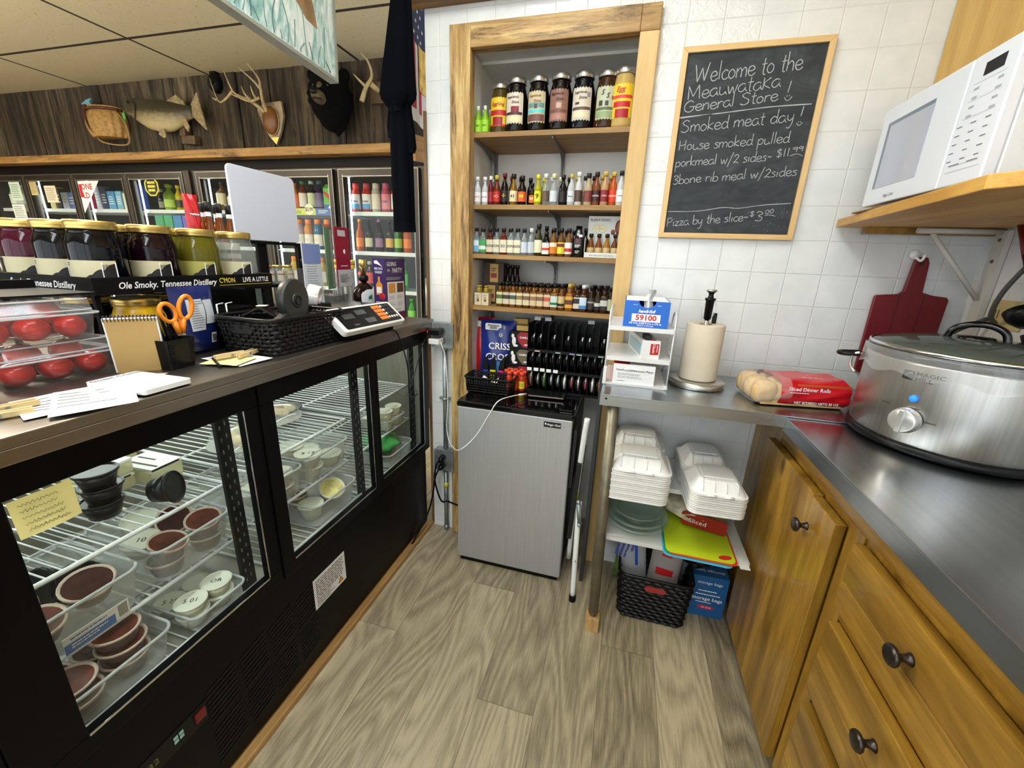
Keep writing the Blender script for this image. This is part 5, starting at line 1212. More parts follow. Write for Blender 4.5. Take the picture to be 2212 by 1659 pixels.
# ---- top shelf: seven large mason jars, green bottles
def mason(loc, label, fill, lidm, r=0.041, h=0.186, lab=None, bands=(), txt=None, tcol=(60, 40, 30), group=None, name='mason_jar', neckz=0.80, flakes=None, tag2=None, rz=0):
    o = thing(name, label, 'jar', loc, rz, group)
    gm = liquid(fill, 0.07) if isinstance(fill, tuple) else fill
    prof = [(r*0.86, 0), (r*0.97, h*0.02), (r, h*0.06), (r, h*0.60), (r*0.97, h*0.68), (r*0.84, h*0.79), (r*0.76, h*0.85), (r*0.75, h*0.90)]
    obj('glass', meshcache(('mason', r, h, fill), lambda: B().lathe(prof, 28).mesh('jar', [gm])), gm, o)
    obj('lid', meshcache(('mlid', r, h, lidm.name), lambda: B().lathe([(r*0.82, h*0.885), (r*0.85, h*0.895), (r*0.82, h*0.91), (r*0.85, h*0.925), (r*0.85, h*0.94), (r*0.80, h*0.975), (r*0.76, h), (r*0.55, h*0.995), (0.0001, h*0.995)], 28).mesh('lid', [lidm])), lidm, o)
    if lab:
        R = r*1.012
        b = B(); mats = [mat('label_%d_%d_%d' % lab, lab, 0.5)]
        # label with a wavy outline, wrapped round the front
        n = 26
        def edge(i): return 0.012*h*math.sin(i*1.7)+0.008*h*math.sin(i*2.9)
        vs = []
        for i in range(n+1):
            a = -PI/2+(i/n-0.5)*1.75
            vs += [(R*math.cos(a), R*math.sin(a), h*0.16+edge(i)), (R*math.cos(a), R*math.sin(a), h*0.70+edge(i+9)-(0.05*h if i in (0, n) else 0))]
        b.add(vs, [(2*i, 2*i+2, 2*i+3, 2*i+1) for i in range(n)], 0, True)
        for (c, z0, z1, wd, off) in bands:
            mats.append(mat('label_%d_%d_%d' % c, c, 0.5)); mi = len(mats)-1
            b.lathe([(R+0.0006, h*z0), (R+0.0006, h*z1)], 14, mi, cap=False, a0=-PI/2-wd+off, a1=-PI/2+wd+off)
        if txt:
            mats.append(mat('label_%d_%d_%d' % tcol, tcol, 0.5)); mi = len(mats)-1
            for s, sz, z, x0 in txt:
                tb = B().text(s, sz, Matrix.Translation((x0, h*z, 0)), 0, 0.02, 0.25)
                b.add([((R+0.0012)*math.sin(x/R), -(R+0.0012)*math.cos(x/R), y) for x, y, z_ in tb.v], tb.f, mi)
        obj('paper_label', b, mats, o)
    return o
Z = SZ[0]+0.0005
sug = [('Sugarlands', 0.011, 0.62, -0.006), ('Shine', 0.013, 0.53, 0.004)]
YM = 1.748; GJ = 'large mason jars on the top recess shelf'
mason((-0.560, YM+0.012, Z), 'amber mason jar with a yellow and red eggnog label, far left of the big jars', (86, 66, 22), SILVER, 0.040, 0.176, (226, 190, 40), (((184, 24, 36), 0.36, 0.46, 0.8, 0), ((150, 22, 34), 0.17, 0.33, 0.5, 0), ((228, 60, 50), 0.16, 0.19, 0.84, 0)), [('EggNog', 0.016, 0.57, 0.0), ], (170, 60, 20), GJ)
mason((-0.492, YM, Z), 'black mason jar with a cream label and a dark red circle', (20, 14, 16), SILVER, 0.042, 0.187, (214, 204, 184), (((136, 28, 36), 0.36, 0.46, 0.36, 0.1), ((74, 44, 40), 0.31, 0.36, 0.8, 0), ((226, 218, 170), 0.19, 0.28, 0.75, 0)), sug, (90, 60, 40), GJ)
mason((-0.407, YM, Z), 'black mason jar with a teal banded label', (16, 12, 12), SILVER, 0.042, 0.187, (196, 186, 148), (((100, 148, 146), 0.42, 0.50, 0.75, 0), ((86, 200, 206), 0.33, 0.385, 0.84, 0), ((112, 70, 62), 0.18, 0.30, 0.8, 0), ((84, 56, 40), 0.40, 0.48, 0.14, 0)), sug, (160, 90, 40), GJ)
mason((-0.323, YM, Z), 'black mason jar with a dusty brown label', (18, 10, 10), SILVER, 0.043, 0.190, (140, 98, 84), (((116, 72, 60), 0.31, 0.36, 0.8, 0), ((172, 120, 104), 0.19, 0.29, 0.7, 0), ((196, 164, 144), 0.38, 0.47, 0.22, 0.05)), sug, (60, 32, 26), GJ)
mason((-0.239, YM, Z), 'black mason jar with a cream label and bird drawing', (14, 14, 24), SILVER, 0.043, 0.190, (208, 198, 178), (((96, 70, 66), 0.33, 0.38, 0.8, 0), ((222, 212, 178), 0.20, 0.31, 0.75, 0), ((70, 54, 44), 0.42, 0.46, 0.18, -0.35), ((150, 140, 150), 0.54, 0.62, 0.15, 0.6)), sug, (70, 54, 40), GJ)
mason((-0.153, YM, Z), 'amber brown mason jar with a pale green label', (70, 42, 20), SILVER, 0.043, 0.188, (186, 190, 158), (((146, 164, 116), 0.18, 0.29, 0.8, 0), ((96, 104, 70), 0.31, 0.36, 0.8, 0), ((54, 54, 44), 0.38, 0.47, 0.16, -0.4), ((54, 54, 44), 0.38, 0.46, 0.14, 0.1), ((160, 92, 66), 0.48, 0.54, 0.13, 0.6)), [('S', 0.022, 0.6, -0.012), ('S', 0.022, 0.54, 0.006)], (30, 26, 20), GJ)
mason((-0.094, YM-0.006, Z), 'cream mason jar with a yellow and red eggnog label beside the right jamb', (226, 190, 110), SILVER, 0.043, 0.192, (238, 198, 40), (((196, 30, 40), 0.33, 0.42, 0.7, -0.05), ((170, 20, 34), 0.16, 0.30, 0.55, 0), ((220, 60, 60), 0.47, 0.52, 0.8, 0)), [('Egg', 0.022, 0.61, -0.01)], (190, 50, 30), GJ)
for i, (x, y) in enumerate(((-0.640, 1.728), (-0.611, 1.726), (-0.633, 1.775), (-0.604, 1.772))):
    bottle((x, y, Z), ('lime green bottle at the far left of the top recess shelf', 'lime green bottle beside the eggnog jar, second from left', 'lime green bottle behind the far left one', 'lime green bottle behind the second one')[i], (150, 208, 44), (226, 232, 222), (158, 214, 52), 'round', 0.0142, 0.098, (0.08, 0.5), 'TEX' if i < 2 else None, (24, 60, 20), 'green bottles on the top recess shelf', 'lime_bottle', capr=0.45)

# ---- second shelf: mixed miniatures. (x, body, cap, label, kind, r, h, text, text colour, description)
Z = SZ[1]+0.0005; Y = 1.724
s2 = [
 (-0.638, (232, 232, 236), (238, 238, 238), (236, 234, 236), 'tall', .0135, .106, 'BLANC', (196, 60, 70), 'white miniature with red print at the left end'),
 (-0.607, (226, 226, 232), (238, 238, 238), (238, 238, 240), 'tall', .0135, .106, 'BLANC', (70, 60, 150), 'white miniature with violet print'),
 (-0.581, (110, 20, 30), (236, 232, 226), (150, 30, 40), 'tall', .0125, .108, None, None, 'wine red miniature with a white cap'),
 (-0.557, (120, 52, 22), (196, 176, 70), (196, 44, 40), 'round', .0150, .112, 'VO', (230, 180, 150), 'amber miniature with a round red label and gold cap'),
 (-0.523, (26, 14, 12), (110, 20, 30), (28, 24, 22), 'tall', .0145, .118, '+', (226, 196, 40), 'black miniature with a yellow cross and dark red cap'),
 (-0.487, (150, 110, 30), (24, 24, 24), (226, 214, 170), 'flask', .0160, .116, '43', (60, 44, 20), 'golden flask miniature with a round cream label'),
 (-0.450, (24, 14, 12), (20, 20, 20), (222, 88, 30), 'round', .0165, .108, '99', (250, 230, 60), 'dark miniature with a large orange 99 label'),
 (-0.410, (22, 12, 12), (18, 18, 18), (206, 96, 32), 'round', .0125, .082, '99', (250, 240, 210), 'short dark miniature with an orange 99 label'),
 (-0.386, (196, 190, 40), (232, 214, 40), (220, 226, 40), 'round', .0140, .112, '9', (20, 20, 20), 'yellow miniature with a yellow cap and 9 label'),
 (-0.356, CLEARB, (220, 222, 222), (96, 76, 60), 'flask', .0150, .115, None, None, 'clear flask miniature with a brown label'),
 (-0.323, CLEARB, (226, 220, 170), (206, 212, 216), 'round', .0150, .114, None, None, 'clear miniature with a silvery label'),
 (-0.288, (18, 14, 14), (22, 20, 20), (22, 20, 22), 'tall', .0150, .110, None, None, 'black miniature with a white price tag'),
 (-0.255, (222, 222, 222), (206, 178, 90), (214, 216, 220), 'tall', .0140, .112, 'Malibu', (60, 90, 110), 'white miniature with a gold cap'),
 (-0.227, (234, 234, 234), (240, 240, 240), (78, 56, 42), 'tall', .0145, .119, None, None, 'white miniature with a brown label and white cap'),
 (-0.190, (214, 186, 146), (34, 34, 36), (122, 52, 44), 'round', .0155, .114, None, None, 'cream miniature with a maroon label and black cap'),
 (-0.160, (150, 84, 54), (40, 22, 22), (58, 28, 30), 'tall', .0150, .118, 'COFFEE', (240, 220, 210), 'tan miniature with a dark coffee label'),
 (-0.128, (214, 170, 120), (206, 178, 90), (134, 28, 40), 'tall', .0150, .119, 'CHAI', (240, 230, 220), 'tan miniature with a wine red label and gold cap'),
 (-0.097, (214, 100, 40), (206, 178, 90), (216, 62, 34), 'tall', .0148, .118, 'MANGO', (250, 230, 200), 'orange miniature with a red orange label and gold cap'),
 (-0.070, (236, 236, 234), (22, 22, 22), (238, 238, 236), 'tall', .0140, .120, 'malibu', (90, 60, 40), 'white miniature with a palm picture at the right end')]
for i, (x, bo, ca, la, k, r, h, tx, tc, d) in enumerate(s2):
    tl = {'VO': .5, '+': .9, '43': .5, '99': .55, '9': .9}.get(tx, .26)
    bottle((x, Y+0.004*(i % 2), Z), d+' on the second recess shelf', bo, ca, la, k, r, h, (0.12, 0.46), tx, tc, 'miniatures on the second recess shelf', tsz=tl)
for i, (x, bo, ca, k, h) in enumerate(((-0.622, (226, 226, 232), (238, 238, 238), 'tall', .104), (-0.591, (226, 226, 232), (238, 238, 238), 'tall', .104), (-0.541, (120, 52, 22), (206, 178, 60), 'round', .108), (-0.506, (26, 14, 12), (120, 20, 30), 'tall', .114), (-0.468, (150, 110, 30), (24, 24, 24), 'round', .112), (-0.428, (24, 14, 12), (24, 24, 24), 'round', .108), (-0.371, (196, 190, 40), (232, 214, 40), 'round', .108), (-0.339, CLEARB, (224, 224, 224), 'round', .110), (-0.305, CLEARB, (226, 220, 170), 'round', .110), (-0.271, (20, 14, 14), (24, 20, 20), 'tall', .108), (-0.240, (222, 222, 222), (206, 178, 90), 'tall', .110), (-0.208, (234, 234, 234), (40, 40, 44), 'tall', .112), (-0.174, (150, 84, 54), (36, 24, 24), 'tall', .112), (-0.143, (214, 170, 120), (206, 178, 90), 'tall', .114), (-0.112, (214, 100, 40), (206, 178, 90), 'tall', .114))):
    bottle((x, Y+0.046, Z), s2[min(i+1, 18)][9].split(' with')[0]+' in the second row behind, %s from the left' % ('first second third fourth fifth sixth seventh eighth ninth tenth eleventh twelfth thirteenth fourteenth fifteenth'.split()[i]), bo, ca, None, k, .0135, h, group='second row on the second recess shelf')

# ---- third shelf
Z = SZ[2]+0.0005
s3 = [
 (-0.640, CLEARB, (20, 20, 22), (128, 176, 214), 'square', .0140, .103, None, None, 'clear miniature with a blue label at the left end'),
 (-0.611, CLEARB, (20, 20, 22), (70, 158, 84), 'square', .0150, .101, None, None, 'clear miniature with a green leaf label'),
 (-0.580, (110, 40, 26), (20, 20, 22), (216, 208, 180), 'square', .0140, .103, 'SON', (20, 20, 20), 'reddish square miniature lettered SON'),
 (-0.551, CLEARB, (20, 20, 22), (222, 216, 190), 'square', .0140, .104, 'SON', (20, 20, 20), 'clear square miniature lettered SON beside the reddish one'),
 (-0.520, (120, 44, 26), (20, 20, 22), (222, 214, 190), 'square', .0145, .104, 'SO', (20, 20, 20), 'reddish square miniature lettered SO'),
 (-0.489, CLEARB, (20, 20, 22), (224, 218, 192), 'square', .0140, .104, 'SON', (20, 20, 20), 'clear square miniature lettered SON right of the SO bottle'),
 (-0.460, CLEARB, (20, 20, 22), (224, 218, 192), 'square', .0140, .104, 'SON', (20, 20, 20), 'rightmost clear square miniature lettered SON'),
 (-0.432, CLEARB, (24, 24, 60), (206, 214, 230), 'round', .0135, .104, None, None, 'clear miniature with a small pale label and navy cap'),
 (-0.403, CLEARB, (226, 228, 228), (196, 204, 210), 'round', .0140, .105, None, None, 'clear miniature with a white cap'),
 (-0.373, (60, 58, 30), (26, 24, 24), (208, 202, 168), 'round', .0160, .122, None, None, 'tall olive miniature with a round cream label'),
 (-0.341, (14, 20, 16), (12, 16, 14), (216, 220, 214), 'square', .0145, .092, None, None, 'dark green square miniature with a white and red label'),
 (-0.311, (130, 84, 30), (18, 16, 16), (216, 128, 36), 'round', .0150, .108, None, None, 'amber miniature with an orange label'),
 (-0.280, (118, 76, 26), (18, 16, 16), (220, 214, 60), 'round', .0150, .108, None, None, 'amber miniature with a yellow label'),
 (-0.250, (134, 88, 44), (18, 16, 16), (232, 228, 226), 'round', .0150, .108, None, None, 'amber miniature with a white and red label')]
for i, (x, bo, ca, la, k, r, h, tx, tc, d) in enumerate(s3):
    se = {9: ((226, 220, 190), 0, 1), 10: ((200, 50, 40), .35, .55), 11: ((236, 226, 200), .6, .95), 12: ((120, 34, 40), .6, .9), 13: ((196, 40, 50), .2, .5), 1: ((226, 236, 226), .2, .5), 0: ((214, 228, 240), .5, .9)}.get(i)
    bottle((x, Y, Z), d+' on the third recess shelf', bo, ca, la, k, r, h, (0.08, 0.56) if k == 'square' else (0.1, 0.5), tx, tc, 'miniatures on the third recess shelf', second=se if not tx else None, tsz=.5)
for i, x in enumerate((-0.626, -0.596, -0.566, -0.536, -0.505, -0.475, -0.445, -0.417, -0.389, -0.350, -0.322, -0.296, -0.266, -0.236)):
    bo = CLEARB if i < 9 else (96, 62, 26)
    bottle((x, Y+0.045, Z), 'dark capped miniature in the second row on the third recess shelf', bo, (22, 22, 30), None, 'square' if i < 7 else 'round', .0135, .104 if i != 9 else .118, group='second row on the third recess shelf')
t = thing('flat_bottle_box', 'black upright bottle box with a pink X on the third recess shelf', 'box', (-0.212, 1.728, Z))
b = B().lathe([(0.017, 0), (0.0195, 0.003), (0.0195, 0.075), (0.015, 0.092), (0.012, 0.095), (0.012, 0.117), (0.0001, 0.117)], 24, 0, sq=0.8)
for s in (-1, 1): b.tube([(-0.008*s, -0.0206, 0.050), (0.008*s, -0.0206, 0.072)], 0.0008, 5, 1)
b.lines(0.022, 0.012, 2, FRONT(0, -0.0206, 0.042), 2, 0.5).lines(0.018, 0.012, 2, FRONT(0, -0.0206, 0.020), 2, 0.4).rect(0.013, 0.009, FRONT(0.010, -0.0207, 0.080), 2)
obj('box', b, [MATS['glossy_black'], mat('pink_x', (214, 60, 100), 0.5), WHITEP], t)
bottle((-0.188, 1.772, Z), 'black bottle standing behind the black box', (14, 14, 16), (14, 14, 16), None, 'round', .016, .112)
t = thing('gift_carton', 'white bourbon gift carton with four amber miniatures on the third recess shelf', 'carton', (-0.118, 1.735, Z))
CARTW = mat('carton_white', (214, 216, 212), 0.5)
b = B().bb(-0.064, 0.03, 0.0, 0.064, 0.032, 0.158).bb(-0.068, -0.022, 0, 0.064, -0.0205, 0.020).bb(-0.068, -0.022, 0, -0.0665, 0.03, 0.075).bb(-0.0665, -0.022, 0, 0.064, 0.032, 0.001)
b.text('ELIJAH CRAIG', 0.0125, FRONT(-0.018, 0.0294, 0.144), 1, 0.01, 0, 1.0).text('BEST SMALL BATCH BOURBON', 0.0066, FRONT(0.0, -0.0226, 0.009), 2, 0.005)
for x in (-0.030, -0.006): b.tube([(x+0.014*math.cos(k*PI/8), 0.0296, 0.112+0.014*math.sin(k*PI/8)) for k in range(16)], 0.0010, 5, 3, closed=True).bb(x-0.008, 0.0292, 0.108, x+0.008, 0.0298, 0.116, 3)
b.ball((0.055, 0.027, 0.118), (0.014, 0.004, 0.026), 12, 4).ball((0.034, 0.028, 0.100), (0.008, 0.002, 0.010), 10, 4)
obj('carton', b, [CARTW, INK, mat('grey_blue_print', (110, 120, 130), 0.6), mat('medal_gold', (222, 206, 110), 0.5), mat('glass_brown_print', (120, 56, 30), 0.4)], t)
for i in range(4):
    bottle((-0.164+i*0.031, 1.742, Z+0.0015), 'amber miniature in the white gift carton, %s from left' % ('first', 'second', 'third', 'fourth')[i], ((136, 72, 24), (140, 74, 24), (180, 120, 34), (110, 56, 24))[i], (20, 20, 20), (206, 176, 120), 'flask', .0140, .090, (0.22, 0.42), group='miniatures in the gift carton')

# ---- fourth shelf
Z = SZ[3]+0.0005
LQ = ((130, 84, 34), (110, 66, 26), (146, 92, 36))
s4 = [(-0.530, (206, 208, 160), (90, 100, 50)), (-0.500, (206, 196, 172), (60, 44, 36)), (-0.471, (206, 200, 178), (70, 90, 80)), (-0.441, (214, 206, 170), (150, 120, 70)), (-0.411, (214, 202, 164), (120, 90, 60)), (-0.381, (206, 186, 150), (150, 110, 80)), (-0.352, (210, 190, 152), (130, 90, 60)), (-0.322, (216, 186, 156), (190, 90, 60))]
nm = ['yellow bird print', 'brown animal print', 'green fish print', 'pale tan print', 'feather print', 'rust leaf print', 'brown deer print', 'peach toned print']
for i, (x, la, se) in enumerate(s4):
    bottle((x, Y, Z), 'amber square miniature with a cream label and %s on the lowest recess shelf' % nm[i], LQ[i % 3], (16, 16, 16), la, 'square', .0138, .102, (0.12, 0.60), None, None, 'square whiskey miniatures, front row', second=(se, .45, .78), name='whiskey_miniature')
s4b = [(-0.293, (150, 100, 40), (16, 16, 16), (196, 216, 206), 'square', .0145, .104, ((30, 110, 70), .2, .42), 'amber miniature with a pale teal label'),
 (-0.263, (120, 70, 26), (18, 16, 16), (206, 180, 130), 'round', .0145, .106, ((40, 30, 26), .1, .35), 'amber miniature with a round dark label'),
 (-0.230, (160, 98, 34), (196, 164, 80), (216, 160, 50), 'square', .0155, .108, ((90, 54, 26), .3, .7), 'amber miniature with a gold cap and gold label'),
 (-0.198, (70, 36, 18), (18, 16, 18), (206, 196, 180), 'square', .0138, .104, ((40, 36, 34), .45, .9), 'dark miniature with a cream and black label'),
 (-0.173, (90, 50, 24), (228, 232, 232), (196, 216, 230), 'square', .0150, .107, ((70, 130, 190), 0, .3), 'dark miniature with a white cap and pale blue label'),
 (-0.141, (40, 22, 14), (18, 16, 16), (46, 42, 40), 'round', .0145, .106, ((150, 140, 130), .55, .7), 'dark miniature with a black label'),
 (-0.114, (50, 28, 16), (18, 16, 16), (34, 30, 28), 'round', .0140, .106, ((200, 200, 196), .3, .6), 'dark miniature with a black and white label'),
 (-0.089, (60, 34, 18), (16, 16, 16), (28, 26, 26), 'square', .0140, .107, ((190, 190, 186), .35, .85), 'square dark miniature with a black ornate label'),
 (-0.065, (44, 24, 14), (18, 18, 18), (176, 184, 150), 'round', .0120, .104, None, 'dark miniature with a sage label at the right end')]
for x, bo, ca, la, k, r, h, se, d in s4b:
    bottle((x, Y, Z), d+' on the lowest recess shelf', bo, ca, la, k, r, h, (0.12, 0.55), None, None, 'miniatures at the right of the lowest recess shelf', second=se, name='whiskey_miniature')
for row in range(1, 4):
    for i in range(8):
        bottle((-0.530+i*0.0298+row*0.004, Y+row*0.034, Z), 'black capped amber miniature in the rows behind the square whiskey miniatures', LQ[(i+row) % 3], (16, 16, 16), None, 'square', .0138, .102, group='back rows of square whiskey miniatures', name='whiskey_miniature')
    for i, (x, bo, ca, la, k, r, h, se, d) in enumerate(s4b[:8]):
        if row < 3: bottle((x+row*0.003, Y+row*0.036, Z), d.split(' with')[0]+' with a %s cap in row %s behind, lowest recess shelf' % ('gold' if i == 2 else 'white' if i == 4 else 'black', ('', 'two', 'three')[row]), bo, ca, None, k, r, h, group='back rows at the right of the lowest recess shelf', name='whiskey_miniature')
def carrier(x, l):
    t = thing('bottle_carrier', l, 'carton', (x, 1.735, Z))
    b = B().bb(-0.0155, -0.02, 0, 0.0155, 0.02, 0.052).tube([(0.004*math.cos(k*PI/3), -0.0208, 0.026+0.008*math.sin(k*PI/3)) for k in range(6)], 0.0012, 5, 1, closed=True).lines(0.02, 0.008, 2, FRONT(0, -0.0205, 0.040), 1, 0.4).bb(-0.004, -0.0206, 0.015, 0.005, -0.0202, 0.024, 2)
    obj('box', b, [mat('carrier_cream', (222, 208, 174), 0.6), mat('carrier_brown', (120, 80, 54), 0.6), mat('carrier_red', (150, 60, 44), 0.6)], t)
carrier(-0.628, 'cream four pack carrier at the left end of the lowest recess shelf'); carrier(-0.595, 'cream four pack carrier beside the first carrier')
for i, x in enumerate((-0.628, -0.595)):
    for j, dy in enumerate((-0.009, 0.009)):
        bottle((x, 1.735+dy, Z+0.0525), 'gold capped neck of a bottle in the %s cream carrier, %s row' % (('left', 'right')[i], ('front', 'rear')[j]), (196, 168, 60), (206, 178, 70), None, 'round', .010, .030, group='bottles in the cream carriers', capr=0.75)
for k, (z, h, dx, l) in enumerate(((0.0, 0.085, 0.0, 'brown six pack carton at the bottom behind the cream carriers'), (0.0865, 0.092, 0.012, 'tan and brown carton stacked on the brown six pack'))):
    t = thing('six_pack', l, 'carton', (-0.60+dx, 1.85, Z+z))
    b = B().bb(-0.045, -0.04, 0, 0.045, 0.04, h).bb(-0.018, -0.0406, h*0.1, 0.020, -0.04, h*0.95, 1).lines(0.025, h*0.2, 2, FRONT(0, -0.041, h*0.68), 0, 0.5).bb(-0.014, -0.0412, h*0.30, 0.014, -0.0406, h*0.52, 2)
    b.prism([(-0.045, 0), (-0.05, 0), (-0.058, h*0.6)], -0.04, -0.039, 'y', 0)
    obj('carton', b, [mat('carton_brown', (66, 44, 32), 0.55), mat('carton_gold', (206, 168, 92), 0.5), mat('carton_red', (150, 50, 40), 0.5)], t)
for i in range(5): bottle((-0.532+0.011*i, 1.845+0.01*(i % 2), Z), 'dark brown bottle in the dim row right of the brown cartons', (38, 22, 16), (30, 20, 16), None, 'longneck', .017, .172, group='dark bottles beside the brown cartons', name='dark_bottle') if i in (0, 2, 4) else None

# ================================================================ ON THE FRIDGE
ZF2 = 0.7755
def sachet(loc, w, h, th, name, label, ms, rot, fn, seed): bag(loc, w, h, th, name, label, ms, rot, fn, seed, 'tobacco bag')
bag((-0.634, 1.80, ZF2), 0.12, 0.295, 0.05, 'tobacco_bag', 'red tobacco bag behind the blue bag at the left of the recess', [mat('bag_shiny_red', (176, 20, 30), 0.22, 0, 0.1, 20), INK, WHITEP], (-0.05, 0, 0.08), lambda b, S: (b.rect(0.07, 0.026, XM(S(0.55, 0.90, 0.006), (1, 0, 0), (0, 0, 1)), 2, 0.005), b.text('Always', 0.013, XM(S(0.55, 0.92, 0.0075), (1, 0, 0), (0, 0, 1)), 1, 0.03, 0.2), b.text('Quality', 0.011, XM(S(0.55, 0.885, 0.0075), (1, 0, 0), (0, 0, 1)), 1, 0.03, 0.2)), 7)
bag((-0.552, 1.775, ZF2), 0.165, 0.290, 0.06, 'tobacco_bag', 'large blue tobacco bag lettered CRISS CROSS in the recess', [mat('bag_shiny_blue', (20, 42, 128), 0.2, 0, 0.12, 20), WHITEP, mat('bag_pale_blue', (70, 130, 190), 0.4), INK], (-0.06, 0, 0.10), lambda b, S: (b.text('CRISS', 0.042, XM(S(0.60, 0.60, 0.010), (1, 0, 0.0), (0, 0, 1)), 1, 0.015), b.text('CROSS', 0.042, XM(S(0.60, 0.43, 0.010), (1, 0, 0.0), (0, 0, 1)), 1, 0.015), b.rect(0.075, 0.03, XM(S(0.38, 0.90, 0.006), (1, 0, 0), (0, 0, 1)), 1, 0.006), b.text('Premium', 0.014, XM(S(0.38, 0.915, 0.0075), (1, 0, 0), (0, 0, 1)), 3, 0.03, 0.2), b.text('Quality', 0.012, XM(S(0.38, 0.882, 0.0075), (1, 0, 0), (0, 0, 1)), 3, 0.03, 0.2), [b.tube([S(0.62, 0.78, 0.010)+Vector((0.013*math.cos(q*PI/4), 0, 0.013*math.sin(q*PI/4)))*s for s in (0.25, 1)], [0.0018, 0.0004], 5, 1) for q in range(8)], b.rect(0.03, 0.05, XM(S(0.62, 0.28, 0.012), (1, 0, 0), (0, 0, 1)), 2)), 9)
for i, (z, c, l) in enumerate(((0.0, (150, 26, 40), 'bottom black and red box of the pile beside the blue bag'), (0.078, (104, 96, 70), 'middle black and olive box of the pile beside the blue bag'), (0.156, (160, 26, 40), 'top black and red box of the pile beside the blue bag'))):
    t = thing('filter_tube_box', l, 'box', (-0.443, 1.80, ZF2+0.02+z), 0.06)
    b = B().bb(-0.046, -0.05, 0, 0.046, 0.05, 0.076).add([(0.046, -0.0506, 0.006), (0.046, -0.0506, 0.074), (0.002, -0.0506, 0.074), (-0.014, -0.0506, 0.056), (-0.004, -0.0506, 0.030), (0.016, -0.0506, 0.006)], [(0, 1, 2, 3, 4, 5)], 1)
    b.text('GAMBLER', 0.013, FRONT(0.022, -0.0512, 0.050), 2, 0.02, 0, 0.8).ball((-0.026, -0.0505, 0.032), (0.010, 0.001, 0.02), 8, 2).ball((-0.032, -0.0505, 0.055), (0.007, 0.001, 0.01), 8, 2).ball((-0.018, -0.0505, 0.012), (0.012, 0.001, 0.006), 8, 2).rect(0.02, 0.006, FRONT(0.032, -0.0512, 0.018), 2)
    obj('carton', b, [BLACK, mat('tube_%d' % i, c, 0.5), WHITEP, INK], t)
tag(obj('shelf_riser', B().bb(-0.495, 1.76, 0, -0.39, 1.86, 0.0195), BLACKM, loc=(0, 0, ZF2)), 'low black riser under the pile of red and black boxes', 'stand')
for i, (x, y, z, l) in enumerate(((-0.462, 1.815, 0.2545, 'tan box on top of the red and black pile, left'), (-0.436, 1.785, 0.2545, 'tan box on top of the red and black pile, front'))):
    tag(obj('tan_box', B().bb(-0.032, -0.02, 0, 0.032, 0.02, 0.022), mat('tan_card', (214, 176, 96), 0.6), loc=(x+0.008, y+0.02*(1-i), ZF2+z+(0.023 if i == 0 else 0))), l, 'box')
def lighter(x, y, z, c, l, tilt=0):
    t = thing('lighter', l, 'lighter', (x, y, z), rot=(0, tilt, 0.1), group='lighters beside the blue bag')
    obj('tank', B().prism(rr(0.026, 0.017, 0.005), 0, 0.078), mat('lighter_%d_%d_%d' % c, c, 0.3), t)
    obj('hood', B().bb(-0.0125, -0.008, 0.0782, 0.0125, 0.008, 0.100).prism([(-0.011, 0.1002), (0.010, 0.1002), (0.010, 0.145), (0.004, 0.14), (-0.011, 0.115)], -0.006, 0.006, 'y'), BLACK, t, bev=0.001)
lighter(-0.580, 1.70, ZF2, (34, 70, 160), 'blue lighter at the left behind the small black basket'); lighter(-0.548, 1.705, ZF2, (226, 214, 30), 'yellow lighter behind the small black basket'); lighter(-0.517, 1.708, ZF2, (214, 28, 140), 'magenta lighter behind the small black basket', 0.1)
lighter(-0.500, 1.75, ZF2, (60, 130, 190), 'pale blue lighter behind the magenta one')
k = 0
for r_ in range(3):
    for c_ in range(4):
        bottle((-0.492+c_*0.0285+0.006*r_, 1.685+r_*0.029, ZF2), 'small orange energy shot bottle in the cluster right of the lighters', (226, 70, 40), (238, 84, 56), (238, 214, 60) if r_ == 0 and c_ == 3 else (206, 60, 36), 'shaker', .0128, .085, (0.15, 0.55), '1.2' if (r_ == 0 and c_ == 3) else None, (30, 20, 20), 'orange shot bottles', 'shot_bottle', capr=0.8, tsz=.5) if not (r_ == 0 and c_ == 0) else None
# small perforated basket
t = thing('desk_basket', 'small black perforated basket on the fridge top', 'basket', (-0.533, 1.640, ZF2), 0.0)
b = B()
def wall4(f):
    pass
bw, bd, bh = 0.205, 0.100, 0.066
for s in (-1, 1):
    for k in range(17): 
        x = -bw/2+0.006+k*(bw-0.012)/16; b.tube([(x*0.94, s*bd/2*0.92, 0.002), (x, s*bd/2, bh)], 0.0028, 5)
    for k in range(9):
        y = -bd/2+0.006+k*(bd-0.012)/8; b.tube([(s*bw/2*0.94, y*0.92, 0.002), (s*bw/2, y, bh)], 0.0028, 5)
for k in range(6):
    z = 0.004+k*0.0115; q = 0.94+0.06*z/bh; b.tube([(x, y, z) for x, y in rr(bw*q, bd*q*0.985, 0.012, 4)], 0.0028 if k else 0.004, 5, closed=True)
b.bb(-bw*0.46, -bd*0.45, 0.0005, bw*0.46, bd*0.45, 0.003)
obj('mesh_wall', b, BLACK, t)
obj('rim', B().tube([(x, y, bh) for x, y in rr(bw+0.008, bd+0.008, 0.016, 5)], 0.0048, 8, closed=True), BLACK, t)
tag(obj('receipt_scrap', B().grid(lambda u, v: (-0.575+u*0.07, 1.625+v*0.04, ZF2+0.048+0.012*math.sin(5*u+2*v)), 8, 6), PAPER, solid=0.0004), 'crumpled white paper scrap inside the small black basket', 'paper')
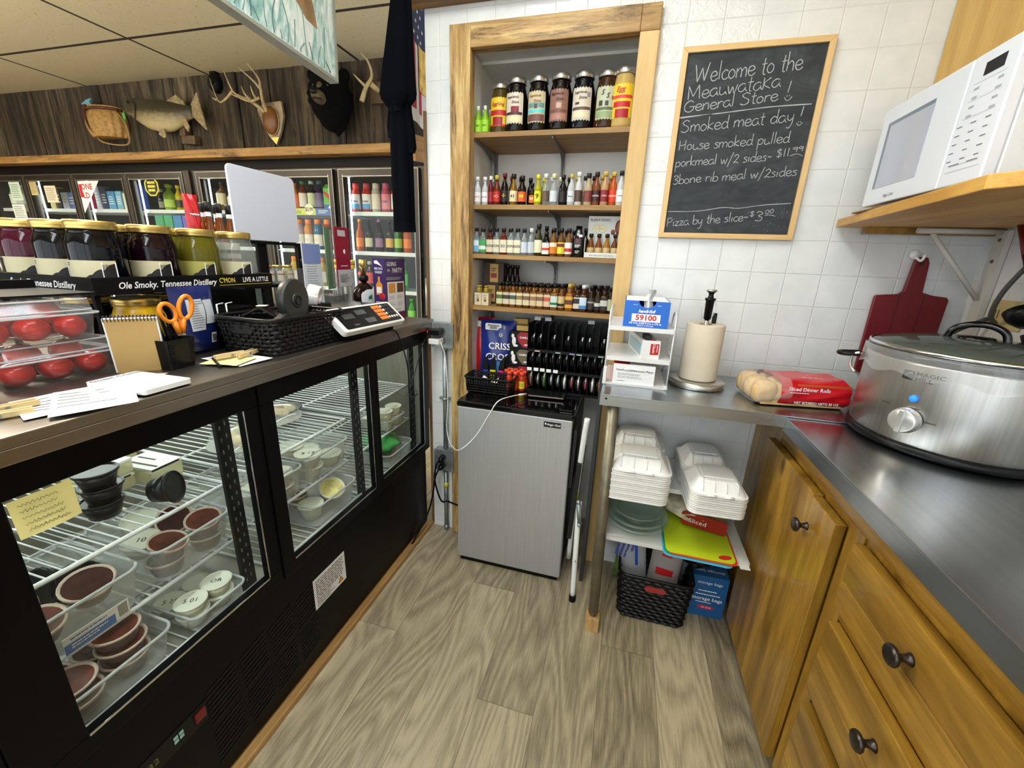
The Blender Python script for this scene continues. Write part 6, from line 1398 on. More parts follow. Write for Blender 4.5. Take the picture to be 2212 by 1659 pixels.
# dispenser rack of tins
rkx0, rkx1, ry0 = -0.392, -0.062, 1.700
t = thing('tin_dispenser', 'black gravity dispenser rack for round tins in the recess', 'dispenser', (0, 0, 0))
b = B().bb(rkx0, ry0+0.14, ZF2, rkx1, ry0+0.144, 1.082)
for tz, dz in ((0.955, 0.115), (0.868, 0.075), (ZF2+0.0, 0.088)):
    b.prism([(ry0, tz), (ry0+0.14, tz+0.012), (ry0+0.14, tz+0.016), (ry0, tz+0.004)], rkx0, rkx1, 'x').bb(rkx0, ry0-0.002, tz, rkx1, ry0, tz+0.012)
obj('frame', b, BLACK, t)
b = B()
for k in range(12):
    x = rkx0+(rkx1-rkx0)*k/11; top = k in (0, 11)
    b.bb(x-0.001, ry0+0.004, 0.960, x+0.001, ry0+0.139, 1.075).bb(x-0.001, ry0+0.002, 0.874, x+0.001, ry0+0.139, 0.945).bb(x-0.001, ry0+0.002, ZF2+0.014, x+0.001, ry0+0.139, 0.855)
obj('divider', b, clear('smoked_divider', (90, 90, 92), 0.45, (16, 16, 18), 0.08, 1.5), t)
b = B()
for x in (rkx0+0.018, rkx0+0.066, rkx1-0.075): b.bb(x-0.014, ry0+0.10, 1.077, x+0.014, ry0+0.101, 1.093)
for x, z in ((rkx0+0.014, 0.874), (rkx0+0.044, 0.874), (rkx0+0.072, 0.874), (rkx0+0.100, 0.873), (rkx0+0.130, 0.873)): b.bb(x-0.010, ry0-0.0032, z-0.003, x+0.010, ry0-0.0022, z+0.011)
obj('price_tag', b, PAPER, t)
b = B()
for k, c in ((1, 0), (4, 1), (6, 2), (7, 1), (10, 1)): b.bb(rkx0+0.015+k*0.03-0.011, ry0-0.003, 0.957, rkx0+0.015+k*0.03+0.011, ry0-0.0022, 0.962, c)
obj('shelf_ticket', b, [mat('ticket_pink', (214, 190, 180), 0.6), mat('ticket_teal', (150, 196, 190), 0.6), mat('ticket_violet', (150, 150, 214), 0.6)], t)
def tin(x, y, z, m, l, r=0.032, group='tins in the dispenser'):
    o = thing('round_tin', l, 'tin', (x, y, z), rot=(0, PI/2, 0), group=group)
    obj('can', meshcache(('tin', r), lambda: B().lathe([(r, -0.008), (r, 0.001)], 22).mesh('tin', [BLACK])), BLACK, o)
    obj('lid', B().lathe([(r*1.03, 0.0012), (r*1.03, 0.0095), (r*0.9, 0.011), (0.0001, 0.0105)], 22).lathe([(r*1.035, 0.002), (r*1.035, 0.008)], 6, 1, cap=False, a0=PI*0.7, a1=PI*1.3), [m, PAPER], o)
lids = [mat('tin_brown', (120, 84, 56), 0.4), mat('tin_white', (206, 206, 206), 0.35, 0.4), mat('tin_green', (70, 110, 60), 0.4), mat('tin_silver', (176, 178, 180), 0.3, 0.8), mat('tin_copper', (184, 120, 70), 0.35, 0.5), mat('tin_wine', (150, 60, 66), 0.4)]
od = 'first second third fourth fifth sixth seventh eighth ninth tenth eleventh'.split()
for k in range(11):
    x = rkx0+0.015+k*0.03; full = k in (0, 2, 5, 7, 9, 10)
    m = lids[(0, 3, 2, 3, 3, 1, 5, 3, 5, 1, 4)[k]]
    tin(x, ry0+0.035, ZF2+0.050, m, 'round tin standing on edge in the bottom row, %s slot from left' % od[k], 0.034 if full else 0.026)
    tin(x, ry0+0.045, 0.912, BLACK, 'black lidded tin in the middle row, %s slot from left' % od[k], 0.031)
for k in (0, 1, 3, 5, 7, 8, 10):
    tin(rkx0+0.015+k*0.03, ry0+0.05, 0.995, BLACK, 'black tin in the top row, %s slot from left' % od[k], 0.030)
# ================================================================ ON THE CASE COUNTER
ZC = 1.0715
# black display tray with mason jars of spirits
t = thing('bottle_display_tray', 'black display tray of big mason jars lettered in white on the case counter', 'display tray', (0, 0, 0))
dx0, dx1, dy0, dy1, dz0, dz1 = -1.43, -1.092, 0.618, 1.088, 1.224, 1.262
b = B().bb(dx0, dy0, dz0, dx1, dy1, dz0+0.006).bb(dx1-0.006, dy0, dz0+0.006, dx1, dy1, dz1).bb(dx0, dy0, dz0+0.006, dx1-0.006, dy0+0.006, dz1).bb(dx0, dy1-0.006, dz0+0.006, dx1-0.006, dy1, dz1).bb(dx0, dy0+0.006, dz0+0.006, dx0+0.006, dy1-0.006, dz1)
obj('tray', b, BLACKM, t, bev=0.001)
for x in (dx0+0.01, dx1-0.02):
    for y in (dy0+0.004, dy1-0.014): obj('leg', B().bb(x, y, ZC, x+0.01, y+0.01, dz0), BLACKM, t)
b = B().text('Ole Smoky. Tennessee Distillery', 0.0205, EAST(dx1+0.0006, 0.780, 1.243), 0, 0.018, 0.28, 0.86)
b.text("LIVE A LITTLE", 0.0185, EAST(dx1+0.0006, 1.026, 1.2455), 0, 0.016, 0, 0.82).text("C'MON", 0.0185, EAST(dx1+0.0006, 0.931, 1.2455), 1, 0.016, 0, 0.82).rect(0.175, 0.0012, EAST(dx1+0.0006, 0.993, 1.2335), 1)
b.text('Smoky Tennessee Distillery', 0.0205, FRONT(-1.25, dy0-0.0006, 1.243), 0, 0.018, 0.28, 0.92)
obj('lettering', b, [WHITEP, mat('yellow_print', (226, 196, 60), 0.5)], t)
WIDE = {}
def widejar(x, y, fill, desc, lab=True, clearlab=False, grp=None, r=0.0485, h=0.148, z=None):
    z = dz0+0.0065 if z is None else z
    o = thing('wide_mason_jar', desc, 'jar', (x, y, z), group=grp)
    gm = liquid(fill, 0.05) if isinstance(fill, tuple) else fill
    prof = [(r*0.90, 0), (r, 0.004), (r, h*0.62), (r*0.985, h*0.68), (r*0.86, h*0.80), (r*0.83, h*0.84), (r*0.83, h*0.90)]
    obj('glass', meshcache(('wide', r, h, fill), lambda: B().lathe(prof, 32).mesh('jar', [gm])), gm, o)
    obj('lid', meshcache(('widelid', r, h), lambda: B().lathe([(r*0.875, h*0.875), (r*0.90, h*0.885), (r*0.88, h*0.905), (r*0.905, h*0.925), (r*0.90, h*0.985), (r*0.86, h), (r*0.74, h*0.995), (0.0001, h*0.993)], 32).mesh('lid', [GOLD])), GOLD, o)
    if lab:
        def mk():
            R = r*1.008; b = B()
            A0, A1 = -1.55, 1.25; n = 30
            vs = []
            for i in range(n+1):
                a = A0+(A1-A0)*i/n; vs += [(R*math.cos(a), R*math.sin(a), 0.004), (R*math.cos(a), R*math.sin(a), 0.066)]
            b.add(vs, [(2*i, 2*i+2, 2*i+3, 2*i+1) for i in range(n)], 0, True)
            def put(sub, mi, a_c, z_c, off): b.add([((R+off)*math.cos(a_c+x/R), (R+off)*math.sin(a_c+x/R), z_c+y) for x, y, q in sub.v], sub.f, mi)
            # black mountain skyline rising to the right
            hs = [0.0, .004, .006, .012, .013, .019, .023, .024, .030, .034, .036, .033, .04, .045, .047, .049]
            R2 = R+0.0004; vs = []
            for i, q in enumerate(hs):
                a = -0.35+1.55*i/(len(hs)-1); vs += [(R2*math.cos(a), R2*math.sin(a), 0.0042), (R2*math.cos(a), R2*math.sin(a), 0.014+q*0.95)]
            b.add(vs, [(2*i, 2*i+2, 2*i+3, 2*i+1) for i in range(len(hs)-1)], 1, True)
            put(B().rect(0.026, 0.034, Matrix.Identity(4)), 2, 0.98, 0.045, 0.0008)
            s = B()
            for k in range(11): s.rect(0.0006 if k % 3 else 0.0011, 0.024, Matrix.Translation((-0.010+k*0.002, 0.001, 0)))
            put(s, 1, 0.98, 0.045, 0.0011)
            put(B().lines(0.045, 0.009, 2, Matrix.Identity(4), 0, 0.4, 3, 0.2), 1, -0.92, 0.058, 0.0006)
            put(B().text('Tennessee', 0.0095, Matrix.Identity(4), 0, 0.02, 0.3), 1, -0.62, 0.029, 0.0006)
            put(B().lines(0.075, 0.004, 1, Matrix.Identity(4), 0, 0.6, 6, 0.05), 2, 0.45, 0.009, 0.0009)
            put(B().lines(0.03, 0.003, 1, Matrix.Identity(4), 0, 0.5, 7, 0.1), 1, -0.95, 0.042, 0.0006)
            put(B().lines(0.04, 0.004, 1, Matrix.Identity(4), 0, 0.4, 8, 0.1), 1, -0.9, 0.016, 0.0006)
            return b.mesh('label', [mat('jar_cream', (204, 196, 160), 0.6), INK, PAPER])
        def mk2():
            m = mk(); m.materials[0] = mat('jar_yellow_cream', (170, 164, 84), 0.5); return m
        obj('paper_label', meshcache(('widelab', clearlab), mk2 if clearlab else mk), WHITE, o)
    o.rotation_euler.z = -1.22
    return o
GJ = 'gold lidded mason jars on the display tray'
widejar(-1.146, 0.672, (8, 10, 16), 'near-black gold lidded jar at the front corner of the display tray', grp=GJ)
widejar(-1.146, 0.790, (26, 10, 18), 'dark plum gold lidded jar, second along the front of the tray', grp=GJ)
widejar(-1.146, 0.905, (110, 104, 26), 'olive yellow gold lidded jar, third along the front of the tray', clearlab=True, grp=GJ)
widejar(-1.146, 1.020, CLEARB, 'clear gold lidded jar at the right end of the tray front', grp=GJ)
widejar(-1.252, 0.672, (10, 10, 14), 'near-black jar beside the front corner jar, along the tray left side', grp=GJ)
widejar(-1.360, 0.672, (84, 10, 40), 'magenta red jar at the far left of the display tray', grp=GJ)
widejar(-1.252, 0.790, (14, 10, 14), 'dark jar behind the plum jar on the display tray', lab=False, grp=GJ)
widejar(-1.252, 0.905, (120, 112, 40), 'yellowish jar behind the olive jar on the display tray', lab=False, grp=GJ)
widejar(-1.252, 1.020, CLEARB, 'clear jar behind the clear one at the tray right end', grp=GJ)
widejar(-1.360, 0.790, (20, 12, 14), 'dark jar in the back row of the display tray', lab=False, grp=GJ)
# jars under the tray
widejar(-1.150, 0.730, mat('yellow_peppers', (206, 160, 24), 0.25, 0, 0.25, 22), 'jar of yellow peppers under the display tray, behind the notebook', False, r=0.052, h=0.140, z=ZC)
widejar(-1.27, 0.70, (14, 12, 12), 'dark gold lidded jar in the shade under the display tray', False, r=0.050, h=0.140, z=ZC)
widejar(-1.26, 0.86, (60, 20, 14), 'dark red jar under the display tray behind the blue pouch', False, r=0.050, h=0.138, z=ZC)
# amber liquor bottles and red snack bag on a black riser behind the tray
tag(obj('riser_block', B().bb(-1.60, 1.10, ZC, -1.435, 1.34, 1.27), BLACKM, bev=0.003), 'black riser block behind the display tray', 'stand')
for i, (x, y) in enumerate(((-1.465, 1.215), (-1.465, 1.258), (-1.47, 1.302), (-1.515, 1.240), (-1.515, 1.290))):
    bottle((x, y+0.0, 1.2705), ('front', 'middle front', 'right front', 'left rear', 'right rear')[i]+' amber liquor bottle with a clear neck behind the display tray', (130, 66, 18), (18, 20, 24), (200, 190, 160), 'flask', .0195, .215, (0.12, 0.38), group='amber liquor bottles behind the display tray', name='liquor_bottle', second=((70, 40, 20), 0.35, 0.55), neck=(220, 224, 226), rz=PI/3, capr=0.55)
bag((-1.49, 1.178, 1.2705), 0.046, 0.235, 0.035, 'snack_bag', 'shiny red snack bag left of the amber liquor bottles', [mat('snack_red', (186, 24, 30), 0.2, 0, 0.15, 24), WHITEP, mat('snack_orange', (226, 96, 40), 0.3)], (0, 0, PI/2-0.2), lambda b, S: (on(b, S, (0.2, 0.1, 0.8, 0.45), 2), b.tube([S(0.2+0.05*q, 0.72+0.012*math.sin(q*2.3), 0.003) for q in range(13)], 0.0022, 5, 1)), 2)
# sign on a black stand
t = thing('sign_stand', 'blank white sign panel on a black stand behind the jars', 'sign', (-1.31, 1.318, 0))
MOF = mat('sign_white', (216, 221, 236), 0.4)
obj('panel', B().at((0, 0, 1.482)).prism([(a, c) for a, c in rr(0.288, 0.236, 0.018, 5)], -0.004, 0.004, 'x'), MOF, t, bev=0.001)
b = B().bb(-0.012, -0.146, 1.352, 0.006, 0.146, 1.362).bb(-0.014, -0.058, ZC, -0.002, -0.018, 1.352).bb(-0.012, 0.128, ZC, 0.006, 0.146, 1.352)
obj('stand_frame', b, BLACKM, t, bev=0.001)
obj('stand_shelf', B().bb(-0.10, -0.02, 1.196, 0.006, 0.128, 1.206).bb(-0.10, -0.146, 1.196, 0.006, -0.06, 1.206), BLACKM, t)
for i, (y, l) in enumerate(((1.318, 'small pale gold lidded jar on the sign stand shelf, left'), (1.368, 'small pale gold lidded jar on the sign stand shelf, middle'), (1.418, 'small gold lidded jar with a yellowish label on the sign stand shelf, right'))):
    mason((-1.342, y, 1.2065), l, CLEARB if i < 2 else (190, 180, 120), GOLD, 0.0225, 0.070, (226, 216, 200) if i < 2 else (216, 206, 170), (((150, 40, 40), 0.50, 0.54, 0.8, 0),), None, group='small jars under the white sign', name='small_jar', rz=PI/2)
bottle((-1.30, 1.46, 1.207-0.135), 'dark bottle at the right of the sign stand shelf', (40, 24, 22), (24, 20, 20), (150, 40, 44), 'tall', .02, .23, (0.1, 0.4), name='dark_bottle')
# tomatoes in clamshells
TOM = mat('tomato_red', (188, 34, 26), 0.16, 0, 0.22, 30)
CLAM = clear('clamshell', (252, 252, 252), 0.10, (226, 222, 220), 0.10, 1.6)
rd = random.Random(21)
def clamshell(cx, cy, z, lx, ly, h, lab):
    t = thing('clamshell_box', lab, 'plastic box', (cx, cy, z))
    b = B()
    def ring(w, d, zz, r=0.014): return [(a, c, zz) for a, c in rr(w, d, r, 4)]
    R = [ring(lx*0.90, ly*0.92, 0.0), ring(lx*0.98, ly*0.98, h*0.58), ring(lx*1.05, ly*1.05, h*0.60), ring(lx*1.05, ly*1.05, h*0.64), ring(lx*0.98, ly*0.98, h*0.67), ring(lx*0.94, ly*0.95, h*0.95), ring(lx*0.86, ly*0.90, h)]
    k = len(R[0]); vs = [p for q in R for p in q]
    b.add(vs, [(j*k+i, j*k+(i+1) % k, (j+1)*k+(i+1) % k, (j+1)*k+i) for j in range(len(R)-1) for i in range(k)]+[tuple(range(k))[::-1], tuple(range(6*k, 7*k))], 0, True)
    for q in range(5): b.tube([(-lx*0.42+0.0, -ly*0.40+q*ly*0.2, h+0.0012), (lx*0.42, -ly*0.40+q*ly*0.2, h+0.0012)], 0.0014, 5)
    obj('shell', b, CLAM, t)
    for e, zz in ((1.045, 0.62), (0.965, 0.70), (0.935, 0.955)): obj('edge_ridge', B().tube([(a, c, h*zz) for a, c in rr(lx*e, ly*e, 0.014, 4)], 0.0019, 6, closed=True), RIMM, t)
    return t
pos = 'front left|front middle|front right|back left|back middle|back right|top left|top right'.split('|')
for nm, cx, cy, z in (('lower', -1.098, 0.510, ZC), ('upper', -1.078, 0.482, ZC+0.0815)):
    clamshell(cx, cy, z, 0.135, 0.178, 0.079, '%s clear clamshell of tomatoes at the left end of the counter' % nm)
    P = [(0.034, -0.055), (0.036, 0.0), (0.035, 0.056), (-0.024, -0.052), (-0.026, 0.004), (-0.024, 0.054)]
    for i, (x, y) in enumerate(P+[(0.012, -0.030), (0.016, 0.032)]):
        r = 0.0245+rd.random()*0.0022; top = i >= 6
        o = obj('tomato', B().ball((0, 0, 0), (r, r, r*0.9), 14), TOM, loc=(cx+x, cy+y, z+(r*0.92+0.002 if not top else 0.0515))); tag(o, 'red tomato in the %s clamshell, %s' % (nm, pos[i]), 'tomato', 'tomatoes in the %s clamshell' % nm)
        if i in (2, 7): obj('stem', B().at((0, 0, r*0.86)).tube([(0, 0, 0), (0.004, 0.002, 0.005)], 0.0012, 5).add([(0.009*math.cos(q*1.256), 0.009*math.sin(q*1.256), 0.001) if w_ == 0 else (0.002*math.cos(q*1.256+.6), 0.002*math.sin(q*1.256+.6), 0.001) for q in range(5) for w_ in (0, 1)], [(0, 1, 2, 3, 4, 5, 6, 7, 8, 9)]), mat('stem_green', (84, 104, 50), 0.7), o)
lump((-1.09, 0.365, ZC+0.030), (0.06, 0.045, 0.030), 'produce_bag', 'pale green produce in a clear bag left of the lower tomatoes', 'bag', mat('pale_produce', (150, 146, 90), 0.4, 0, 0.3, 40), 6)
tag(obj('black_tray', B().bb(-1.20, 0.40, 0, -1.02, 0.58, 0.004).bb(-1.20, 0.40, 0.004, -1.195, 0.58, 0.02), BLACK, loc=(0, 0, ZC+0.164)), 'black plastic tray lying on the upper tomato clamshell', 'tray')
bag((-1.42, 0.55, ZC), 0.10, 0.16, 0.06, 'snack_bag', 'dark snack bag with a pink mark left of the display tray', [BLACK, mat('pink_mark', (196, 90, 110), 0.4), WHITEP], (0, 0, 0.9), lambda b, S: (on(b, S, (0.3, 0.3, 0.7, 0.5), 1),), 6)
# notebook, pen cup, scissors, pouch
t = thing('spiral_notebook', 'kraft covered spiral notebook leaning beside the pen cup', 'notebook', (-0.990, 0.612, ZC), rot=(0.14, 0.0, 0.85))
obj('cover', B().bb(-0.040, -0.001, 0.0, 0.040, 0.0005, 0.116), mat('kraft_cover', (190, 156, 98), 0.8, 0, 0.04, 12), t)
obj('pages', B().bb(-0.043, 0.0006, 0.001, 0.043, 0.009, 0.117).bb(-0.044, 0.0092, 0, 0.044, 0.0105, 0.118, 1), [PAPER, mat('navy_card', (40, 60, 110), 0.6)], t)
b = B()
for k in range(15): b.tube([(-0.040+k*0.0057, 0.004+0.0075*math.cos(q*PI/5), 0.116+0.0065*math.sin(q*PI/5)) for q in range(10)], 0.0008, 5, closed=True)
obj('spiral', b, mat('spiral_black', (40, 36, 40), 0.4, 0.5), t)
t = thing('pen_cup', 'black rectangular pen cup on the case counter', 'pen cup', (-0.965, 0.664, ZC), 0.1)
b = B(); R = [[(a*k, c*k, z) for a, c in rr(0.052, 0.072, 0.006, 3)] for k, z in ((0.80, 0.0), (1.0, 0.066), (0.96, 0.066), (0.78, 0.004))]
k = len(R[0]); b.add([p for q in R for p in q], [(j*k+i, j*k+(i+1) % k, (j+1)*k+(i+1) % k, (j+1)*k+i) for j in range(3) for i in range(k)]+[tuple(range(k))[::-1], tuple(range(3*k, 4*k))], 0)
for q in range(8): b.bb(0.0215+0.0035*q/8, -0.030, 0.014+q*0.0055, 0.0235+0.0035*q/8, -0.018, 0.0155+q*0.0055).bb(0.0215+0.0035*q/8, 0.018, 0.014+q*0.0055, 0.0235+0.0035*q/8, 0.030, 0.0155+q*0.0055)
obj('cup', b, BLACK, t)
for nm, l, p0, p1, c, r in (('pen', 'red and black pen in the black pen cup', (-0.970, 0.645, 1.080), (-0.998, 0.610, 1.178), REDP, .0048), ('pen', 'black pen with a silver clip in the pen cup', (-0.958, 0.656, 1.08), (-0.972, 0.640, 1.190), BLACK, .005), ('marker', 'black marker in the middle of the pen cup', (-0.962, 0.668, 1.08), (-0.980, 0.664, 1.192), BLACK, .0062), ('pencil', 'navy pencil leaning in the pen cup', (-0.975, 0.650, 1.08), (-1.000, 0.628, 1.165), MATS['navy_card'], .0042)):
    t = thing(nm, l, 'pen', (0, 0, 0))
    a, c_ = Vector(p0), Vector(p1)
    obj('barrel', B().tube([a, a.lerp(c_, 0.97), c_], [r, r, r*0.6], 10), c, t)
    obj('clip', B().tube([a.lerp(c_, 0.68)+Vector((r*1.1, -r*0.5, 0)), a.lerp(c_, 0.97)+Vector((r*1.1, -r*0.5, 0))], 0.0011, 5), CHROME, t)
t = thing('scissors', 'orange handled scissors standing in the pen cup', 'scissors', (-0.962, 0.690, 1.078), rot=(0, -0.05, PI/2))
ORG = mat('scissor_orange', (240, 140, 30), 0.35)
b = B()
def loop(cx, cz, w_, h_, tilt):
    return [(cx+w_*math.cos(a)*math.cos(tilt)-h_*math.sin(a)*math.sin(tilt), 0, cz+w_*math.cos(a)*math.sin(tilt)+h_*math.sin(a)*math.cos(tilt)) for a in [k*PI/10 for k in range(20)]]
b.tube(loop(-0.018, 0.116, 0.0155, 0.021, 0.35), 0.0046, 8, closed=True, flat=1).tube(loop(0.022, 0.122, 0.0145, 0.026, -0.35), 0.0046, 8, closed=True).tube([(-0.010, 0, 0.096), (-0.004, 0, 0.066)], [0.008, 0.007], 8, flat=0.7).tube([(0.012, 0.003, 0.098), (0.004, 0.003, 0.066)], [0.009, 0.007], 8, flat=0.7)
obj('handles', b, ORG, t)
obj('blades', B().prism([(-0.010, 0.066), (0.0, 0.066), (0.006, 0.0), (0.002, 0.0)], -0.001, 0.001, 'y').prism([(0.010, 0.066), (0.0, 0.066), (-0.006, 0.0), (-0.002, 0.0)], 0.0012, 0.003, 'y'), CHROME, t)
POUCH = mat('pouch_blue', (22, 36, 94), 0.2, 0, 0.12, 16)
bag((-1.045, 0.785, ZC), 0.115, 0.168, 0.045, 'snack_pouch', 'dark blue snack pouch with a white nutrition panel behind the scissors', [POUCH, mat('panel_white', (206, 212, 222), 0.5), INK, PAPER], (0, 0, PI/2+0.05), lambda b, S: (on(b, S, (0.24, 0.36, 0.58, 0.82), 1), on(b, S, (0.60, 0.45, 0.88, 0.80), 1), b.lines(0.034, 0.07, 12, XM(S(0.41, 0.6, 0.004), (1, 0, 0), (0, 0, 1)), 2, 0.25, 4, 0.2), on(b, S, (0.72, 0.14, 0.86, 0.30), 3), [b.rect(0.0009, 0.018, XM(S(0.74+0.012*q, 0.22, 0.003), (1, 0, 0), (0, 0, 1)), 2) for q in range(9)]), 5)
# papers
def sheet(loc, w_, h_, rz, name, label, m, seed=1, th=0.0006, lines=None, curl=0.006, cat='paper'):
    rd = random.Random(seed); k = [rd.uniform(2, 5) for _ in range(3)]
    fz = lambda u, v: curl*(u**3)*0.5+0.0012*(1+math.sin(k[0]*u+k[1]*v))+curl*0.6*max(0, v-0.8)
    b = B().grid(lambda u, v: ((u-0.5)*w_, (v-0.5)*h_, fz(u, v)), 12, 12, 0)
    if lines:
        for q in range(lines):
            v = 0.85-q*0.7/lines
            b.tube([((u-0.5)*w_, (v-0.5)*h_, fz(u, v)+0.0006) for u in [0.08+0.04*j for j in range(int(10+rd.random()*10))]], 0.00045, 4, 1)
    return tag(obj(name, b, [m, GREYINK], loc=loc, rot=(0, 0, rz)), label, cat)
sheet((-0.900, 0.425, ZC+0.0005), 0.10, 0.13, 1.25, 'receipt_slip', 'white printed slip lying left of the top sheet at the counter edge', PAPER, 2, lines=5)
sheet((-0.868, 0.455, ZC+0.0035), 0.105, 0.155, 1.05, 'paper_sheet', 'white handwritten sheet hanging over the counter edge', PAPER, 3, lines=5)
sheet((-0.905, 0.52, ZC+0.0008), 0.05, 0.17, 0.35, 'note_slip', 'cream note slip under the writing pad', mat('cream_note', (226, 220, 186), 0.7), 6, lines=2)
t = thing('writing_pad', 'white writing pad on the case counter beside the notebook', 'pad', (-0.884, 0.537, ZC+0.0065), 0.02)
obj('cover', B().prism(rr(0.145, 0.088, 0.006), -0.003, 0.006), PAPER, t)
b = B().rect(0.125, 0.066, UP(0.004, -0.006, 0.0064), 0)
obj('top_sheet', b, mat('pale_blue_sheet', (206, 216, 234), 0.6), t)
b = B()
b.text('Guest Checks', 0.016, UP(-0.060, 0.0, 0.0068, PI/2), 0, 0.01, 0.3)
obj('lettering', b, GREYINK, t)
PIN = wood('clothespin_wood', (200, 172, 120), (232, 210, 164), 'x', 3, 0.6)
def pin(loc, rz, l):
    t = thing('clothespin', l, 'clothespin', loc, rz)
    for s in (-1, 1): obj('prong', B().prism([(-0.036, s*0.001), (0.036, s*0.004), (0.036, s*0.009), (-0.010, s*0.0085), (-0.036, s*0.0045)], 0.0, 0.009, 'z'), PIN, t, bev=0.0008)
    obj('spring', B().tube([(0.0, -0.009, 0.0045), (0.0, 0.009, 0.0045)], 0.0035, 8), GALV, t)
pin((-0.925, 0.372, ZC+0.003), 1.45, 'wooden clothespin at the left photo edge beside the slips')
pin((-0.90, 0.352, ZC+0.001), 1.2, 'second wooden clothespin at the far left counter edge')
sheet((-0.905, 0.765, ZC+0.0006), 0.085, 0.14, 1.45, 'receipt_slip', 'white slip under the clothespin before the woven basket', PAPER, 7, lines=3)
sheet((-0.895, 0.735, ZC+0.0035), 0.075, 0.09, 1.75, 'sticky_note', 'yellow note on the slip before the woven basket', mat('note_pale_yellow', (230, 222, 160), 0.7), 8)
pin((-0.915, 0.757, ZC+0.009), 1.35, 'wooden clothespin lying on the yellow note'); pin((-0.895, 0.785, ZC+0.009), 1.85, 'wooden clothespin crossed beside the yellow note one')
tag(obj('pen', B().tube([(-0.870, 0.690, ZC+0.004), (-0.945, 0.735, ZC+0.006)], 0.0032, 8), BLACK), 'dark pen lying between the writing pad and the yellow note', 'pen')
# woven basket of things
t = basket('woven_basket', 'black woven basket holding the tape dispenser on the case counter', (-0.932, 0.955, ZC), 0.185, 0.285, 0.092, 0.0, 8, (12, 20), 0.92, amp=0.0022)
obj('handle_slot', B().at((0, -0.140, 0.066), (PI/2-0.05, 0, 0)).prism(rr(0.07, 0.022, 0.010), -0.001, 0.004), INK, t)
t = thing('tape_dispenser', 'charcoal handheld tape dispenser in the black woven basket', 'tape dispenser', (-0.925, 0.985, ZC+0.048), rot=(0, 0, 0.15))
TD = mat('tape_charcoal', (46, 48, 46), 0.4)
b = B().at((0, 0, 0.078), (0, PI/2, 0)).lathe([(0.057, -0.012), (0.060, -0.008), (0.060, 0.008), (0.057, 0.012)], 36).lathe([(0.022, 0.012), (0.020, 0.016), (0.0001, 0.016)], 20).at()
obj('reel_cover', b, TD, t, bev=0.001)
obj('hub_ring', B().at((0.017, 0, 0.078), (0, PI/2, 0)).lathe([(0.0145, 0), (0.0135, 0.0015), (0.0120, 0.0015), (0.0115, 0.0)], 24, cap=False), BLACK, t)
obj('base_arm', B().prism([(-0.085, 0.012), (0.030, 0.012), (0.05, 0.06), (0.0, 0.052), (-0.04, 0.050), (-0.080, 0.034)], -0.011, 0.011, 'x'), TD, t, bev=0.003)
obj('red_button', B().at((0, -0.088, 0.028), (PI/2, 0, 0)).lathe([(0.006, 0), (0.006, 0.010), (0.004, 0.013)], 14), REDP, t)
t = thing('label_gun', 'glossy black device left of the tape dispenser in the basket', 'device', (-0.985, 0.905, ZC+0.040), rot=(0, 0, 0.5))
obj('body', B().prism([(-0.05, 0.0), (0.05, 0.0), (0.06, 0.05), (0.02, 0.075), (-0.03, 0.05)], -0.02, 0.02, 'y'), MATS['glossy_black'], t, bev=0.006)
obj('sticker', B().bb(0.01, -0.012, 0.073, 0.035, 0.012, 0.0745), PAPER, t)
t = thing('card_holder', 'black box with two white wire hooks behind the woven basket', 'box', (-1.075, 0.86, ZC), 0.0)
obj('box', B().bb(-0.03, -0.03, 0, 0.03, 0.10, 0.105), BLACK, t, bev=0.002)
for y in (-0.015, 0.012): obj('wire_hook', B().tube([(0.034, y, 0.07), (0.034, y, 0.118), (0.020, y+0.03, 0.118)], 0.0022, 6), PAPER, t)
t = thing('till_roll', 'curled white till roll behind the tape dispenser', 'paper roll', (-0.985, 1.135, ZC+0.100), rot=(0, 0.2, 0.4))
obj('roll', B().at((0, 0, 0.03), (0, PI/2, 0)).lathe([(0.017, -0.018), (0.0285, -0.018), (0.0290, 0.018), (0.017, 0.018), (0.017, -0.018)], 28, cap=False), PAPER, t)
obj('loose_tail', B().grid(lambda u, v: (-0.018+0.036*v, -0.029*math.cos(u*1.6), 0.03-0.029*math.sin(u*1.6)-0.02*u), 10, 3), PAPER, t, solid=0.0006)
tag(obj('printer_block', B().bb(-1.06, 1.08, ZC, -0.96, 1.19, ZC+0.098), BLACKM, bev=0.004), 'black receipt printer under the white till roll', 'printer')
# shop scale
sc_ = thing('price_scale', 'white shop scale with orange keys on the case counter', 'scale', (-0.86, 1.195, ZC), -0.06)
SCW = mat('scale_white', (232, 232, 230), 0.3)
obj('base', B().bb(-0.20, -0.10, 0.004, 0.03, 0.13, 0.045).bb(-0.03, -0.10, 0.0, 0.05, 0.12, 0.02), BLACKM, sc_, bev=0.004)
MP = Matrix.Translation((0.035, 0, 0.058)) @ Euler((0, 0.70, 0)).to_matrix().to_4x4()
b = B(); b.M = MP; b.prism([(q, p) for p, q in rr(0.315, 0.098, 0.012, 5)], -0.012, 0.010)
hd = obj('console', b, SCW, sc_, bev=0.003)
b = B(); b.M = MP; b.prism([(q, p) for p, q in rr(0.285, 0.080, 0.006, 4)], 0.0101, 0.0112)
obj('face_plate', b, BLACK, hd)
KO = mat('key_orange', (238, 138, 62), 0.5); KW = mat('key_white', (226, 226, 226), 0.5); KG = mat('key_grey', (50, 52, 56), 0.5); LCD = mat('lcd_grey', (66, 70, 70), 0.2)
b = B(); b.M = MP
for (y, x) in ((-0.095, -0.008), (-0.030, -0.018), (-0.012, 0.020)): b.bb(x-0.010, y-0.024, 0.0112, x+0.010, y+0.024, 0.0118)
obj('display', b, LCD, hd)
b = B(); b.M = MP
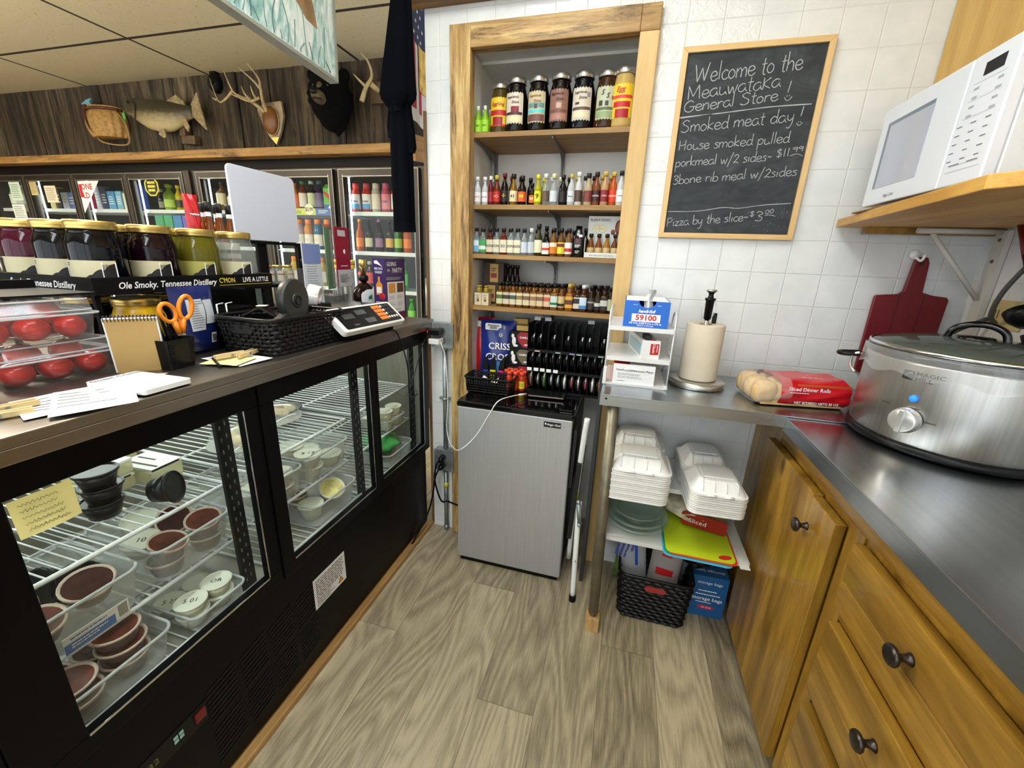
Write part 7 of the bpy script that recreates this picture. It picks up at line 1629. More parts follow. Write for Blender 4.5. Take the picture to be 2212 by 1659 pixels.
for i in range(4):
    for j in range(7):
        x = -0.028+i*0.0165; y = 0.045+j*0.0145
        m = 0 if j < 3 else (1 if j == 3 or i == 3 else 2)
        if j == 0 and i == 3: m = 0
        if m == 1 or m == 2: b.lathe([(0.0052, 0.0112), (0.0052, 0.0126), (0.0001, 0.0126)], 12, m, c=(x, y, 0))
        else: b.bb(x-0.0068, y-0.0062, 0.0112, x+0.0068, y+0.0062, 0.0126, m)
b.lines(0.03, 0.006, 2, MP.inverted() @ MP @ XM((0.028, -0.085, 0.0116), (0, 1, 0), (-1, 0, 0)), 3, 0.5)
obj('keypad', b, [KO, KW, KG, GREYINK], hd)
obj('platter', B().at((-0.125, 0.04, 0.0)).prism(rr(0.23, 0.34, 0.012, 4), 0.076, 0.080).prism(rr(0.10, 0.10, 0.01, 3), 0.045, 0.076), brushed('platter_steel', (170, 166, 160), 'y', 0.2, 30, 0.08), sc_, bev=0.0015)
t = thing('scale_cable', 'black cable from the scale hanging down the front of the case', 'cable', (0, 0, 0))
obj('cord', B().tube(smooth([(-0.83, 1.265, 1.085), (-0.806, 1.30, 1.076), (-0.800, 1.335, 1.05), (-0.805, 1.39, 0.955), (-0.812, 1.42, 0.88), (-0.815, 1.425, 0.80), (-0.825, 1.47, 0.76), (-0.828, 1.52, 0.76)], 6), 0.0024, 6).tube(smooth([(-0.815, 1.425, 0.80), (-0.81, 1.46, 0.86), (-0.805, 1.54, 0.98), (-0.800, 1.60, 1.02)], 6), 0.0022, 6), BLACK, t)
# booklet stand, sheets, lotion bottle, purple display
t = thing('acrylic_holder', 'clear acrylic leaflet holder behind the shop scale', 'holder', (-1.20, 1.36, ZC), 0.0)
obj('panel', B().bb(-0.004, -0.11, 0.0, 0.0, 0.10, 0.20).bb(0.0, -0.11, 0.0, 0.06, 0.10, 0.004).bb(0.056, -0.11, 0.004, 0.06, 0.10, 0.12), clear('acrylic', (250, 250, 252), 0.06, (230, 232, 236), 0.03, 1.5), t)
def leaflet(y0, y1, z0, z1, x, tilt, name, label, base, fn):
    b = B().bb(-0.002, -(y1-y0)/2, 0, 0.001, (y1-y0)/2, z1-z0, 0); fn(b, y1-y0, z1-z0)
    o = obj(name, b, base, loc=(x, (y0+y1)/2, z0), rot=(0, 0, tilt)); return tag(o, label, 'booklet')
leaflet(1.235, 1.325, 1.14, 1.36, -1.10, 0.0, 'price_sheet', 'pale blue list sheet left of the green and red booklets', [mat('sheet_pale', (206, 212, 222), 0.5), GREYINK, mat('sheet_blue', (120, 136, 190), 0.5)], lambda b, w_, h_: (b.lines(w_*0.7, h_*0.6, 16, EAST(0.0016, 0, h_*0.4), 1, 0.2, 3, 0.3), b.rect(w_*0.95, h_*0.3, EAST(0.0016, 0, h_*0.84), 2)))
leaflet(1.318, 1.395, 1.20, 1.42, -1.085, 0.35, 'green_booklet', 'green booklet in a clear sleeve beside the red one', [mat('booklet_green', (84, 134, 96), 0.3), GREYINK, mat('sleeve_grey', (176, 186, 180), 0.3)], lambda b, w_, h_: b.rect(w_*0.35, h_*0.94, EAST(0.0016, w_*0.3, h_*0.5), 2))
leaflet(1.372, 1.470, 1.205, 1.425, -1.075, 0.12, 'red_booklet', 'dark red booklet with a grey foot behind the shop scale', [mat('booklet_red', (150, 26, 50), 0.3), GREYINK, mat('booklet_foot', (196, 196, 200), 0.4), WHITEP], lambda b, w_, h_: (b.rect(w_*0.98, h_*0.29, EAST(0.0016, 0, h_*0.15), 2), b.lines(w_*0.7, h_*0.14, 5, EAST(0.0024, 0, h_*0.15), 1, 0.5, 5, 0.3), b.ball((0.0018, 0.008, h_*0.60), (0.0008, 0.008, 0.009), 10, 3), b.rect(w_*0.5, 0.003, EAST(0.002, 0, h_*0.36), 3), b.rect(w_*0.55, h_*0.1, EAST(0.002, -0.005, h_*0.9), 2)))
t = thing('acrylic_case', 'clear acrylic business card case on the scale platter side', 'holder', (-1.14, 1.42, ZC+0.0), 0.1)
obj('case', B().bb(-0.04, -0.055, 0, 0.04, 0.055, 0.10), clear('acrylic_dark', (225, 225, 228), 0.35, (110, 112, 114), 0.05, 1.5), t, bev=0.004)
obj('card_stack', B().bb(-0.03, -0.042, 0.003, 0.03, 0.03, 0.07), mat('card_dark', (52, 56, 54), 0.5), t)
t = thing('lotion_bottle', 'white labelled brown bottle with a tall gold pump behind the scale', 'bottle', (-1.125, 1.612, ZC))
obj('body', B().lathe([(0.058, 0), (0.064, 0.004), (0.066, 0.09), (0.060, 0.112), (0.035, 0.132), (0.018, 0.138), (0.018, 0.146)], 28, sx=0.55), liquid((40, 22, 16)), t)
b = B().lathe([(0.0665, 0.008), (0.0672, 0.085), (0.058, 0.112)], 14, 0, sx=0.57, cap=False, a0=-0.95, a1=0.95)
b.text('GOLD BOND', 0.0125, EAST(0.0395, 0.0, 0.050), 1, 0.02, 0, 1.0).rect(0.06, 0.016, EAST(0.0388, 0, 0.033), 3)
b.prism([(-0.028, 0.072), (0.028, 0.072), (0.024, 0.082), (0.010, 0.088), (-0.010, 0.088), (-0.024, 0.082)], 0.0385, 0.0392, 'x', 2)
obj('paper_label', b, [PAPER, INK, mat('label_teal', (24, 140, 116), 0.5), mat('label_grey', (150, 156, 160), 0.5)], t)
obj('collar', B().lathe([(0.019, 0.146), (0.021, 0.15), (0.021, 0.168), (0.012, 0.172)], 16), BLACK, t)
obj('pump', B().lathe([(0.009, 0.172), (0.009, 0.20), (0.0165, 0.203), (0.0165, 0.236), (0.0001, 0.236)], 16), GOLD, t)
for i, (x, y) in enumerate(((-1.19, 1.632), (-1.245, 1.60))):
    bottle((x, y, ZC), 'clear gold topped bottle, %s behind the pump bottle' % ('nearer' if i == 0 else 'farther'), CLEARB, (206, 178, 80), None, 'longneck', .026, .232, name='clear_bottle', neck=(206, 176, 70), capr=.5)
bottle((-1.06, 1.625, ZC), 'white rounded bottle between the pump bottle and the purple box', (222, 222, 220), (214, 214, 210), None, 'tall', .030, .185, name='white_bottle')
t = thing('display_box', 'purple party recipe display box at the far end of the case counter', 'display box', (-0.985, 1.548, ZC))
PUR = mat('box_purple', (58, 34, 96), 0.45)
b = B().bb(0.0, -0.072, 0, 0.052, 0.085, 0.245, 0)
E_ = lambda y, z, e=0.0528: EAST(e, y, z); F_ = lambda x, z, e=-0.0728: FRONT(x, e, z)
b.text('GOING', 0.0225, E_(-0.02, 0.224), 1, 0.015, 0.2, 0.95).text('THE', 0.011, E_(-0.045, 0.200), 1, 0.015, 0.2).text('PARTY!', 0.026, E_(0.020, 0.199), 1, 0.015, 0.25, 0.9)
b.lines(0.12, 0.012, 2, E_(0.0, 0.168), 1, 0.3, 3, 0.3).rect(0.13, 0.125, E_(0.008, 0.092), 1).rect(0.05, 0.038, E_(-0.024, 0.130, 0.0534), 3).rect(0.05, 0.038, E_(0.040, 0.130, 0.0534), 4)
for yy in (-0.024, 0.040):
    for zz in (0.092, 0.064): b.lines(0.05, 0.018, 4, E_(yy, zz, 0.0534), 2, 0.25, 5, 0.3)
b.text('POUR THIS WAY', 0.006, E_(0.015, 0.042, 0.0534), 2, 0.01).rect(0.03, 0.022, E_(-0.035, 0.015), 5).rect(0.03, 0.022, E_(0.02, 0.015), 5).rect(0.03, 0.022, E_(0.062, 0.015), 5)
b.text('BIRD DOG', 0.0125, F_(0.026, 0.206), 1, 0.02, 0, 0.62).text('WHISKEY', 0.0125, F_(0.026, 0.192), 1, 0.02, 0, 0.62).prism([(0.008, 0.226), (0.026, 0.222), (0.044, 0.214), (0.030, 0.228), (0.020, 0.238), (0.008, 0.236)], -0.0729, -0.0721, 'y', 1)
b.prism([(0.012, 0.105), (0.040, 0.105), (0.040, 0.145), (0.030, 0.158), (0.030, 0.176), (0.022, 0.176), (0.022, 0.158), (0.012, 0.145)], -0.0732, -0.0721, 'y', 3).bb(0.015, -0.0740, 0.112, 0.036, -0.0732, 0.136, 1).ball((0.038, -0.0735, 0.10), (0.014, 0.001, 0.014), 8, 6)
b.text('GOING', 0.016, F_(0.025, 0.072), 1, 0.03, 0.2, 0.7).text('PARTY', 0.016, F_(0.025, 0.036), 1, 0.03, 0.2, 0.7)
obj('box', b, [PUR, PAPER, GREYINK, mat('box_orange', (222, 150, 60), 0.5), mat('box_brown', (96, 66, 46), 0.5), mat('box_plum', (140, 40, 80), 0.5), mat('box_redribbon', (190, 30, 50), 0.5)], t, bev=0.0005)
# ================================================================ WALK-IN COOLER DOORS
FRM = mat('cooler_frame', (58, 52, 46), 0.35, 0.55, 0.1, 8); FRL = mat('frame_edge', (176, 172, 164), 0.35, 0.7)
CIN = mat('cooler_grey', (70, 72, 72), 0.5); DARKIN = mat('cooler_dark', (44, 46, 46), 0.6)
LEDC = emit('cooler_strip', (238, 250, 255), LED_COOLER)
DX = [(-6.95, -6.235), (-6.225, -5.505), (-5.495, -4.775), (-4.765, -4.045), (-3.890, -3.168), (-3.160, -2.438), (-2.385, -1.660), (-1.610, -0.885)]
cool = thing('walk_in_cooler', 'long wall of glass cooler doors at the back of the shop', 'cooler', (0, 0, 0))
b = B().bb(-7.2, 3.99, 0.1, -0.7, 4.05, 2.0).bb(-7.2, 3.26, 0.05, -0.7, 3.99, 0.14).bb(-7.2, 3.26, 1.98, -0.7, 3.99, 2.0, 1).bb(-0.74, 3.24, 0.14, -0.70, 3.99, 1.98).bb(-7.2, 3.24, 0.14, -7.16, 3.99, 1.98)
obj('interior', b, [CIN, DARKIN], cool)
b = B().bb(-7.2, 3.195, 0.0, -0.70, 3.24, 0.17).bb(-7.2, 3.2, 1.985, -0.7, 3.26, 2.0).bb(-7.0, 3.20, 0.17, -6.95, 3.26, 1.985).bb(-0.88, 3.20, 0.17, -0.70, 3.26, 1.985)
for (a, c), (d, e) in zip(DX, DX[1:]): b.bb(c+0.0005, 3.20, 0.17, d-0.0005, 3.26, 1.985)
b.bb(-4.043, 3.17, 0.17, -3.892, 3.199, 1.985)
obj('mullions', b, FRM, cool)
b = B()
for x in [a for a, c in DX[1:]]+[DX[-1][1]]: b.bb(x+0.02, 3.265, 0.25, x+0.032, 3.272, 1.93)
obj('strip_light', b, LEDC, cool)
obj('door_lock', B().bb(-3.99, 3.15, 1.60, -3.945, 3.17, 1.99).bb(-3.995, 3.14, 1.74, -3.94, 3.16, 1.80).at((-3.967, 3.14, 1.72), (PI/2, 0, 0)).lathe([(0.018, 0), (0.018, 0.02)], 12), mat('lock_brown', (60, 50, 42), 0.4, 0.6), cool)
for x0, x1 in DX:
    b = B(); fw_ = 0.045; y0, y1, z0, z1 = 3.165, 3.1995, 0.18, 1.982
    b.bb(x0, y0, z0, x0+fw_, y1, z1).bb(x1-fw_, y0, z0, x1, y1, z1).bb(x0+fw_, y0, z1-0.06, x1-fw_, y1, z1).bb(x0+fw_, y0, z0, x1-fw_, y1, z0+0.06)
    d = obj('door', b, FRM, cool)
    b = B()
    for q, e in ((0.002, 0.003), (fw_-0.004, 0.004)):
        b.bb(x0+q, y0-0.0015, z0+q, x0+q+e, y0, z1-q).bb(x1-q-e, y0-0.0015, z0+q, x1-q, y0, z1-q).bb(x0+q+e, y0-0.0015, z1-q-e-(0.012 if q > .01 else 0), x1-q-e, y0, z1-q-(0.012 if q > .01 else 0))
    obj('edge_trim', b, FRL, d)
    obj('pane', B().bb(x0+fw_, 3.18, z0+0.06, x1-fw_, 3.184, z1-0.06), GLASSP, d)
    obj('handle', B().tube([(x0+0.02, 3.12, 0.86), (x0+0.02, 3.12, 1.16)], 0.011, 10).tube([(x0+0.02, 3.12, 0.88), (x0+0.02, 3.165, 0.88)], 0.008, 8).tube([(x0+0.02, 3.12, 1.14), (x0+0.02, 3.165, 1.14)], 0.008, 8), FRL, d)
    b = B()
    for z in (1.66, 1.34, 1.02, 0.70, 0.38): b.bb(x0+0.03, 3.275, z-0.02, x1-0.03, 3.28, z+0.012).bb(x0+0.03, 3.28, z-0.008, x1-0.03, 3.75, z-0.001)
    obj('shelves', b, WIRE, cool)
def cb(x, z, h, r, body, cap, lab, desc, kind='soda', band=(0.2, 0.6), second=None, txt=None, tc=None, y=3.325, grp=None, capr=.55):
    return bottle((x, y, z), desc, body, cap, lab, kind, r, h, band, txt, tc, grp, 'drink_bottle', 'drink', second, None, 0, capr, .3)
# seventh door
for x, bo, ca, la, se, d in ((-2.335, (216, 66, 60), (206, 60, 56), (226, 220, 216), ((70, 140, 200), 0, .35), 'red and white drink at the left'), (-2.231, (206, 52, 50), (196, 60, 66), (230, 226, 222), ((80, 150, 206), 0, .35), 'red topped drink with a blue foot'), (-2.141, (216, 208, 186), (214, 204, 180), (224, 216, 200), None, 'cream drink'), (-2.047, (206, 92, 116), (196, 90, 120), (216, 130, 150), None, 'pink drink'), (-1.955, (206, 60, 60), (190, 60, 70), (230, 226, 222), None, 'red drink behind the black cloth'), (-1.862, (216, 208, 186), (214, 204, 180), (224, 216, 200), None, 'cream drink at the right end')):
    cb(x, 1.6725, 0.225, 0.040, bo, ca, la, d+', top shelf behind the hanging black cloth', 'shaker', (0.1, 0.62), se, 'PRIME' if se or 'pink' in d else None, (90, 60, 110), grp='sports drinks on the top shelf', capr=.72)
for x, bo, ca, la, d in ((-2.322, (190, 90, 30), (226, 150, 50), (226, 120, 40), 'orange'), (-2.232, (36, 22, 20), (40, 32, 30), (206, 200, 170), 'cream labelled dark'), (-2.131, (40, 20, 34), (170, 120, 150), (150, 110, 150), 'violet labelled dark'), (-2.030, (34, 20, 18), (60, 44, 30), (222, 170, 80), 'gold labelled dark'), (-1.945, (70, 120, 60), (220, 220, 210), (170, 200, 90), 'green'), (-1.860, (200, 90, 30), (226, 220, 210), (226, 120, 40), 'plain orange')):
    cb(x, 1.3525, 0.265, 0.036, bo, ca, la, d+' longneck bottle on the second shelf behind the hanging black cloth', 'longneck', (0.14, 0.42), None, grp='longneck bottles on the second shelf', capr=.44)
for i, x in enumerate((-2.33, -2.245, -2.16, -2.075, -1.99, -1.905)):
    cb(x, 1.0325, 0.235, 0.034, ((60, 24, 20), (44, 22, 20), (230, 226, 220), (60, 24, 20), (44, 22, 20), (70, 160, 70))[i], ((190, 50, 50), (190, 190, 186))[i % 2] if i < 5 else (60, 150, 60), (196, 60, 56) if i < 5 else (110, 196, 90), 'drink on the third shelf behind the hanging cloth, %s from left' % od[i], grp='drinks on the third shelf')
for i, x in enumerate((-1.93, -1.84, -1.75)): cb(x, 0.7125, 0.25, 0.036, (80, 176, 84), (60, 150, 66), (140, 206, 100), 'green soda bottle on the lower shelf beside the purple box, %s from left' % od[i], grp='green sodas')
# sixth door
for x, bo, ca, la, k, d in ((-2.966, (232, 150, 30), (236, 130, 30), (226, 120, 80), 'soda', 'orange juice bottle'), (-2.878, (120, 40, 30), (70, 140, 80), (224, 214, 206), 'soda', 'red juice bottle with a green cap'), (-2.787, (40, 20, 26), (222, 222, 214), (206, 214, 170), 'soda', 'dark grape bottle with a white cap'), (-2.704, (54, 34, 70), (70, 120, 120), (110, 90, 140), 'soda', 'purple juice bottle')):
    cb(x, 1.6725, 0.235 if 'orange' in d else 0.25, 0.038, bo, ca, la, d+' right of the white sign panel', k, (0.15, 0.6), grp='juices on the top shelf')
t = thing('juice_carton', 'green and red juice carton beside the purple juice bottle', 'carton', (-2.60, 3.33, 1.6725))
b = B().bb(-0.045, -0.035, 0, 0.045, 0.035, 0.185).prism([(-0.035, 0.185), (0.035, 0.185), (0.0, 0.225)], -0.045, 0.045, 'x').prism([(-0.045, 0.15), (0.045, 0.06), (0.045, 0.11), (-0.03, 0.165)], -0.0362, -0.0352, 'y', 1).rect(0.085, 0.05, FRONT(0, -0.0358, 0.03), 2).ball((0.015, -0.036, 0.03), (0.018, 0.001, 0.018), 10, 3)
obj('carton', b, [mat('carton_green', (96, 176, 70), 0.5), REDP, mat('carton_navy', (60, 90, 176), 0.5), WHITEP], t)
t = thing('price_strip', 'yellow and blue shelf price strip lettered tropicana with a $2.99 tag', 'price tag', (0, 0, 0))
b = B().bb(-3.10, 3.270, 1.642, -2.72, 3.2745, 1.695).bb(-2.72, 3.270, 1.642, -2.47, 3.2745, 1.695, 3).text('tropicana', 0.05, FRONT(-2.955, 3.2694, 1.668), 1, 0.01).lathe([(0.047, 0), (0.047, 0.003)], 20, 2) if False else B().bb(-3.10, 3.270, 1.642, -2.72, 3.2745, 1.695).bb(-2.72, 3.270, 1.642, -2.47, 3.2745, 1.695, 3).text('tropicana', 0.05, FRONT(-2.965, 3.2694, 1.668), 1, 0.01)
b.at((-2.785, 3.2690, 1.685), (PI/2, 0, 0)).lathe([(0.046, -0.003), (0.046, 0.001)], 24, 2).at().text('$2.99', 0.042, FRONT(-2.785, 3.2676, 1.685), 4, 0.02, 0, 0.85).ball((-2.53, 3.2695, 1.668), (0.026, 0.001, 0.026), 14, 5).lines(0.10, 0.03, 2, FRONT(-2.64, 3.2694, 1.668), 2, 0.5)
obj('strip', b, [mat('strip_lime', (206, 214, 90), 0.5), mat('strip_green', (96, 150, 40), 0.5), mat('strip_cream', (236, 232, 196), 0.5), mat('strip_blue', (70, 110, 190), 0.5), INK, REDP], t)
for x, bo, d in ((-2.953, (196, 180, 206), 'lilac'), (-2.856, (232, 150, 60), 'orange'), (-2.756, (40, 120, 170), 'blue'), (-2.657, (196, 44, 40), 'red'), (-2.56, (226, 200, 90), 'yellow')):
    cb(x, 1.3525, 0.255, 0.041, bo, (236, 136, 70), (226, 222, 216), d+' sports drink with an orange cap below the juices', 'shaker', (0.12, 0.5), None, 'G', (230, 130, 60), grp='sports drinks with orange caps', capr=.66)
for i, x in enumerate((-3.05, -2.95, -2.85, -2.75, -2.65, -2.55)): cb(x, 1.0325, 0.25, 0.040, ((226, 200, 90), (196, 44, 40), (40, 120, 170))[i % 3], (236, 136, 70), (226, 222, 216), 'sports drink on the shelf under the orange capped row, %s from left' % od[i], 'shaker', (0.12, 0.5), grp='lower sports drinks', capr=.66)
# fourth door: lime drinks above, boxes below, yellow window sticker
for x, h, r, bo, ca, la, d in ((-4.56, .19, .034, (40, 44, 40), (206, 210, 206), (120, 124, 116), 'grey drink at the left'), (-4.45, .235, .055, (150, 190, 60), (170, 200, 70), (176, 206, 90), 'large lime green drink'), (-4.335, .225, .034, (226, 200, 40), (226, 190, 40), (50, 46, 30), 'yellow drink'), (-4.255, .225, .034, (216, 190, 50), (210, 170, 40), (60, 40, 26), 'second yellow drink'), (-4.175, .215, .036, (190, 36, 40), (180, 40, 40), (150, 24, 30), 'red drink at the right')):
    cb(x, 1.6725, h, r, bo, ca, la, d+' behind the door with the yellow sticker', 'tall', (0.1, 0.4), grp='drinks behind the stickered door')
for i, (x, c) in enumerate(((-4.62, (70, 150, 110)), (-4.50, (76, 156, 116)), (-4.38, (70, 130, 190)), (-4.26, (120, 100, 190)), (-4.15, (226, 222, 200)))):
    t = thing('drink_box', '%s box on the second shelf behind the stickered door' % ('left green', 'right green', 'blue', 'violet', 'cream')[i], 'box', (x, 3.35, 1.3525), group='boxes behind the stickered door')
    b = B().bb(-0.054, -0.05, 0, 0.054, 0.05, 0.27).ball((0, -0.05, 0.12), (0.035, 0.0012, 0.035), 14, 1)
    obj('carton', b, [mat('drinkbox_%d' % i, c, 0.5), mat('box_sun', (232, 170, 60), 0.5)], t)
t = thing('window_sticker', 'yellow outlined round sticker on the fourth cooler door', 'sticker', (-4.46, 3.178, 1.865))
b = B().prism([(0.085*math.cos(k*PI/4+PI/8), 0.085*math.sin(k*PI/4+PI/8)) for k in range(8)], -0.0012, -0.0002, 'y', 1).tube([(0.085*math.cos(k*PI/4+PI/8), -0.001, 0.085*math.sin(k*PI/4+PI/8)) for k in range(8)], 0.007, 6, 0, closed=True)
b.text('THE', 0.032, FRONT(0, -0.0018, 0.035), 0, 0.02).text('ICE', 0.034, FRONT(0, -0.0018, 0.002), 0, 0.02).text('COLD', 0.032, FRONT(0, -0.0018, -0.033), 0, 0.02) if False else b.lines(0.10, 0.10, 3, FRONT(0, -0.0018, 0.0), 0, 0.62, 3, 0.2)
obj('decal', b, [mat('sticker_yellow', (226, 220, 90), 0.5), mat('sticker_dark', (40, 40, 30), 0.6)], t)
# third door
t = thing('door_poster', 'white corner poster with red letters on the third cooler door', 'poster', (-5.45, 3.178, 1.72))
b = B().prism([(0.0, -0.10), (0.30, 0.20), (0.0, 0.20)], -0.0012, -0.0002, 'y', 0).text('ONE', 0.075, FRONT(0.115, -0.0018, 0.145), 1, 0.02).text('LD', 0.075, FRONT(0.085, -0.0018, 0.065), 1, 0.02).rect(0.04, 0.12, FRONT(0.025, -0.0016, 0.11), 1)
obj('sheet', b, [PAPER, REDP], t)
for i, (x, w_, h_, c, l) in enumerate(((-5.40, .07, .22, (196, 196, 206), 'white carton'), (-5.31, .08, .20, (44, 50, 90), 'navy carton'), (-5.21, .10, .17, (84, 150, 206), 'pale blue carton'), (-5.10, .08, .17, (120, 176, 214), 'second pale blue carton'), (-4.99, .10, .15, (226, 226, 206), 'cream carton'), (-4.88, .07, .24, (60, 90, 170), 'blue carton at the right'))):
    o = obj('drink_carton', B().bb(-w_/2, -0.05, 0, w_/2, 0.05, h_).lines(w_*0.7, h_*0.5, 4, FRONT(0, -0.0505, h_*0.5), 1, 0.4, i, 0.2), [mat('dcarton_%d' % i, c, 0.5), WHITEP], loc=(x, 3.34, 1.6725)); tag(o, l+' on the top shelf behind the third cooler door', 'carton', 'cartons behind the third door')
for i, (x, bo, la) in enumerate(((-5.18, (30, 26, 26), (200, 160, 60)), (-5.02, (206, 196, 120), (226, 220, 170)))): cb(x, 1.6725, 0.25, 0.03, bo, (30, 30, 30), la, ('dark', 'pale yellow')[i]+' bottle behind the cartons of the third cooler door', 'longneck', y=3.45)
# second and first doors
for i, (x, w_, h_, c) in enumerate(((-6.10, .08, .22, (206, 186, 130)), (-6.0, .07, .20, (40, 40, 44)), (-5.90, .09, .16, (190, 200, 220)), (-5.80, .09, .16, (96, 120, 190)), (-5.70, .08, .20, (210, 210, 214)), (-5.61, .07, .18, (176, 50, 60)))):
    o = obj('drink_carton', B().bb(-w_/2, -0.05, 0, w_/2, 0.05, h_).lines(w_*0.7, h_*0.5, 3, FRONT(0, -0.0505, h_*0.5), 1, 0.4, i, 0.2), [mat('ecarton_%d' % i, c, 0.5), WHITEP], loc=(x, 3.34, 1.6725)); tag(o, ('tan', 'black', 'pale blue', 'blue', 'white', 'red')[i]+' pack on the top shelf behind the second cooler door', 'carton', 'packs behind the second door')
def notice(x, z, w_, h_, l, seed, c=(232, 236, 226)):
    o = obj('door_notice', B().bb(-w_/2, -0.0012, -h_/2, w_/2, -0.0002, h_/2).lines(w_*0.8, h_*0.8, 7, FRONT(0, -0.0016, 0), 1, 0.35, seed, 0.2), [mat('notice_%d_%d_%d' % c, c, 0.6), GREYINK], loc=(x, 3.178, z)); tag(o, l, 'notice')
notice(-5.88, 1.80, 0.17, 0.16, 'cream printed notice on the second cooler door', 3, (226, 214, 186)); notice(-6.42, 1.83, 0.17, 0.18, 'pale green printed notice on the leftmost visible cooler door', 4, (206, 226, 206)); notice(-6.45, 1.62, 0.2, 0.16, 'lower pale notice on the leftmost visible cooler door', 5, (226, 232, 224))
notice(-6.13, 1.86, 0.10, 0.14, 'tan corner poster on the second cooler door', 6, (206, 180, 120))
for i, (x, c) in enumerate(((-6.75, (176, 206, 186)), (-6.62, (206, 216, 206)), (-6.5, (150, 190, 160)), (-6.36, (216, 206, 170)))): cb(x, 1.6725, 0.24, 0.045, c, (226, 230, 226), (230, 236, 230), 'pale drink on the top shelf of the leftmost visible door, %s from left' % od[i], grp='pale drinks')
# fifth door
t = thing('lantern', 'old metal lantern standing behind the fifth cooler door', 'lantern', (-3.60, 3.34, 1.6725))
obj('base', B().lathe([(0.05, 0), (0.052, 0.04), (0.03, 0.06)], 18), mat('lantern_metal', (70, 60, 46), 0.4, 0.6), t); obj('globe', B().lathe([(0.03, 0.06), (0.045, 0.10), (0.03, 0.15)], 18), CLEARB, t); obj('hood', B().lathe([(0.032, 0.15), (0.045, 0.17), (0.02, 0.215), (0.0001, 0.22)], 18), MATS['lantern_metal'], t)
cb(-3.79, 1.6725, 0.25, 0.042, (120, 84, 50), (60, 50, 40), (214, 200, 170), 'brown bottle with a cream label behind the fifth cooler door', 'square', capr=.4); cb(-3.69, 1.6725, 0.2, 0.035, (206, 202, 190), (180, 176, 170), (226, 222, 210), 'pale bottle beside the lantern', 'tall')
for i, x in enumerate((-3.46, -3.36, -3.26)): cb(x, 1.6725, 0.23, 0.04, (230, 150, 50), (230, 130, 40), (226, 190, 120), 'orange drink behind the white sign panel, %s from left' % od[i], grp='orange drinks behind the sign')
# eighth door, mostly hidden by the tiled wall
for i, (x, z, c) in enumerate(((-1.52, 1.6725, (206, 60, 90)), (-1.42, 1.6725, (226, 220, 214)), (-1.52, 1.3525, (90, 150, 90)), (-1.42, 1.3525, (206, 90, 50)), (-1.52, 1.0325, (206, 206, 200)), (-1.42, 1.0325, (190, 60, 60)))): cb(x, z, 0.24, 0.04, c, (226, 226, 222), (232, 230, 226), 'drink behind the cooler door at the tiled wall corner, %s' % ('top left', 'top right', 'second shelf left', 'second shelf right', 'third shelf left', 'third shelf right')[i], grp='drinks behind the last door')

# ================================================================ TROPHIES ON THE BOARD WALL
YB = 3.185
t = thing('fishing_creel', 'wicker fishing creel with a blue fish tail sticking out, on the board wall', 'basket', (-4.82, YB, 2.27))
WICK = mat('wicker', (176, 138, 80), 0.6, 0, 0.14, 50, 0.3, 120); LEATH = mat('creel_leather', (92, 48, 28), 0.5, 0, 0.15, 20)
def creel(u, v):
    a = PI+PI*u; k = 0.72+0.32*math.sin(PI*min(1, v*0.8+0.12))
    rib = 1+0.02*math.sin(u*60)
    return (0.215*k*math.cos(a)*rib, 0.15*k*math.sin(a)*rib, v*0.235)
b = B().grid(creel, 60, 14).add([creel(i/60, 0) for i in range(61)], [tuple(range(61))])
obj('basket_body', b, WICK, t)
obj('lid', B().grid(lambda u, v: (0.19*v*math.cos(PI+PI*u), 0.135*v*math.sin(PI+PI*u), 0.252-0.012*v), 40, 6), WICK, t, solid=0.012)
b = B().tube([(0.20*math.cos(PI+PI*k/16), 0.142*math.sin(PI+PI*k/16), 0.222) for k in range(17)], 0.011, 8)
b.tube(smooth([(-0.07, -0.13, 0.25), (-0.07, -0.155, 0.16), (-0.05, -0.15, 0.06), (-0.03, -0.10, 0.0)], 5), 0.010, 8, flat=0.5)
obj('leather_band', b, LEATH, t)
obj('strap', B().tube(smooth([(-0.17, -0.03, 0.04), (-0.06, -0.07, -0.03), (0.10, -0.06, -0.06), (0.24, -0.05, -0.055), (0.27, -0.05, 0.02), (0.25, -0.05, 0.12), (0.16, -0.05, 0.22)], 6), 0.013, 8, flat=0.45), mat('creel_strap', (186, 150, 100), 0.6), t)
b = B().prism([(-0.20, 0.275), (-0.14, 0.27), (-0.10, 0.215), (-0.04, 0.215), (-0.09, 0.285), (-0.06, 0.315), (-0.125, 0.305)], -0.085, -0.07, 'y')
obj('fish_tail', b, mat('tail_blue', (110, 170, 190), 0.4), t)
def fish_mat():
    m = bpy.data.materials.new('bass_skin'); n = N(m); z = n.sepxyz(n.coord())['Z']
    f = n.math('ADD', n.math('MULTIPLY', n.math('ADD', z, 0.10), 5.0), n.math('MULTIPLY', n.noise(n.coord((1, 1, 2)), 26, 4), 0.35))
    n.l(n.ramp(f, [(0.25, (196, 180, 140)), (0.55, (140, 124, 86)), (0.72, (70, 64, 44)), (0.95, (52, 48, 34))]), n.b.inputs['Base Color']); n.b.inputs['Roughness'].default_value = 0.35; return m
FSK = fish_mat()
fs = thing('mounted_fish', 'mounted bass with an open mouth on the board wall', 'fish trophy', (-4.02, YB-0.085, 2.415), rot=(0, 0.06, 0))
ax_ = [(-0.40, .035, .045, .06), (-0.37, .075, .055, .045), (-0.30, .095, .065, .025), (-0.20, .115, .075, .0), (-0.08, .125, .075, -.012), (0.05, .115, .065, -.012), (0.16, .085, .045, .0), (0.25, .055, .028, .02), (0.30, .050, .018, .03)]
vs = []; n_ = 20
for x, h_, d_, zc in ax_:
    for k in range(n_): vs.append((x, d_*math.cos(2*PI*k/n_), zc+h_*math.sin(2*PI*k/n_)))
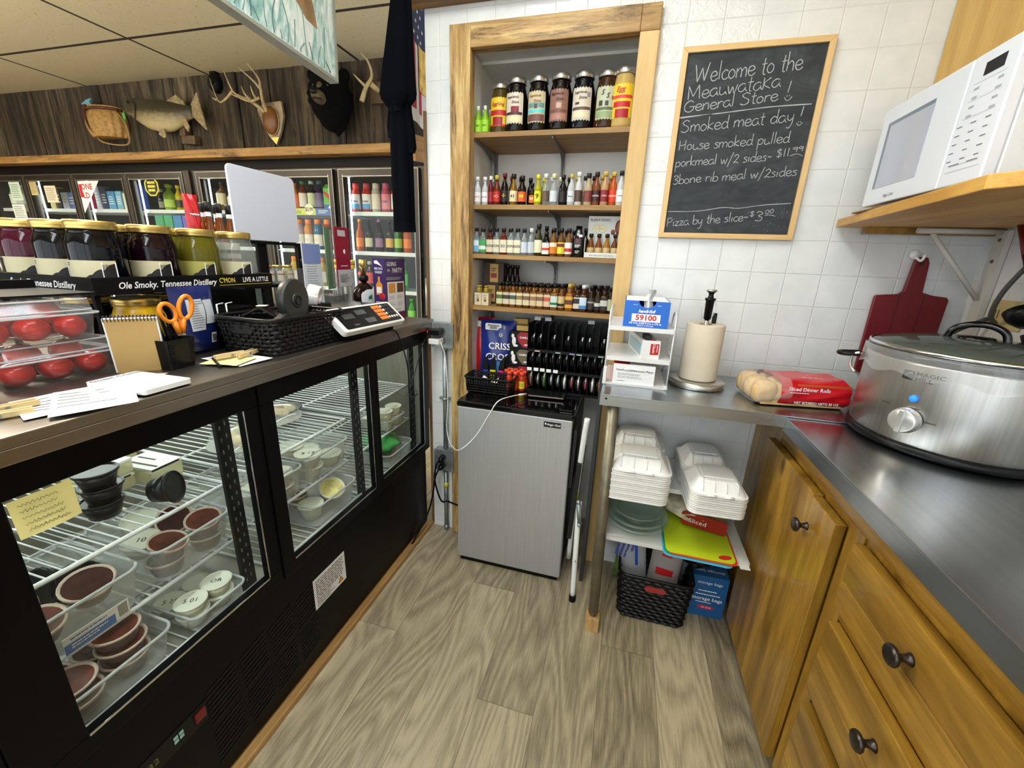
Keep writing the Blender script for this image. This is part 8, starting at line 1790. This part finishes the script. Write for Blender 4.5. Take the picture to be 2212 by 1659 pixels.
b = B().add(vs, [(j*n_+k, j*n_+(k+1) % n_, (j+1)*n_+(k+1) % n_, (j+1)*n_+k) for j in range(len(ax_)-1) for k in range(n_)]+[tuple(range((len(ax_)-1)*n_, len(ax_)*n_))], 0, True)
b.prism([(-0.36, -0.02), (-0.44, 0.005), (-0.43, 0.02), (-0.37, 0.03)], -0.035, 0.035, 'y').prism([(-0.38, 0.10), (-0.44, 0.115), (-0.44, 0.10), (-0.36, 0.06)], -0.03, 0.03, 'y')
obj('body', b, FSK, fs)
FIN = mat('fin_tan', (150, 132, 96), 0.5, 0, 0.2, 40)
obj('tail_fin', B().prism([(0.28, 0.06), (0.36, 0.16), (0.375, 0.17), (0.40, 0.04), (0.44, -0.10), (0.43, -0.105), (0.29, 0.0)], -0.006, 0.006, 'y'), FIN, fs)
obj('dorsal_fin', B().prism([(0.02, 0.10), (0.14, 0.15), (0.22, 0.10), (0.24, 0.06), (0.10, 0.075)], -0.005, 0.005, 'y'), FIN, fs)
obj('pelvic_fin', B().prism([(-0.02, -0.12), (-0.05, -0.16), (0.0, -0.19), (0.03, -0.18), (0.02, -0.12)], -0.05, -0.042, 'y'), FIN, fs)
obj('anal_fin', B().prism([(0.20, -0.03), (0.23, -0.10), (0.26, -0.13), (0.28, -0.09), (0.25, -0.03)], -0.03, -0.022, 'y'), FIN, fs)
obj('eye', B().ball((-0.345, -0.052, 0.075), 0.011, 10), BLACK, fs)
obj('gill_edge', B().tube(smooth([(-0.27, -0.068, 0.08), (-0.245, -0.076, 0.03), (-0.275, -0.066, -0.06)], 5), 0.006, 6), mat('gill_dark', (60, 52, 36), 0.5), fs)
obj('lure', B().ball((-0.42, -0.05, -0.03), (0.014, 0.012, 0.03), 10).tube([(-0.42, -0.05, 0.02), (-0.42, -0.05, -0.09)], 0.003, 6), mat('lure_green', (110, 190, 90), 0.4), fs)
obj('wood_block', B().bb(0.10, 0.03, -0.21, 0.25, 0.083, -0.145).bb(0.10, 0.02, -0.15, 0.16, 0.08, -0.06), mat('block_brown', (96, 74, 52), 0.7, 0, 0.15, 12), fs)
ANT = mat('antler_bone', (190, 168, 124), 0.5, 0, 0.12, 20)
def antler(b, base, pts, tines, r):
    n = len(pts); P = smooth(pts, 5)
    b.tube(P, [r*(1-0.8*i/(len(P)-1)) for i in range(len(P))], 8)
    for q in tines: T = smooth(q, 4); b.tube(T, [r*0.7*(1-0.85*i/(len(T)-1)) for i in range(len(T))], 7)
t = thing('antler_mount', 'antlers on a shield shaped plaque, centre of the board wall', 'antler trophy', (-2.97, YB-0.004, 2.33))
obj('plaque', B().prism([(-0.135, 0.10), (-0.06, 0.145), (0.11, 0.15), (0.12, 0.05), (0.08, -0.06), (0.02, -0.16), (-0.04, -0.10), (-0.09, -0.02)], -0.022, 0.0, 'y').prism([(-0.03, -0.105), (0.055, -0.105), (0.02, -0.16)], -0.0235, -0.022, 'y', 1), [mat('plaque_marbled', (150, 132, 110), 0.35, 0, 0.35, 9), mat('brass_plate', (236, 214, 120), 0.3, 0.4)], t, bev=0.003)
obj('leather_pad', B().ball((0.0, -0.035, 0.015), (0.075, 0.035, 0.105), 18), mat('pad_brown', (120, 74, 30), 0.35), t)
obj('pad_edge', B().tube([(0.075*math.cos(k*PI/12), -0.03, 0.015+0.105*math.sin(k*PI/12)) for k in range(24)], 0.004, 6, closed=True), ANT, t)
b = B()
antler(b, None, [(-0.01, -0.05, 0.07), (0.0, -0.09, 0.13), (0.04, -0.14, 0.20), (0.05, -0.16, 0.26), (-0.03, -0.17, 0.36)], [[(-0.01, -0.11, 0.15), (-0.08, -0.14, 0.12), (-0.18, -0.16, 0.15), (-0.23, -0.17, 0.17)], [(0.035, -0.14, 0.20), (0.0, -0.17, 0.25), (-0.10, -0.19, 0.33)], [(-0.07, -0.14, 0.125), (-0.11, -0.15, 0.17), (-0.13, -0.155, 0.22)], [(-0.03, -0.12, 0.135), (-0.05, -0.13, 0.18), (-0.06, -0.135, 0.23)]], 0.017)
antler(b, None, [(-0.03, -0.05, 0.07), (-0.10, -0.10, 0.13), (-0.20, -0.12, 0.17), (-0.25, -0.13, 0.21), (-0.31, -0.13, 0.35)], [[(-0.25, -0.13, 0.20), (-0.33, -0.14, 0.14), (-0.39, -0.145, 0.14), (-0.44, -0.15, 0.30)], [(-0.40, -0.145, 0.14), (-0.44, -0.15, 0.16)]], 0.016)
obj('antlers', b, ANT, t)
t = thing('antler_mount', 'single antler on the board wall beside the hanging cloth', 'antler trophy', (-2.02, YB, 2.50))
obj('plaque', B().bb(-0.02, -0.03, -0.08, 0.10, 0, 0.06), MATS['block_brown'], t, bev=0.004)
b = B(); antler(b, None, [(-0.04, -0.11, -0.09), (-0.005, -0.10, 0.0), (0.03, -0.07, 0.08), (0.02, -0.09, 0.16), (-0.03, -0.10, 0.215)], [[(0.0, -0.10, 0.0), (-0.04, -0.13, 0.04), (-0.075, -0.14, 0.075)]], 0.019); b.tube([(0.02, -0.075, 0.03), (0.05, -0.02, 0.0)], 0.02, 8)
obj('antler', b, ANT, t)
# bear head: one continuous skin with a tapered muzzle and ears
FURB = mat('black_fur', (9, 8, 9), 0.9, 0, 0.35, 30, 0.9, 70, spec=0.1)
bt = thing('bear_head', 'mounted black bear head with a tan muzzle on the board wall', 'bear trophy', (-2.30, YB-0.15, 2.43), 0.22)
def bear(p):
    x, y, z = p
    f = max(0, -y)
    mz = math.exp(-((x*2.3)**2+((z+0.18)*2.6)**2))*f
    e = sum(math.exp(-(((x-s*0.72)*6)**2+((z-0.72)*6)**2)) for s in (-1, 1))
    neck = max(0, -z-0.35)
    return (x*(1+0.18*e-0.35*neck+0.05*math.sin(20*z)), y*(1-0.2*e)-0.35*mz, z*(1+0.30*e)-0.55*neck)
obj('head', B().ball((0, 0, 0), (0.155, 0.145, 0.165), 40, 0, bear), FURB, bt)
obj('muzzle', B().ball((0, -0.175, -0.05), (0.044, 0.085, 0.042), 20).ball((0, -0.150, 0.0), (0.026, 0.03, 0.055), 16), mat('muzzle_tan', (86, 70, 48), 0.7, 0, 0.25, 30, 0.5, 70), bt)
obj('nose', B().ball((0, -0.256, -0.038), (0.026, 0.016, 0.020), 14), BLACK, bt)
obj('mouth', B().tube(smooth([(-0.036, -0.215, -0.072), (0, -0.255, -0.080), (0.036, -0.215, -0.072)], 5), 0.004, 6), BLACK, bt)
for s in (-1, 1):
    obj('eye', B().ball((s*0.052, -0.140, 0.035), 0.0115, 10), MATS['glossy_black'], bt)
    obj('ear', B().ball((s*0.115, 0.0, 0.145), (0.045, 0.025, 0.048), 16), FURB, bt)
obj('neck_fur', B().lathe([(0.0001, -0.25), (0.05, -0.20), (0.095, -0.12), (0.125, -0.04), (0.13, 0.04)], 20, sy=0.8, c=(0.03, 0.02, 0)), FURB, bt)
t = thing('security_camera', 'black dome camera in the corner under the ceiling', 'camera', (-3.50, YB-0.02, 2.64))
obj('housing', B().ball((0, 0, 0), (0.055, 0.06, 0.075), 16).bb(-0.03, -0.02, 0.05, 0.03, 0.02, 0.08), BLACK, t); obj('lens', B().at((0.02, -0.055, -0.01), (PI/2, 0, 0.3)).lathe([(0.02, 0), (0.018, 0.012)], 14), MATS['glossy_black'], t)

# ================================================================ HANGING THINGS
def art_mat():
    m = bpy.data.materials.new('marsh_painting'); n = N(m)
    wv = n.noise(n.coord((1, 4, 1.6)), 3.4, 6, 2.2, 0.62)
    c1 = n.ramp(wv, [(0.28, (60, 110, 108)), (0.42, (150, 190, 184)), (0.55, (214, 226, 222)), (0.66, (240, 242, 240)), (0.78, (90, 140, 112))])
    n.l(c1, n.b.inputs['Base Color']); n.b.inputs['Roughness'].default_value = 0.4; return m
t = thing('painting', 'framed marsh painting in pale teal hanging over the case', 'painting', (-1.2, 1.30, 1.99), rot=(-0.05, 0, 0))
b = B().bb(-0.012, -0.34, 0.012, 0.0, 0.325, 0.60)
obj('canvas', b, art_mat(), t)
b = B().prism([(-0.25, 0.59), (0.08, 0.59), (0.19, 0.30), (0.235, 0.13), (0.18, 0.135), (0.10, 0.19), (-0.10, 0.26)], 0.0004, 0.0014, 'x').prism([(0.05, 0.50), (0.06, 0.50), (0.03, 0.2), (0.02, 0.2)], 0.0016, 0.0022, 'x', 1)
for k in range(22):
    y = -0.32+k*0.029; h_ = 0.10+0.06*math.sin(k*2.3)
    b.tube(smooth([(0.0012, y, 0.02), (0.0012, y+0.006*math.sin(k), h_*0.5), (0.0012, y+0.02*math.sin(k*1.7), h_)], 3), 0.0016, 4, 2 if k % 3 else 3)
b.prism([(0.10, 0.25), (0.20, 0.30), (0.24, 0.22), (0.16, 0.22)], 0.0015, 0.0022, 'x', 4)
obj('painted_shapes', b, [mat('paint_brown', (150, 116, 80), 0.5, 0, 0.2, 14), mat('paint_dark', (84, 62, 44), 0.5), mat('paint_grass', (96, 132, 122), 0.5), mat('paint_teal', (64, 96, 104), 0.5), mat('paint_leaf', (104, 156, 130), 0.5)], t)
FG = mat('frame_grey', (150, 150, 140), 0.4)
obj('frame', B().bb(-0.035, -0.352, 0.0, 0.004, 0.338, 0.012).bb(-0.035, 0.3255, 0.012, 0.004, 0.338, 0.612).bb(-0.035, -0.352, 0.012, 0.004, -0.3405, 0.612).bb(-0.035, -0.34, 0.6005, 0.004, 0.325, 0.612), FG, t, bev=0.001)
obj('hanging_wire', B().tube([(-0.015, -0.28, 0.61), (-0.015, -0.28, 0.728)], 0.0015, 6).tube([(-0.015, 0.27, 0.61), (-0.015, 0.27, 0.728)], 0.0015, 6), GALV, t)
# black cloth
CLO = mat('black_cloth', (7, 8, 12), 1.0, 0, 0.1, 30, 0.25, 220, spec=0.04)
t = thing('hanging_apron', 'black cloth apron knotted and hanging at the end of the tiled wall', 'apron', (-0.83, 1.45, 0))
def drape(zs, n=28):
    vs = []
    for z, cx, hw_, hd_, ph in zs:
        for k in range(n):
            a = 2*PI*k/n; q = 1+0.13*math.sin(5*a+ph)+0.06*math.sin(9*a+2*ph)
            vs.append((cx+hw_*q*math.cos(a), hd_*q*math.sin(a), z))
    return B().add(vs, [(j*n+k, j*n+(k+1) % n, (j+1)*n+(k+1) % n, (j+1)*n+k) for j in range(len(zs)-1) for k in range(n)]+[tuple(range(n)), tuple(range((len(zs)-1)*n, len(zs)*n))[::-1]], 0, True)
obj('upper_cloth', drape([(2.45, 0.03, 0.010, 0.010, 0), (2.30, 0.028, 0.018, 0.014, 0.2), (2.12, 0.022, 0.032, 0.022, 0.4), (2.0, 0.010, 0.046, 0.028, 0.5), (1.90, 0.0, 0.058, 0.034, 0.6), (1.855, -0.002, 0.064, 0.036, 0.7), (1.838, 0.0, 0.060, 0.034, 0.8), (1.815, 0.0, 0.038, 0.026, 0.9), (1.80, 0.0, 0.028, 0.02, 1.0)]), CLO, t)
obj('lower_cloth', drape([(1.83, 0.002, 0.026, 0.018, 0), (1.76, 0.003, 0.038, 0.020, 0.2), (1.60, 0.004, 0.040, 0.020, 0.3), (1.45, 0.005, 0.040, 0.020, 0.4), (1.415, 0.005, 0.042, 0.020, 0.4)]), CLO, t)
obj('side_flap', drape([(1.83, 0.030, 0.014, 0.012, 0), (1.75, 0.042, 0.016, 0.012, 0.2), (1.69, 0.046, 0.018, 0.010, 0.4), (1.675, 0.046, 0.012, 0.008, 0.4)], 16), CLO, t)
obj('side_flap', drape([(1.82, -0.026, 0.010, 0.010, 0), (1.76, -0.034, 0.012, 0.010, 0.2), (1.725, -0.034, 0.008, 0.008, 0.4)], 14), CLO, t)
obj('cord', B().tube([(0.03, 0, 2.44), (0.03, 0, 2.715)], 0.004, 8), CLO, t)
# flag banner
t = thing('flag_banner', 'stars and stripes banner with a gold eagle hanging behind the tiled wall end', 'flag', (-1.0, 2.05, 1.90))
wv = lambda y: 0.012*math.sin(y*26)
def fl(y0, y1, z0, z1, e, m, b, n=14): b.grid(lambda u, v: (wv(y0+(y1-y0)*u)+e, y0+(y1-y0)*u, (z0+(z1-z0)*v)), n, 4, m)
b = B(); fl(-0.205, 0.22, 0.0, 0.70, 0, 0, b, 24)
for k in range(5): fl(-0.205+k*0.09, -0.165+k*0.09, 0.05, 0.32, 0.0015, 1, b, 6)
fl(-0.205, 0.22, 0.30, 0.70, 0.0025, 2, b, 24)
for i in range(8):
    for j in range(8):
        y, z = -0.18+j*0.05+(i % 2)*0.02, 0.33+i*0.045
        b.add([(wv(y)+0.0040+0*k, y+(0.010 if k % 2 == 0 else 0.004)*math.sin(k*PI/5), z+(0.010 if k % 2 == 0 else 0.004)*math.cos(k*PI/5)) for k in range(10)], [tuple(range(10))], 0)
fl(-0.12, 0.16, 0.14, 0.31, 0.0045, 3, b, 14); fl(-0.02, 0.20, 0.0, 0.16, 0.003, 1, b, 12)
obj('cloth', b, [mat('flag_white', (206, 196, 190), 0.8), mat('flag_red', (160, 40, 52), 0.8), mat('flag_blue', (40, 44, 70), 0.8), mat('flag_gold', (206, 160, 80), 0.7, 0, 0.3, 24)], t)
obj('rod', B().tube([(0, -0.23, 0.71), (0, 0.24, 0.71)], 0.009, 10).tube([(0, -0.15, 0.715), (0, -0.15, 0.815)], 0.0012, 5).tube([(0, 0.18, 0.715), (0, 0.18, 0.815)], 0.0012, 5), mat('rod_wood', (120, 84, 50), 0.5), t)
tag(obj('wood_sign', B().bb(-0.012, -0.10, 0, 0.0, 0.14, 0.11), wood('sign_wood', (120, 80, 36), (176, 128, 66), 'y', 1.5, 0.6), loc=(-1.04, 2.06, 1.775), rot=(0.12, 0, 0)), 'brown wooden plank sign under the flag banner', 'sign')
